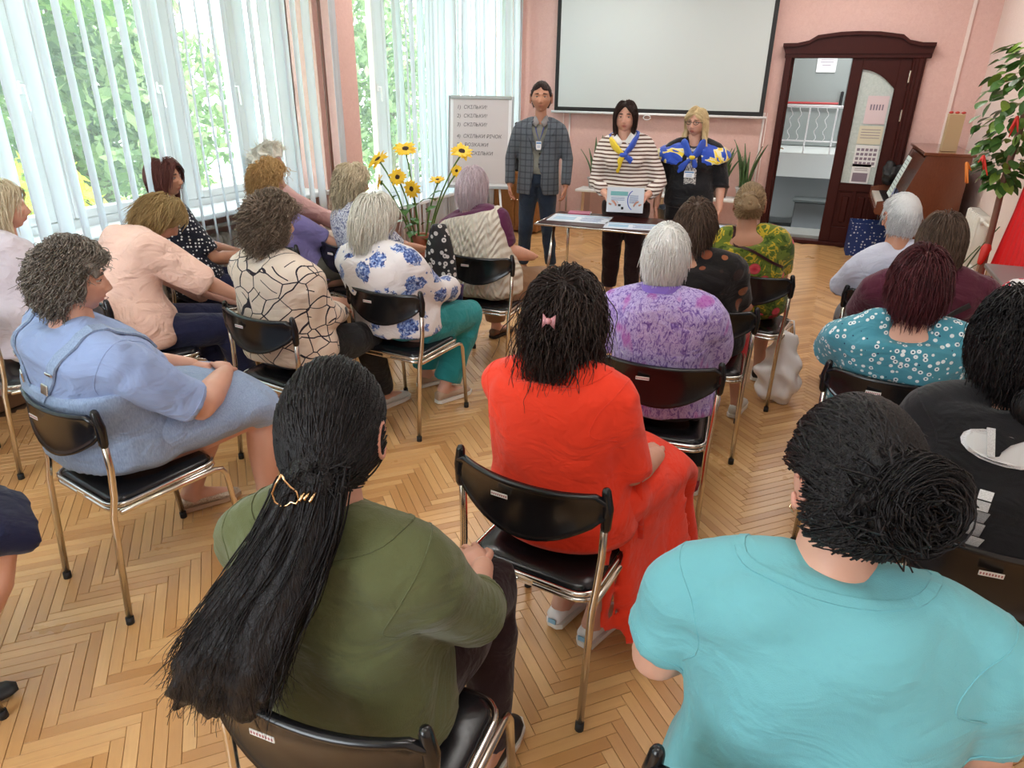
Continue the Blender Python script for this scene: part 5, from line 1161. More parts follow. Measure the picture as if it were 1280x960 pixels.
chair('folding chair under the person in the blue floret blouse', .40, 2.93, -4)
simple_person('person with short dark red hair, hoop earring and blue blouse with white florets', (.43, 2.95), -2, (.40, 2.82, 1.135), BURG,
    dict(seed=39, n=1500, length=.115, thick=.034, grav=.55, flow=.8, front=.3, backz=-.74, sr=.0016, crown=(0, -.35, .9), jit=.12, capn=220, blob=.015, rag=.12, sidez=-.2),
    dict(mat=DITSY, sleeve=.42, infl=.018, loose=1.22, neck=.90, wr=.007, name='blouse', yk=.095), dict(kind='trousers', mat=GREYC), dict(mat=BLKSH),
    after=lambda I: earring(I, -1, True), hyaw=6, hpitch=6, W=1.24, D=1.1, vox=.013, seed=18, skin=SKIN, arms={-1: dict(elbow=(-.32, .08, .74), wrist=(-.12, .34, .68)), 1: dict(elbow=(.33, .1, .74), wrist=(.1, .34, .68))})

chair('folding chair under the person in black with the silver logo', .57, 1.90, 4)
I = person('person with thick black hair and a black top with a silver V print', (.57, 1.93), -2, (.565, 2.10, 1.17), hyaw=10, hpitch=6, W=1.12, D=1.08, hs=1.04, vox=.012, seed=19, skin=SKIN,
    arms={-1: dict(elbow=(-.30, .1, .76), wrist=(-.12, .38, .68)), 1: LAPR}, top=dict(mat=BLACKC, name='top', sleeve=.95, infl=.018, loose=1.2, neck=.92, wr=.007, yk=.08), bottom=dict(kind='trousers', mat=BLACKC), shoes=dict(mat=BLKSH))
put_hair(I, BLK, seed=41, n=1900, length=.20, thick=.036, curl=.004, cfreq=2, grav=.6, flow=.7, vol=(1.08, 1.04, 1.05), sr=.0015, crown=(0, .1, 1), jit=.18, capn=240, blob=.018, front=.35, rag=.2, inward=.4)
_a, _b, _r = bun(I, BLK, (.01, -.11, -.125), .045, 420, 8, .0016, 1.1); hair_build(I['P'], I['C'], I['M'], 1.04, BLK, _a, _b, .0016, .014, _r, 'bun')
SILVR = NT('silver_glitter', .3, .7); SILVR.base(SILVR.mix(SILVR.noise(400, 2), (.35, .35, .36), (.95, .95, .97))); SILVR = SILVR.m
def back_patch(I, name, pts, mat, th=.004, raise_=.022):
    """a flat print laid on the back, points (x, t)"""
    fr = I['frame']; V = []
    prof = I['prof']
    def surf(x, t, e):
        ts = [p[0] for p in prof]; hw = np.interp(t, ts, [p[1] for p in prof]) * I['W'] + raise_; hd = np.interp(t, ts, [p[2] for p in prof]) * I['D'] + raise_; fo = np.interp(t, ts, [p[3] for p in prof]); c, rt, fw, tg = fr(t)
        q = min(.97, abs(x) / hw); y = fo - hd * (1 - q ** 2.3) ** (1 / 2.3); return c + rt * x + fw * (y - e)
    out = []
    for x, t in pts:
        ok, loc, nor, i = I['top'].closest_point_on_mesh(surf(x, t, .02)); out.append((loc + nor * .001, loc + nor * (.001 + th)))
    m = MB(); m.loft([[o_[0] for o_ in out], [o_[1] for o_ in out]]); return m.obj(name, mat, I['P'])
# the print: an oval disc with a V above two glittering strokes
OV = lambda cx, ct, rx, rt_, n=18: [(cx + rx * math.cos(2 * PI * k / n) + .25 * rt_ * 0, ct + rt_ * math.sin(2 * PI * k / n) - .25 * (rx * math.cos(2 * PI * k / n))) for k in range(n)]
back_patch(I, 'silver_print', OV(-.02, .735, .098, .085), SILVR); back_patch(I, 'silver_print', OV(-.02, .735, .086, .070), simple('print_white', (.66, .66, .66), .6), .006)
back_patch(I, 'black_letter', [(-.045, .83), (.045, .81), (-.005, .76), (-.030, .70), (-.040, .70)], BLACKC, .009); back_patch(I, 'silver_print', [(-.062, .83), (-.044, .83), (-.034, .69), (-.052, .69)], SILVR, .010)
back_patch(I, 'silver_print', [(-.17, .33), (-.15, .29), (-.065, .50), (-.085, .545)], SILVR)
for k in range(5): back_patch(I, 'silver_print', [(-.052 - .004 * (k % 2), .54 - .06 * k), (-.020 - .004 * (k % 2), .535 - .06 * k), (-.024 - .003 * k, .482 - .06 * k), (-.056 - .003 * k, .486 - .06 * k)], SILVR)

# left side
chair('folding chair under the person in the cream blouse with black lines', -2.22, 2.50, -8)
simple_person('person with curly grey brown hair in a cream blouse with black lines', (-2.26, 2.52), -6, (-2.28, 2.50, 1.165), GRYB,
    dict(seed=44, n=2200, length=.10, thick=.040, curl=.010, cfreq=2.0, grav=.35, flow=.8, front=.25, backz=-.80, sr=.0019, jit=.2, capn=240, blob=.021, lift=.1),
    dict(mat=LINES, sleeve=.97, infl=.024, loose=1.3, neck=.95, wr=.008, name='blouse', hem=-.12), dict(kind='trousers', mat=BLACKC), dict(mat=LGSH, sole=SOLEW),
    hyaw=-18, hpitch=2, W=1.20, D=1.12, hs=1.0, vox=.014, seed=21, full=1.05, arms={-1: LAPL, 1: dict(elbow=(.33, .06, .74), wrist=(.08, .28, .68), out=.0)}, legs={1: dict(knee=(.10, .44, .5), ankle=(.06, .60, .09))})

chair('folding chair under the person in the white blouse with blue roses', -1.94, 3.09, -4)
simple_person('person with pale chin length hair, white blouse with blue roses and teal trousers', (-2.00, 3.10), -9, (-2.06, 3.01, 1.13), PLAT,
    dict(seed=45, n=1400, length=.20, thick=.030, grav=.85, flow=.7, front=.3, backz=-.80, sr=.0017, crown=(0, -.2, .97), jit=.14, capn=230, blob=.015, inward=.1, rag=.2),
    dict(mat=BFLOW, sleeve=.92, infl=.024, loose=1.3, neck=.94, wr=.008, name='blouse', hem=-.12, wide=True), dict(kind='trousers', mat=TEAL, len=.90, w=1.12, cuff=1.2), dict(mat=BEIGES, sole=SOLEW),
    hyaw=-22, hpitch=10, W=1.24, D=1.2, hs=1.02, vox=.014, seed=22, arms={-1: LAPL, 1: dict(elbow=(.34, .08, .74), wrist=(.12, .34, .70), out=.02)},
    legs={-1: dict(knee=(-.12, .40, .5), ankle=(-.14, .38, .09), foot=(.3, 1, 0)), 1: dict(knee=(.15, .44, .5), ankle=(.10, .26, .09), foot=(.25, 1, 0))})

chair('folding chair under the person in the cream knitted vest', -1.87, 4.00, 3)
I = person('person with short lilac grey hair in a cream knitted vest, beside the sunflowers', (-1.91, 4.03), -6, (-2.04, 4.10, 1.16), hyaw=4, hpitch=4, W=1.26, D=1.2, hs=1.02, vox=.014, seed=23, arms={-1: LAPL, 1: dict(elbow=(.33, .06, .78), wrist=(.18, .32, .70), r=1.15)},
    top=dict(mat=cloth('plum_tee', (.10, .018, .06), 300, .1), name='tee_shirt', sleeve=.42, infl=.012, neck=.94, wr=.004), bottom=dict(kind='trousers', mat=TAUPE, len=.88, w=1.15), shoes=dict(mat=BRSH, sole=BLKSH),
    legs={-1: dict(knee=(-.2, .42, .50), ankle=(-.2, .48, .09), foot=(.1, 1, 0)), 1: dict(knee=(.20, .44, .5), ankle=(.2, .36, .09))})
g = MB(); g.loft([I['ring'](t, hw * I['W'], hd * I['D'], fo, infl=.034) for t, hw, hd, fo in I['prof'] if t < .93]); [g.ell(I['J'][sd][0] + Vector((-sd * .012, 0, .012)), (.05, .07, .062), None, 12, 8) for sd in (-1, 1)]; fused(g, 'knitted_vest', VEST, I['P'], .014, 6, .006, 9, 2)
put_hair(I, LIL, seed=46, n=1500, length=.115, thick=.026, grav=.75, flow=.8, front=.3, backz=-.76, sr=.0017, crown=(0, -.15, .98), jit=.12, capn=200, blob=.013, rag=.1)

chair('folding chair under the bent person in the peach shirt', -3.10, 2.38, -24)
def _peach(I):
    fr = I['frame']; T = I['top']; c, rt, fw, tg = fr(.76)
    stick(T, [c + rt * x - fw * .16 for x in np.linspace(-.17, .17, 16)], .0022, PEACH, I['P'], 'yoke_seam', .001)
    stick(T, [fr(t)[0] - fr(t)[2] * .2 for t in np.linspace(.74, .12, 16)], .003, PEACH, I['P'], 'back_pleat', .001)
simple_person('person in a peach shirt bending forward over a black handbag', (-3.20, 2.40), -30, (-3.20, 2.68, 1.09), GOLD,
    dict(seed=47, n=1200, length=.115, thick=.030, grav=.55, flow=.8, front=.3, backz=-.8, sr=.0017, crown=(0, -.25, .95), jit=.2, capn=220, blob=.015, rag=.2),
    dict(mat=PEACH, collar=PEACH, sleeve=.56, infl=.022, loose=1.3, neck=.955, wr=.010, name='shirt', hem=-.15, flare=.09, wf=7), dict(kind='trousers', mat=NAVY, len=.72), dict(mat=BRSH), after=_peach,
    hyaw=-6, hpitch=40, W=1.22, D=1.16, hs=1.02, vox=.014, seed=24, neckoff=(-.0, -.12, -.075), mid=(0, -.10, .06), arms={-1: dict(elbow=(-.22, .40, .66), wrist=(-.05, .56, .60)), 1: dict(elbow=(.26, .34, .80), wrist=(.10, .54, .66), hd=(-.9, .3, -.3))},
    legs={1: dict(knee=(.12, .44, .5), ankle=(.14, .52, .09)), -1: dict(knee=(-.1, .44, .5), ankle=(-.04, .3, .09))})

chair('folding chair at the left edge under the person in the pale lilac top', -3.40, 2.00, -20)
simple_person('person with blonde hair in a pale lilac top at the left edge', (-3.48, 2.06), -30, (-3.60, 2.14, 1.195), ASH,
    dict(seed=48, n=900, length=.16, thick=.024, grav=.85, flow=.7, front=.3, backz=-.8, sr=.0018, crown=(0, -.1, .98), jit=.14, capn=190, blob=.014, inward=.2),
    dict(mat=LAV, sleeve=.6, infl=.018, loose=1.2, neck=.95, wr=.006, name='top', hem=-.12), dict(kind='trousers', mat=CREAMP, len=.92, w=1.15), dict(mat=WHSHOE, sole=SOLEW),
    hyaw=-12, W=1.15, D=1.1, vox=.015, seed=25, full=1.05, arms={-1: LAPL, 1: LAPR}, legs={1: dict(knee=(.14, .46, .5), ankle=(.26, .52, .09)), -1: dict(knee=(-.1, .44, .5), ankle=(.05, .62, .09))})
chair('folding chair by the window under the person in the polka dot blouse', -3.50, 3.12, -30)
I = simple_person('person with an auburn bob in a navy blouse with white dots, in profile', (-3.54, 3.16), -32, (-3.76, 3.24, 1.20), AUB,
    dict(seed=49, n=1300, length=.185, thick=.030, grav=1.0, flow=.6, front=.42, backz=-.8, sr=.0017, crown=(0, .0, 1), jit=.06, capn=230, blob=.015, inward=.25, rag=.06, sidez=-.35),
    dict(mat=POLKA, sleeve=.45, infl=.016, loose=1.15, neck=.94, wr=.005, name='blouse'), dict(kind='trousers', mat=NAVY), dict(mat=BLKSH),
    hyaw=-38, hpitch=-4, W=1.10, D=1.05, vox=.015, seed=26, skin=SKIN_T, fine=True, arms={-1: LAPL, 1: dict(elbow=(.31, .10, .74), wrist=(.02, .32, .72), r=1.1, hd=(-1, .2, 0))})
face_parts(I['P'], I['C'], I['M'], I['hs'], AUB, skin=SKIN_T)
chair('folding chair behind the curly haired person, under the ginger haired one', -3.12, 3.72, -20)
simple_person('person with wavy ginger hair and an olive grey skirt near the window', (-3.14, 3.72), -26, (-3.28, 3.62, 1.17), GING,
    dict(seed=50, n=1100, length=.12, thick=.036, curl=.008, cfreq=2, grav=.5, flow=.8, front=.25, backz=-.8, sr=.0018, jit=.2, capn=200, blob=.017, lift=.15),
    dict(mat=cloth('violet_top', (.20, .17, .38), 300), sleeve=.4, infl=.015, neck=.95, wr=.005, name='top'), dict(kind='skirt', mat=OLIVEG, hem=.2, w=1.1), dict(mat=BLKSH),
    hyaw=-10, W=1.12, D=1.1, vox=.015, seed=27, arms={-1: LAPL, 1: dict(elbow=(.30, .16, .76), wrist=(.22, .44, .66), hd=(.2, .9, -.3))})
chair('folding chair nearest the pillar under the white haired person', -3.42, 4.35, -24)
simple_person('person with white swept up hair in a pink top by the pillar', (-3.48, 4.28), -28, (-3.62, 4.02, 1.235), PLAT,
    dict(seed=51, n=900, length=.09, thick=.026, grav=.2, flow=.8, front=.3, backz=-.75, sr=.0018, jit=.25, capn=190, blob=.015, lift=.35, sweep=(.25, 0, .35)),
    dict(mat=cloth('pale_pink_top', (.60, .36, .34), 300), sleeve=.4, infl=.015, neck=.95, wr=.005, name='top'), dict(kind='skirt', mat=CREAMP, hem=.3, w=1.1), dict(mat=BEIGES),
    hyaw=-16, W=1.1, vox=.015, seed=28, skin=SKIN, arms={-1: LAPL, 1: dict(elbow=(.30, .18, .76), wrist=(.24, .46, .66), hd=(.2, .9, -.1))})
chair('folding chair under the long haired blonde person with glasses', -2.72, 3.86, -14)
I = simple_person('person with long wavy blonde hair, glasses and a flecked white blouse', (-2.72, 3.90), -24, (-2.80, 3.86, 1.17), ASH,
    dict(seed=52, n=1300, length=.26, thick=.028, curl=.006, cfreq=3, grav=.85, flow=.65, front=.35, backz=-.8, sr=.0018, crown=(0, -.1, 1), jit=.16, capn=220, blob=.015, rag=.2),
    dict(mat=FLECK, sleeve=.5, infl=.018, loose=1.2, neck=.94, wr=.006, name='blouse'), dict(kind='trousers', mat=CREAMP), dict(mat=BEIGES),
    hyaw=-30, hpitch=6, W=1.08, D=1.05, vox=.015, seed=29, fine=True, skin=SKIN_T, arms={-1: LAPL, 1: LAPR})
face_parts(I['P'], I['C'], I['M'], I['hs'], ASH, skin=SKIN_T); spectacles(I, BRASSY)

# only a knee and a skirt reach into the frame at the left edge
chair('folding chair cut off by the left edge of the picture', -2.23, .56, -6)
simple_person('person in a navy skirt cut off by the left edge', (-2.25, .56), -16, (-2.32, .52, 1.2), BRN,
    dict(seed=53, n=300, length=.12, thick=.026, grav=.7, flow=.7, sr=.002, capn=120, blob=.014), dict(mat=WHITEC, sleeve=.5, infl=.015, wr=.004), dict(kind='skirt', mat=NAVY, hem=.44, w=1.05), dict(mat=BLKSH), W=1.1, vox=.016, seed=30, legs={1: dict(knee=(.12, .44, .5), ankle=(.10, .16, .09)), -1: dict(knee=(-.1, .44, .5), ankle=(-.1, .12, .09))})

# ------------------------------------------------------------------ the three people standing at the front
def badge(P, p, d=(0, 1, 0), w=.075, h=.05, lines=2):
    b = MB(); b.bev(p[0], p[1], p[2], w, .004, h, .002); bo = b.obj('name_badge', WHITE, P)
    q = MB(); q.box(p[0], p[1] + .0028, p[2] + h * .3, w * .9, .001, h * .22); [q.box(p[0], p[1] + .0028, p[2] - h * .05 - .012 * k, w * .6, .001, .004) for k in range(lines)]; q.obj('badge_print', simple('badge_blue', (.15, .30, .55), .5), bo)
def collar_v(I, mat, t=.95, w=1.0, drop=.09):
    fr = I['frame']; c, rt, fw, tg = fr(t); m = MB(); rt = rt * w; fw = fw * (.5 + .5 * w)
    for sd in (-1, 1):
        m.loft([[c + rt * sd * .055 - fw * .055 + tg * .03, c + rt * sd * .095 - fw * .05 + tg * .02], [c + rt * sd * .070 + fw * .0 + tg * .055, c + rt * sd * .115 + fw * .01 + tg * .015], [c + rt * sd * .050 + fw * .08 + tg * .035, c + rt * sd * .105 + fw * .10 - tg * .02], [c + rt * sd * .010 + fw * .110 - tg * drop * .2, c + rt * sd * .055 + fw * .135 - tg * drop]], close=False, caps=False)
    o = m.obj('collar', mat, I['P'], True); md = o.modifiers.new('thick', 'SOLIDIFY'); md.thickness = .004; return o

# man in a checked jacket
I = person('person in a grey checked jacket and dark jeans standing by the flip chart', (-2.50, 6.46), -163, (-2.50, 6.48, 1.665), seated=False, stand_h=.93, hyaw=2, hs=1.20, W=1.0, D=.92, shw=1.22, vox=.012, male=True, fine=True, skin=SKIN_T, seed=61, neckoff=(0, -.025, -.155),
    arms={-1: dict(elbow=(-.275, -.02, 1.12), wrist=(-.27, .07, .88), hd=(.05, .12, -1), hn=(1, 0, 0), ts=-1, curl=.7), 1: dict(elbow=(.275, -.02, 1.12), wrist=(.27, .07, .88), hd=(-.05, .12, -1), hn=(-1, 0, 0), ts=1, curl=.7)},
    legs={-1: dict(knee=(-.11, .02, .50), ankle=(-.15, -.02, .085)), 1: dict(knee=(.11, .02, .50), ankle=(.13, -.02, .085))},
    top=dict(mat=cloth('grey_green_shirt', (.20, .20, .17), 300), name='shirt', sleeve=0, infl=.002, neck=.93, wr=.001, hem=-.02), bottom=dict(kind='trousers', mat=BLUEJ, len=.98, w=.95, wr=.006), shoes=dict(mat=BRSH, sole=BLKSH))
P = I['P']; ring, prof, W, D = I['ring'], I['prof'], I['W'], I['D']; J = I['J']
g = MB()
n_ = 40
def open_ring(t, hw, hd, fo, gap, infl):
    full = ring(t, hw * W, hd * D, fo, n=48, infl=infl); inner = ring(t, hw * W, hd * D, fo, n=48, infl=infl - .020); k0 = int(12 + gap * 48 / 2); idx = [(k0 + i) % 48 for i in range(48 - int(gap * 48) + 1)]; idx = [(k0 + i * (48 - gap * 48) / 40) for i in range(41)]
    def at(L, x): i = int(x) % 48; return L[i].lerp(L[(i + 1) % 48], x - int(x))
    return [at(full, x) for x in idx] + [at(inner, x) for x in reversed(idx)]
for t, hw, hd, fo, gp in ((-.24, .185, .135, .01, .09), (-.10, .183, .135, .01, .06), (.06, .176, .130, .01, .045), (.20, .170, .126, .012, .03), (.34, .165, .122, .012, .025), (.50, .168, .122, .012, .06), (.64, .178, .122, .010, .10), (.76, .19, .115, .006, .13), (.86, .19, .102, .0, .16), (.93, .135, .088, -.004, .18), (.965, .095, .075, -.006, .20)):
    pass
rs = [open_ring(t, hw * (1.16 if t < .9 else 1.1), hd, fo, gp, .020) for t, hw, hd, fo, gp in ((-.24, .160, .135, .01, .09), (-.10, .158, .135, .01, .06), (.06, .155, .130, .01, .045), (.20, .152, .126, .012, .03), (.34, .150, .122, .012, .03), (.50, .152, .122, .012, .065), (.64, .160, .122, .010, .10), (.76, .168, .115, .006, .13), (.86, .172, .102, .0, .16), (.93, .135, .092, -.004, .19), (.965, .100, .078, -.006, .22))]
g.loft(rs)
for sd in (-1, 1):
    s_, e_, w_, a = J[sd]; g.tube([s_ - Vector((sd * .05, 0, -.012)), s_ * .85 + e_ * .15, s_ * .4 + e_ * .6, e_, e_ * .5 + w_ * .5, w_ + (w_ - e_).normalized() * -.01], [.066, .072, .064, .056, .052, .048], 16, rounded=False); g.tube([I['frame'](.95)[0] + I['frame'](.95)[1] * sd * .085, s_], [.050, .068], 12, rounded=True)
fused(g, 'jacket', PLAID, P, .011, 4, .004, 8, 4)
def front(t, x, e=.0):
    c, rt, fw, tg = I['frame'](t); hd = np.interp(t, [p[0] for p in prof], [p[2] for p in prof]) * D; hw = np.interp(t, [p[0] for p in prof], [p[1] for p in prof]) * W * 1.16; fo = np.interp(t, [p[0] for p in prof], [p[3] for p in prof]); q = min(.95, abs(x) / hw); return c + rt * x + fw * (fo + (hd + .020) * (1 - q ** 2.3) ** .43 + e)
for sd in (-1, 1):
    l = MB(); R_ = []
    for t, x0, x1 in ((.97, .060, .088), (.92, .075, .115), (.86, .075, .135), (.80, .068, .140), (.74, .058, .112), (.60, .036, .070), (.46, .016, .024)): R_.append([front(t, sd * x0, .006), front(t, sd * x1, .004), front(t, sd * x1, .010), front(t, sd * x0, .014)])
    l.loft(R_); l.obj('lapel', PLAID, P)
for t in (.42, .24): MB().ell(front(t, -.012, .012), (.009, .005, .009), None, 10, 6).obj('button', BLACKM, P, True)
MB().loft([[front(.17, -.05, .002), front(.17, -.125, .002), front(.17, -.125, .008), front(.17, -.05, .008)], [front(.10, -.05, .002), front(.10, -.125, .002), front(.10, -.125, .008), front(.10, -.05, .008)]]).obj('pocket_flap', PLAID, P)
collar_v(I, simple('shirt_collar', (.24, .22, .22), .8), .965, .72, .05)
MB().tube([front(.96, -.05, .0), front(.8, -.03, .002), front(.62, -.004, .01), front(.8, .03, .002), front(.96, .05, .0)], .004, 6).obj('lanyard', simple('blue_ribbon', (.03, .05, .30), .6), P, True)
q = front(.56, 0, .012); badge(P, q, w=.05, h=.075)
hair(P, I['C'], I['M'], I['hs'], DKBR, seed=60, n=1400, length=.022, thick=.006, grav=.1, flow=1.0, front=.42, backz=-.6, sidez=-.05, sr=.0012, capn=240, blob=.009, jit=.3)
face_parts(P, I['C'], I['M'], I['hs'], DKBR, male=True, skin=SKIN_T)

# woman in a striped jumper, holding the certificate
I = person('person in a striped jumper and blue and yellow neck scarf standing behind the table', (-1.50, 6.02), -168, (-1.56, 6.00, 1.535), seated=False, stand_h=.87, hyaw=-2, hs=1.06, W=1.04, D=1.12, shw=1.06, vox=.012, fine=True, skin=SKIN, seed=62, full=1.14, bust=.05, neckr=1.1, neckoff=(0, -.025, -.135),
    arms={-1: dict(elbow=(-.265, .05, 1.02), wrist=(-.165, .27, .94), hd=(.75, .55, -.1), hn=(.2, -.6, -.7), ts=1, curl=.8), 1: dict(elbow=(.265, .05, 1.02), wrist=(.165, .27, .94), hd=(-.75, .55, -.1), hn=(-.2, -.6, -.7), ts=-1, curl=.8)},
    top=dict(mat=STRIPE, name='jumper', sleeve=.90, infl=.018, loose=1.2, neck=.94, wr=.007, hem=-.02), bottom=dict(kind='trousers', mat=AUBP, len=.97, w=1.12, wr=.006), shoes=dict(mat=LGSH, sole=SOLEW))
P = I['P']
put_hair(I, DKBR, seed=63, n=1500, length=.20, thick=.024, grav=1.0, flow=.65, front=.55, fringe=.35, backz=-.8, sr=.0015, crown=(.1, .0, 1), jit=.06, capn=230, blob=.013, inward=.25, rag=.06, sidez=-.40)
face_parts(P, I['C'], I['M'], I['hs'], DKBR)
def fpt(I, t, x, e=0.0):
    pr = I['prof']; c, rt, fw, tg = I['frame'](t); f = lambda k: float(np.interp(t, [p[0] for p in pr], [p[k] for p in pr])); hw, hd = f(1) * I['W'] + .02, f(2) * I['D'] + .02; q = min(.95, abs(x) / hw); return c + rt * x + fw * (f(3) + hd * (1 - q ** 2.3) ** .43 + e)
collar_v(I, WHITEC, .965, drop=.08)
BLUES = simple('scarf_blue', (.03, .09, .50), .45, bump=(30, .4, .01)); YELS = simple('scarf_yellow', (.80, .58, .03), .45, bump=(30, .4, .01))
def scarf_band(I, pts, rad, mat, name='scarf_fold'):
    m = MB(); m.tube(pts, rad, 12, rounded=True); return m.obj(name, mat, sc, True)
sc = MB(); fr = I['frame']
c, rt, fw, tg = fr(.955)
sc.tube([c - rt * .105 + fw * .05 + tg * .0, c - rt * .118 + tg * .02, c - rt * .07 - fw * .085 + tg * .035, c + rt * .07 - fw * .085 + tg * .035, c + rt * .118 + tg * .02, c + rt * .105 + fw * .05], [(.030, .016)] * 6, 10, ref=(0, 0, 1)); sc = sc.obj('neck_scarf', BLUES, P, True)
K_ = fpt(I, .74, .0, .030)
for sd, m_ in ((-1, BLUES), (1, YELS)): scarf_band(I, [c + rt * sd * .112 + fw * .04 + tg * .005, fpt(I, .91, sd * .085, .025), fpt(I, .83, sd * .05, .030), K_], [(.030, .014), (.040, .014), (.032, .014), (.014, .014)], m_)
scarf_band(I, [K_ - Vector((.015, 0, 0)), K_ + Vector((.018, .008, 0))], [.020, .018], BLUES, 'scarf_knot')
scarf_band(I, [K_, fpt(I, .66, .03, .02), fpt(I, .56, .055, .014), fpt(I, .48, .06, .012)], [(.016, .010), (.024, .008), (.028, .008), (.016, .006)], YELS, 'scarf_tail'); scarf_band(I, [K_, fpt(I, .66, -.045, .02), fpt(I, .58, -.07, .014)], [(.016, .010), (.024, .008), (.022, .006)], BLUES, 'scarf_tail')
badge(P, fpt(I, .60, .075, .016), w=.085, h=.055)
w_ = I['J'][1][1]; 
# the certificate in the hands
ct = thing('certificate', 'printed certificate with teal header held by the person in the striped jumper', 'certificate', (0, 0, 0)); 
Wm = Matrix.Translation((-1.50, 6.02, 0)) @ Matrix.Rotation(math.radians(-168), 4, 'Z'); ct.location = Wm @ Vector((0, .345, .915)); ct.rotation_euler = (math.radians(-14), 0, math.radians(-168))
MB().bev(0, 0, 0, .30, .003, .215, .001).obj('sheet', simple('certificate_paper', (.78, .82, .88), .4), ct)
def flat(name, bx, mat, par): m = MB(); [m.box(x, .0022, z, w, .0008, h) for x, z, w, h in bx]; return m.obj(name, mat, par)
flat('header_band', [(.05, .055, .14, .035)], simple('teal_band', (.22, .52, .52), .5), ct); flat('text_lines', [(.06, .02 - .011 * k, .11, .003) for k in range(3)] + [(-.07, .04 - .012 * k, .07, .004) for k in range(6)], simple('print_blue', (.12, .20, .42), .6), ct)
m = MB(); m.tube([(-.075 + .055 * math.cos(a), .002, .0 + .085 * math.sin(a)) for a in [math.radians(-70 + 14 * k) for k in range(11)]], .0035, 6); m.obj('blue_arc', BLUES, ct); flat('small_emblem', [(.02, -.07, .02, .022), (.045, -.045, .022, .018)], BLACKM, ct)

# woman in black with a blue and cream shawl
I = person('person with blonde hair and glasses, black jacket and blue silk shawl, at the front', (-1.02, 6.30), -173, (-1.02, 6.28, 1.50), seated=False, stand_h=.86, hyaw=-20, hpitch=2, hs=1.0, W=1.04, D=1.02, shw=1.10, vox=.012, fine=True, skin=SKIN, seed=64, full=1.05, bust=.03, neckoff=(0, -.025, -.135),
    arms={-1: dict(elbow=(-.255, -.01, 1.03), wrist=(-.27, .06, .80), hd=(.05, .15, -1), hn=(1, 0, 0), ts=-1), 1: dict(elbow=(.255, -.01, 1.03), wrist=(.27, .06, .80), hd=(-.05, .15, -1), hn=(-1, 0, 0), ts=1)},
    top=dict(mat=BLACKC, name='jacket', sleeve=.62, infl=.022, loose=1.25, neck=.93, wr=.003, hem=-.14, flare=.04), bottom=dict(kind='trousers', mat=BLACKC, len=.97, wr=.005), shoes=dict(mat=BLKSH))
P = I['P']; put_hair(I, BLND, seed=65, n=1400, length=.215, thick=.022, grav=1.0, flow=.65, part=-.015, front=.60, backz=-.8, sr=.0015, jit=.05, capn=220, blob=.012, inward=.12, rag=.08, sidez=-.35, fringe=.25)
face_parts(P, I['C'], I['M'], I['hs'], BUNC); spectacles(I, BLACKM, .0022)
R_ = [[fpt(I, t, -w, .003), fpt(I, t, w, .003), fpt(I, t, w, .008), fpt(I, t, -w, .008)] for t, w in ((.90, .035), (.7, .045), (.5, .048), (.3, .05), (.1, .05), (-.05, .05))]
MB().loft(R_).obj('blouse', PRINT, P, True)
sh_ = MB(); fr = I['frame']; R_ = []
for t, kx, e in ((.965, 1.0, .020), (.93, 1.12, .026), (.88, 1.20, .032), (.82, 1.28, .036), (.76, 1.32, .038), (.70, 1.30, .040)):
    pr = I['prof']; hw = np.interp(t, [p[0] for p in pr], [p[1] for p in pr]) * I['W']; hd = np.interp(t, [p[0] for p in pr], [p[2] for p in pr]) * I['D']; c, rt, fw, tg = fr(t)
    full = []; 
    for k in range(41):
        a = math.radians(90 + 14 + (332) * k / 40); s2 = abs(math.sin(a)); dz = -.05 * max(0, math.sin(a)) * (1 - (t - .7) / .27); full.append(c + rt * ((hw * (kx if t < .9 else 1.1) + e + .018) * math.cos(a)) + fw * ((hd + e * .9 + .016) * math.sin(a)) + tg * dz)
    inn = [p - (p - c).normalized() * .020 for p in full]; R_.append(full + inn[::-1])
sh_.loft(R_); fused(sh_, 'silk_shawl', SCARF, P, .010, 3, .006, 12, 5); sc = MB(); K_ = fpt(I, .76, .0, .030); sc.ell(K_, (.026, .018, .02), None, 10, 7); sc = sc.obj('shawl_knot', YELS, P, True)
for sd in (-1, 1): scarf_band(I, [fpt(I, .93, sd * .075, .02), fpt(I, .85, sd * .045, .030), K_], [(.060, .010), (.046, .012), (.018, .012)], BLUES)
scarf_band(I, [K_, fpt(I, .66, .045, .022), fpt(I, .56, .085, .018), fpt(I, .50, .10, .014)], [(.010, .010), (.020, .008), (.032, .007), (.014, .006)], BLUES, 'shawl_tail'); scarf_band(I, [K_, fpt(I, .70, -.02, .026), fpt(I, .62, -.03, .022)], [(.010, .008), (.018, .008), (.022, .006)], BLUES, 'shawl_tail')
badge(P, fpt(I, .46, .01, .014), w=.085, h=.055); MB().tube([fpt(I, .85, -.04, .012), fpt(I, .55, .0, .014), fpt(I, .85, .04, .012)], .004, 6).obj('lanyard', MATS['blue_ribbon'], P, True)

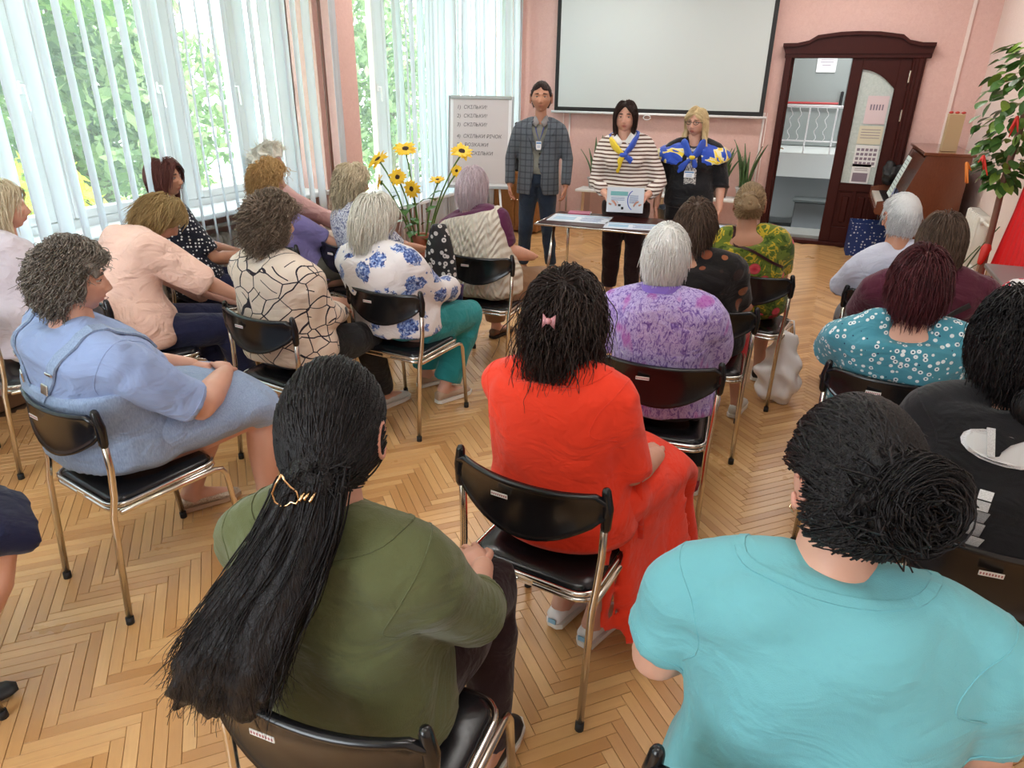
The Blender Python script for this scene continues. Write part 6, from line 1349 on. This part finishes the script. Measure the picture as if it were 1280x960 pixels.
# ------------------------------------------------------------------ furniture and objects
TBL = simple('table_top_dark', (.045, .012, .010), .30)
tb = thing('folding_table', 'folding table with dark red top and chrome legs in front of the standing people', 'table', (-1.28, 5.62, 0), math.radians(2))
MB().bev(0, 0, .735, 1.56, .62, .022, .006).obj('table_top', TBL, tb); m = MB(); pts = [(-.79, -.32, .733), (.79, -.32, .733), (.79, .32, .733), (-.79, .32, .733), (-.79, -.32, .733)]
for a, b in zip(pts, pts[1:]): m.tube([a, b], .008, 8)
m.obj('edge_trim', CHROME, tb, True)
for sx in (-1, 1):
    for sy in (-1, 1): MB().tube([(sx * .66, sy * .20, .72), (sx * .68, sy * .27, .40), (sx * .69, sy * .28, 0)], .0125, 8).obj('leg', CHROME, tb, True)
    MB().tube([(sx * .67, -.25, .30), (sx * .67, .25, .30)], .010, 8).obj('cross_bar', CHROME, tb, True)
MB().tube([(-.66, .24, .62), (.66, .24, .62)], .009, 8).obj('cross_bar', CHROME, tb, True)
def poster(label, x, y, rz, w=.42, h=.30, hue=(.25, .45, .65), seed=0):
    t = thing('leaflet', label, 'leaflet', (x, y, .7485), math.radians(rz)); rg = random.Random(seed); MB().box(0, 0, 0, w, h, .0016).obj('sheet', simple('leaflet_paper', (.70, .76, .84), .35), t)
    m = MB(); m.box(0, h * .36, .0011, w * .9, h * .14, .0004); m.box(-w * .25, -h * .05, .0011, w * .36, h * .42, .0004); m.obj('picture', simple('leaflet_blue_%d' % seed, hue, .5), t)
    m = MB(); [m.box(w * .2, h * .18 - .02 * k, .0011, w * .4 * rg.uniform(.7, 1), .006, .0004) for k in range(int(h * 30))]; o = m.obj('text_lines', simple('leaflet_print', (.10, .18, .38), .6), t); o['kind'] = 'stuff'
poster('pale blue leaflet at the left end of the table', -1.78, 5.60, 6, .50, .34, (.40, .55, .70), 1); poster('pale blue leaflet in the middle of the table front', -1.30, 5.47, 10, .44, .26, (.35, .55, .72), 2)
poster('pale leaflet right of the middle on the table', -.86, 5.55, 4, .44, .36, (.45, .60, .72), 3); poster('pale blue leaflet lying at the right end of the table', -.62, 5.72, -6, .20, .26, (.35, .5, .7), 4)
pb = thing('booklet', 'small pink booklet on the far left corner of the table', 'booklet', (-1.86, 5.83, .747), .2); MB().bev(0, 0, .008, .19, .12, .014, .002).obj('cover', simple('booklet_pink', (.45, .12, .20), .5), pb); MB().bev(.004, 0, .008, .19, .112, .009, .001).obj('pages', PAPER, pb)

# flip chart with handwriting
fc = thing('flip_chart', 'white flip chart on a tripod with handwritten lines, in front of the blinds', 'flip chart', (-3.42, 7.05, 0), math.radians(16))
Rt = Matrix.Rotation(math.radians(-9), 3, 'X')
def F3(x, y, z): return Rt @ Vector((x, y, z - .75)) + Vector((0, 0, .75))
m = MB(); m.bev(*F3(0, 0, 1.19), .68, .02, .92, .006, Rt); m.obj('board', WHITE, fc)
m = MB(); 
for x in (-.345, .345): m.bev(*F3(x, -.004, 1.19), .018, .03, .94, .004, Rt)
m.bev(*F3(0, -.004, .725), .70, .05, .03, .004, Rt); m.obj('board_frame', simple('frame_grey', (.35, .36, .37), .4, .4), fc)
MB().bev(*F3(0, -.012, 1.645), .66, .04, .035, .006, Rt).obj('clamp_bar', simple('clamp_grey', (.40, .44, .43), .4), fc)
pd = MB().bev(*F3(0, -.014, 1.20), .60, .006, .86, .001, Rt).obj('paper_pad', simple('pad_paper', (.64, .60, .60), .8), fc)
INK = simple('marker_ink', (.10, .09, .10), .7)
def text(s, size, mat, parent, loc, rot, name='handwriting', shear=.15, ext=.0006):
    c = bpy.data.curves.new(name, 'FONT'); c.body = s; c.size = size; c.extrude = ext; c.shear = shear; c.align_x = 'LEFT'; o = bpy.data.objects.new(name, c); COL.objects.link(o); dg = DG(); me = bpy.data.meshes.new_from_object(o.evaluated_get(dg), depsgraph=dg); bpy.data.objects.remove(o)
    me.materials.clear(); me.materials.append(mat); o = bpy.data.objects.new(name, me); COL.objects.link(o); o.parent = parent; o.location = loc; o.rotation_euler = rot; o['kind'] = 'stuff'; return o
for k, (s, x) in enumerate((('1)  СКІЛЬКИ!', 0), ('2)  СКІЛЬКИ?', 0), ('3)  СКІЛЬКИ?', 0), ('4)  СКІЛЬКИ РІЧОК', 0), ('5)   РОЗКАЖИ', 0), ('6)     У СКІЛЬКИ', 0))):
    text(s, .052, INK, fc, F3(-.26, -.0185, 1.53 - .088 * k - (.03 if k > 2 else 0)), (math.radians(90 - 9), 0, 0))
for sx in (-1, 1): MB().tube([F3(sx * .22, .01, .76), (sx * .30, -.12, 0)], .012, 8).obj('leg', WHITE, fc, True)
MB().tube([F3(0, .03, 1.1), (0, .55, 0)], .012, 8).obj('leg', WHITE, fc, True)

# sunflowers in a floor vase
sv = thing('floor_vase', 'terracotta floor vase standing behind the woman in the rose blouse', 'vase', (-2.96, 4.98, 0)); MB().lathe([(.085, 0), (.115, .03), (.15, .16), (.14, .30), (.085, .46), (.062, .56), (.085, .62), (.075, .615), (.055, .56), (.06, .45)], n=28).obj('vase_body', simple('terracotta', (.28, .075, .035), .45, bump=(20, .3, .01), var=.2), sv, True)
STEM = simple('stem_green', (.10, .20, .035), .6); LEAFG = simple('leaf_green', (.075, .19, .035), .5); PET = NT('petal_yellow', .5); PET.base(PET.mix(PET.noise(20, 3), (.80, .42, .005), (.92, .66, .02))); PET = PET.m; DISC = simple('seed_disc', (.035, .015, .008), .9, bump=(220, .8, .004))
def sunflower(label, top, d, r, seed, leafs=2):
    rg = random.Random(seed); t = thing('sunflower', label, 'flower', sv.location + Vector((0, 0, .55)), 0, 'sunflowers in the floor vase'); top = Vector(top) - t.location; d = Vector(d).normalized()
    mid = Vector((top.x * .35, top.y * .35, top.z * .55)); pts = [bez(Vector((rg.uniform(-.02, .02), rg.uniform(-.02, .02), -.30)), mid, top - d * .02, k / 8) for k in range(9)]; MB().tube(pts, [.008, .008, .0075, .007, .007, .0065, .006, .006, .007], 8).obj('stem', STEM, t, True)
    q = d.to_track_quat('Z', 'Y').to_matrix(); c = MB(); c.ell(top + d * .006, (r * .36, r * .36, r * .12), q, 18, 7); c.obj('seed_disc', DISC, t, True); c = MB(); c.ell(top - d * .012, (r * .34, r * .34, r * .14), q, 12, 6); c.obj('calyx', STEM, t, True)
    for ring_, n, L0 in ((0, 15, 1.0), (1, 15, .86)):
        for k in range(n):
            a = 2 * PI * (k + .5 * ring_) / n + rg.uniform(-.1, .1); L_ = r * L0 * rg.uniform(.85, 1.1); lift = rg.uniform(-.25, .35) + .15 * ring_; w = r * .17; e = Vector((math.cos(a), math.sin(a), 0)); s = Vector((-math.sin(a), math.cos(a), 0)); V = []
            for u, ww in ((.30, .5), (.55, 1), (.8, .8), (1.0, .08)): z = lift * (u - .3) * r * .9 - .12 * r * (u ** 2) + .01; V += [e * L_ * u - s * w * ww + Vector((0, 0, z)), e * L_ * u + Vector((0, 0, z + .004)), e * L_ * u + s * w * ww + Vector((0, 0, z))]
            V = [top + q @ v for v in V]; F = []
            for i in range(3):
                for j in range(2): F.append((3 * i + j, 3 * i + j + 1, 3 * i + j + 4, 3 * i + j + 3))
            new_obj('petal', V, F, PET, t)
    for k in range(leafs):
        p = pts[rg.choice((3, 4, 5, 6))]; a = rg.uniform(0, 6.28); e = Vector((math.cos(a), math.sin(a), .15)); s = Vector((-math.sin(a), math.cos(a), 0)); L_ = rg.uniform(.08, .13); V = []
        for u, w in ((0, .02), (.25, .7), (.55, .8), (.8, .4), (1.05, .02)): c_ = p + e * L_ * u - Vector((0, 0, .05 * u * u)); V += [c_ - s * w * L_ * .45 + Vector((0, 0, .006)), c_, c_ + s * w * L_ * .45 + Vector((0, 0, .006))]
        F = [(3 * i + j, 3 * i + j + 1, 3 * i + j + 4, 3 * i + j + 3) for i in range(4) for j in range(2)]; new_obj('leaf', V, F, LEAFG, t)
sunflower('top left sunflower tilted to the left', (-3.279, 4.9, 1.199), (-0.3, -0.5, 0.7), 0.096, 1, 3)
sunflower('topmost sunflower of the bunch', (-3.02, 4.9, 1.291), (0.2, -0.4, 0.8), 0.094, 2, 3)
sunflower('sunflower just under the two top ones', (-3.107, 4.9, 1.073), (0.3, -0.7, 0.4), 0.074, 3, 3)
sunflower('leftmost low sunflower seen edge on', (-3.277, 4.9, 1.025), (-0.7, -0.5, 0.3), 0.068, 4, 3)
sunflower('round sunflower facing the room in the middle of the bunch', (-2.977, 4.9, 0.994), (0.1, -1, 0.15), 0.074, 5, 3)
sunflower('small sunflower on the short right stem, seen edge on', (-2.741, 4.9, 1.071), (0.1, -0.25, 0.95), 0.065, 6, 3)
sunflower('sunflower on the long stem leaning far right', (-2.526, 4.9, 1.296), (0.35, -0.4, 0.75), 0.091, 7, 3)
sunflower('small sunflower low on the long right stem', (-2.57, 4.9, 1.154), (0.2, -0.7, 0.3), 0.05, 8, 0)
# things on the floor and by the walls
def snake_plant(label, x, y, n, h, seed, potm, z0=0.0, pr=.13, ph=.24):
    t = thing('snake_plant', label, 'plant', (x, y, z0)); rg = random.Random(seed); MB().lathe([(pr * .75, 0), (pr, ph), (pr * 1.06, ph), (pr * 1.06, ph - .02), (pr * .9, ph - .03), (.01, ph - .03)], n=20).obj('pot', potm, t, True)
    for k in range(n):
        a = rg.uniform(0, 6.28); r0 = rg.uniform(0, pr * .6); L_ = h * rg.uniform(.6, 1.05); ln = rg.uniform(.03, .22); tw = rg.uniform(-1, 1); R_ = []
        for i in range(8):
            u = i / 7; w = .030 * (1 - u ** 2.6) + .002; c = Vector((math.cos(a) * (r0 + ln * u * u), math.sin(a) * (r0 + ln * u * u), ph - .03 + L_ * u)); s = Vector((math.cos(a + 1.57 + tw * u), math.sin(a + 1.57 + tw * u), 0)); f = Vector((-s.y, s.x, 0)); R_.append([c - s * w, c + f * .007, c + s * w, c - f * .003])
        MB().loft(R_).obj('leaf', SNAKE, t, True)
tt = NT('snake_leaf', .4); _n = tt.noise(16, 3, tt.coord((1, 1, 2.2)), .6, .6); tt.base(tt.mix(_n, (.02, .065, .025), (.13, .22, .07))); SNAKE = tt.m
POTW = simple('pot_white', (.55, .54, .52), .4); POTB = simple('pot_brown', (.16, .08, .05), .5)
ps = thing('plant_shelf', 'long low pale bench for plants along the pink wall', 'bench', (-1.78, 9.10, 0)); MB().bev(0, 0, .50, 2.3, .34, .03, .005).obj('bench_top', WPAINT, ps)
for x in (-1.05, 0, 1.05): MB().bev(x, 0, .243, .04, .28, .485, .004).obj('leg', CHROME, ps)
for i, (x, n, h) in enumerate(((-2.72, 9, .52), (-2.42, 7, .38), (-1.72, 6, .50), (-1.10, 9, .48), (-.82, 8, .56))): snake_plant(('snake plant with upright leaves, leftmost on the low bench', 'smaller snake plant, second from the left on the low bench', 'snake plant in the middle of the low bench', 'snake plant right of the person in the blue shawl', 'tallest snake plant, rightmost on the low bench by the door')[i], x, 9.12, n, h, i, POTB if i % 2 else POTW, .515, .10, .14)
bs = thing('enamel_basin', 'dark blue round basin between the two standing women', 'basin', (-1.42, 8.1, 0)); MB().lathe([(.17, .0), (.22, .50), (.235, .515), (.225, .50), (.16, .03), (.01, .03)], n=28).obj('basin_body', simple('dark_blue_enamel', (.012, .022, .035), .15), bs, True)

# upright piano against the right wall
pn = thing('upright_piano', 'brown upright piano standing against the right wall beyond the door', 'piano', (0, 0, 0))
x0, x1, y0, y1 = .80, 1.30, 7.95, 9.34
for y in (y0 + .02, y1 - .02): MB().prism([(x1, .03), (x0 + .02, .03), (x0 + .02, .60), (x0 - .22, .62), (x0 - .22, .74), (x0 - .02, .78), (x0 + .12, 1.20), (x1, 1.20)], 1, y - .02, y + .02).obj('side_panel', PIANOW, pn)
MB().bev((x0 + x1) / 2 + .06, (y0 + y1) / 2, 1.215, .44, 1.42, .03, .006).obj('lid', PIANOW, pn); MB().bev(x1 - .02, (y0 + y1) / 2, .62, .03, 1.34, 1.15).obj('back_panel', PIANOW, pn); MB().bev(x0 + .06, (y0 + y1) / 2, .31, .03, 1.34, .55).obj('lower_panel', PIANOW, pn)
MB().bev(x0 + .07, (y0 + y1) / 2, .98, .03, 1.34, .40, .004, Matrix.Rotation(.30, 3, 'Y')).obj('music_panel', PIANOW, pn); MB().bev(x0 - .10, (y0 + y1) / 2, .655, .26, 1.34, .05).obj('key_bed', PIANOW, pn)
kf = MB().bev(x0 - .13, (y0 + y1) / 2, .688, .15, 1.22, .02, .002).obj('white_keys', simple('ivory', (.75, .72, .64), .3), pn); q = MB(); [q.bev(x0 - .09, 8.10 + i * .0234, .706, .09, .011, .014, .001) for i in range(48) if i % 7 not in (2, 6)]; o = q.obj('black_keys', BLACKP, pn); o['kind'] = 'stuff'
sb = thing('sheet_music', 'open sheet music leaning on the piano', 'sheet music', (.74, 8.16, .98), 0); sb.rotation_euler = (0, .30, 0); MB().box(0, 0, 0, .006, .34, .40).obj('sheet', simple('music_paper', (.62, .72, .70), .7), sb); q = MB(); [q.box(-.0036, 0, .16 - .035 * k, .0008, .30, .007) for k in range(10)]; o = q.obj('staves', simple('stave_grey', (.22, .28, .28), .7), sb); o['kind'] = 'stuff'
cb = thing('cardboard_box', 'narrow tan cardboard carton standing on top of the piano', 'box', (1.12, 8.25, 1.232)); MB().bev(0, 0, .17, .13, .16, .34, .003).obj('carton', simple('cardboard', (.52, .36, .20), .8), cb)
for i in range(3): q = MB(); q.ell((-.05 + .05 * i, -.02 * i, .352), (.022, .018, .012), None, 8, 5); q.obj('red_bow', simple('ribbon_red', (.50, .04, .03), .5), cb, True)
# blue spotted gift box with wrapping rolls
gb = thing('gift_box', 'dark blue box with white spots on the floor beside the door', 'box', (.64, 9.02, 0), .04); t = NT('blue_spotted_card', .6); t.base(t.mix(t.math('LESS_THAN', t.vor(30, None, 'F1', .4).outputs['Distance'], .33), (.006, .03, .16), (.62, .66, .75))); SPOT = t.m
m = MB(); m.bev(0, 0, .01, .42, .34, .02); m.bev(-.205, 0, .19, .012, .34, .37, .002); m.bev(.205, 0, .19, .012, .34, .37, .002); m.bev(0, -.165, .19, .42, .012, .37, .002); m.bev(0, .165, .19, .42, .012, .37, .002); m.obj('box_body', SPOT, gb); m = MB(); m.bev(0, 0, .30, .39, .31, .03); m.obj('box_content', simple('kraft_inside', (.40, .33, .24), .9), gb)
RIB = NT('blue_striped_ribbon', .5); _x = RIB.xyz(); RIB.base(RIB.mix(RIB.math('LESS_THAN', RIB.math('FRACT', RIB.math('MULTIPLY', _x[0], 70.0)), .4), (.01, .05, .28), (.70, .72, .75))); RIB = RIB.m
for i in range(4): tag(MB().tube([(.72 + .03 * i, 9.0 + .015 * i, .30), (.86 + .035 * i, 9.14 + .01 * i, .98 - .03 * i)], .016, 10).obj('wrapping_roll', RIB, None, True), ('leftmost', 'second', 'third', 'rightmost')[i] + ' blue striped wrapping roll leaning out of the spotted box', 'roll', 'striped rolls by the piano')
bb = thing('black_bag', 'crumpled black bag hanging at the door side of the piano', 'bag', (.80, 9.30, .88)); m = MB(); [m.ell((random.Random(i).uniform(-.10, .06), random.Random(i + 9).uniform(-.09, .03), random.Random(i + 5).uniform(-.08, .10)), (.07, .05, .08), None, 10, 7) for i in range(9)]; fused(m, 'bag_body', BLACKM, bb, .012, 2, .012, 22, 3)

# decorated pole with leaves, red cloth, floor plant, grey table at the right
cp = thing('travel_cup', 'small violet cup held beside the black and white flowered bag', 'cup', (-1.86, 3.54, .585)); MB().lathe([(.026, 0), (.032, .085), (.034, .09), (.030, .085), (.024, .01), (.004, .01)], n=18).obj('cup_body', simple('violet_plastic', (.07, .035, .16), .35), cp, True)
lc = thing('low_cabinet', 'low orange brown wooden cabinet in the corner behind the flip chart', 'cabinet', (-3.52, 8.55, 0)); OAK = wood('cabinet_oak', (.22, .09, .03), (.38, .17, .06), .4, (3, 3, 14)); MB().bev(0, 0, .38, .62, .50, .70, .006).obj('cabinet_body', OAK, lc); MB().bev(0, 0, .745, .66, .54, .03, .005).obj('cabinet_top', OAK, lc)
for sx in (-1, 1): d = MB().bev(sx * .15, -.258, .38, .28, .018, .62, .004).obj('cabinet_door', OAK, lc); MB().ell((sx * .04, -.275, .42), .012, None, 10, 7).obj('knob', BRASSY, d, True)
ls = thing('loudspeaker', 'black loudspeaker on the low cabinet behind the standing man', 'speaker', (-3.40, 8.52, .762)); MB().bev(0, 0, .29, .34, .32, .58, .012).obj('speaker_case', BLACKM, ls); MB().lathe([(.0, 0), (.12, 0), (.13, .01), (.12, .018)], n=24).obj('speaker_cone', BLACKP, ls, True); ls.children[-1].rotation_euler = (PI / 2, 0, 0); ls.children[-1].location = (0, -.165, .20)
pt = thing('decorated_pole', 'brown pole wrapped with a big bunch of green artificial leaves, right wall', 'decoration', (1.22, 5.96, 0)); MB().tube([(0, 0, .02), (.01, .05, .6), (.0, .12, 1.2), (.03, .20, 1.9)], .022, 10).obj('pole', simple('pole_brown', (.20, .09, .06), .6), pt, True); MB().lathe([(.15, 0), (.15, .02), (.03, .035)]).obj('base', BLACKM, pt, True)
lf_ = NT('plastic_leaf', .35); _o = lf_.n('ObjectInfo').outputs['Random']; lf_.base(lf_.mix(lf_.noise(9, 3, None, .6, 1), lf_.ramp(_o, [(0, (.012, .06, .015)), (.5, (.03, .14, .025)), (.72, (.28, .40, .05))], 'CONSTANT'), (.10, .22, .04))); PL = lf_.m
mesh = None; rg = random.Random(5)
for k in range(288):
    if k < 6:
        V = []; 
        for u, w in ((0, .05), (.2, .75), (.45, 1), (.7, .75), (.9, .3), (1.0, .02)): V += [(u, -w * .32, .05 * w - .12 * u * u), (u, 0, -.12 * u * u), (u, w * .32, .05 * w - .12 * u * u)]
        F = [(3 * i + j, 3 * i + j + 1, 3 * i + j + 4, 3 * i + j + 3) for i in range(5) for j in range(2)]
        if mesh is None: mesh = bpy.data.meshes.new('leaf'); mesh.from_pydata(V, [], F); mesh.materials.append(PL); mesh.polygons.foreach_set('use_smooth', [True] * len(F)); mesh.update()
    o = bpy.data.objects.new('leaf', mesh); COL.objects.link(o); o.parent = pt; z = rg.uniform(1.16, 2.10); wd = .20 * math.sin((z - 1.12) / 1.2 * PI) + .06; a = rg.uniform(0, 6.28); r = wd * rg.uniform(.35, 1); o.location = (-.02 + r * math.cos(a), .14 + r * math.sin(a), z); s = rg.uniform(.075, .125); o.scale = (s, s, s); o.rotation_euler = (rg.uniform(-.6, .6), rg.uniform(.0, 1.1), a + rg.uniform(-.7, .7))
for k in range(7):
    q = MB(); z = (1.30, 1.36, 1.62, 1.72, 1.95, 1.50, 1.20)[k]; a = 3.4 + .55 * k; c = Vector((-.02 + .25 * math.cos(a), .14 + .25 * math.sin(a), z)); [q.tube([c, c + Vector((rg.uniform(-.05, .05), rg.uniform(-.05, .05), rg.uniform(-.14, -.03)))], [.012, .004], 6, rounded=True) for _ in range(4)]; q.obj('artificial_flower', simple('flower_red', (.60, .03, .02), .5) if k % 3 else simple('flower_orange', (.75, .22, .03), .5), pt, True)
m = MB(); m.tube([(-.0, .05, .72), (-.02, .02, .62)], [.035, .02], 8, rounded=True); m.obj('red_bow', MATS['flower_red'], pt, True)
rc = MB(); R_ = []
for i, (z, ya, yb, xo) in enumerate(((2.0, 5.72, 5.86, .0), (1.5, 5.50, 5.92, .01), (1.0, 5.20, 5.98, .03), (.55, 5.0, 6.10, .05), (.30, 4.95, 6.20, .06))):
    n = 40; R_.append([(EX - .10 - xo - .025 * math.sin(k * 1.25 + i * .3) * (.4 + i * .18), ya + (yb - ya) * k / n, z) for k in range(n + 1)] + [(EX - .075 - xo - .025 * math.sin(k * 1.25 + i * .3) * (.4 + i * .18), ya + (yb - ya) * k / n, z) for k in range(n, -1, -1)])
tag(rc.loft(R_).obj('red_drapery', simple('red_satin', (.72, .008, .014), .4), None, True), 'bright red cloth draped down the right wall', 'drapery')
snake_plant('green leafy plant in a pot at the foot of the decorated pole', 1.08, 6.35, 12, .62, 31, POTB, 0, .12, .22)
gt = thing('grey_table', 'grey topped table at the right wall beside the red drapery', 'table', (1.26, 4.80, 0), 0); MB().bev(0, 0, .735, .34, 1.0, .03, .005).obj('table_top', simple('laminate_grey', (.20, .19, .19), .35), gt)
for sx in (-1, 1):
    for sy in (-1, 1): MB().bev(sx * .14, sy * .46, .36, .035, .035, .72, .004).obj('leg', CHROME, gt)
sc_ = MB(); R_ = [[(1.20 + r * math.cos(a) * (1 + .12 * math.sin(3 * a)), 4.46 + r * 1.1 * math.sin(a), .752 + z + .01 * math.sin(5 * a)) for a in [2 * PI * k / 24 for k in range(24)]] for r, z in ((.15, 0), (.155, .03), (.12, .07), (.06, .09), (.01, .095))]
t = NT('red_white_cloth', .7); t.base(t.ramp(t.noise(14, 2, None, .5, 1), [(.45, (.75, .74, .74)), (.53, (.60, .02, .04)), (.60, (.10, .12, .30)), (.63, (.75, .74, .74))], 'CONSTANT')); tag(sc_.loft(R_).obj('folded_scarf', t.m, None, True), 'crumpled red and white patterned scarf on the grey table', 'scarf')

# bags
def shell(mb, name, mat, par, vox, wr, wf, seed): return fused(mb, name, mat, par, vox, 3, wr, wf, seed)
bg = thing('carrier_bag', 'white plastic carrier bag hanging beside the flowered dress', 'bag', (-.02, 4.22, 0)); m = MB(); m.loft([[Vector((hw * math.cos(a), hd * math.sin(a), z)) for a in [2 * PI * k / 20 for k in range(20)]] for z, hw, hd in ((.01, .07, .05), (.05, .12, .09), (.18, .13, .09), (.30, .10, .06), (.40, .07, .03), (.44, .06, .02))]); shell(m, 'bag_body', simple('white_plastic_film', (.88, .86, .86), .35), bg, .012, .022, 14, 3); q = MB(); q.tube([(-.05, 0, .42), (-.03, 0, .52), (.03, 0, .52), (.05, 0, .42)], .005, 6); q.obj('bag_handle', MATS['white_plastic_film'], bg, True)
hb = thing('handbag', 'black leather handbag on the lap of the person in peach', 'handbag', (-2.80, 2.90, .56), math.radians(-30)); m = MB(); m.bev(0, 0, .10, .34, .14, .20, .03); hbo = m.obj('bag_body', simple('black_leather', (.008, .009, .013), .35, bump=(90, .4, .003)), hb, True); MB().tube([(-.10, -.03, .19), (-.08, -.05, .30), (.08, -.05, .30), (.10, -.03, .19)], .008, 8).obj('bag_handle', MATS['black_leather'], hb, True); MB().bev(0, 0, .203, .30, .012, .008, .002).obj('zip', BRASSY, hb)
hb = thing('shoulder_bag', 'black bag with white flower pattern beside the person in the rose blouse', 'bag', (-1.99, 3.56, .56), math.radians(-10)); t = NT('black_white_flower_bag', .7); t.base(t.mix(t.math('MULTIPLY', t.math('LESS_THAN', t.vor(26).outputs['Distance'], .36), t.math('GREATER_THAN', t.vor(26).outputs['Distance'], .12)), (.01, .01, .012), (.60, .57, .55))); m = MB(); m.loft([[Vector((hw * math.cos(a), .05 * math.sin(a), z)) for a in [2 * PI * k / 16 for k in range(16)]] for z, hw in ((0, .10), (.04, .14), (.22, .12), (.40, .06), (.46, .03))]); shell(m, 'bag_body', t.m, hb, .012, .008, 12, 4)
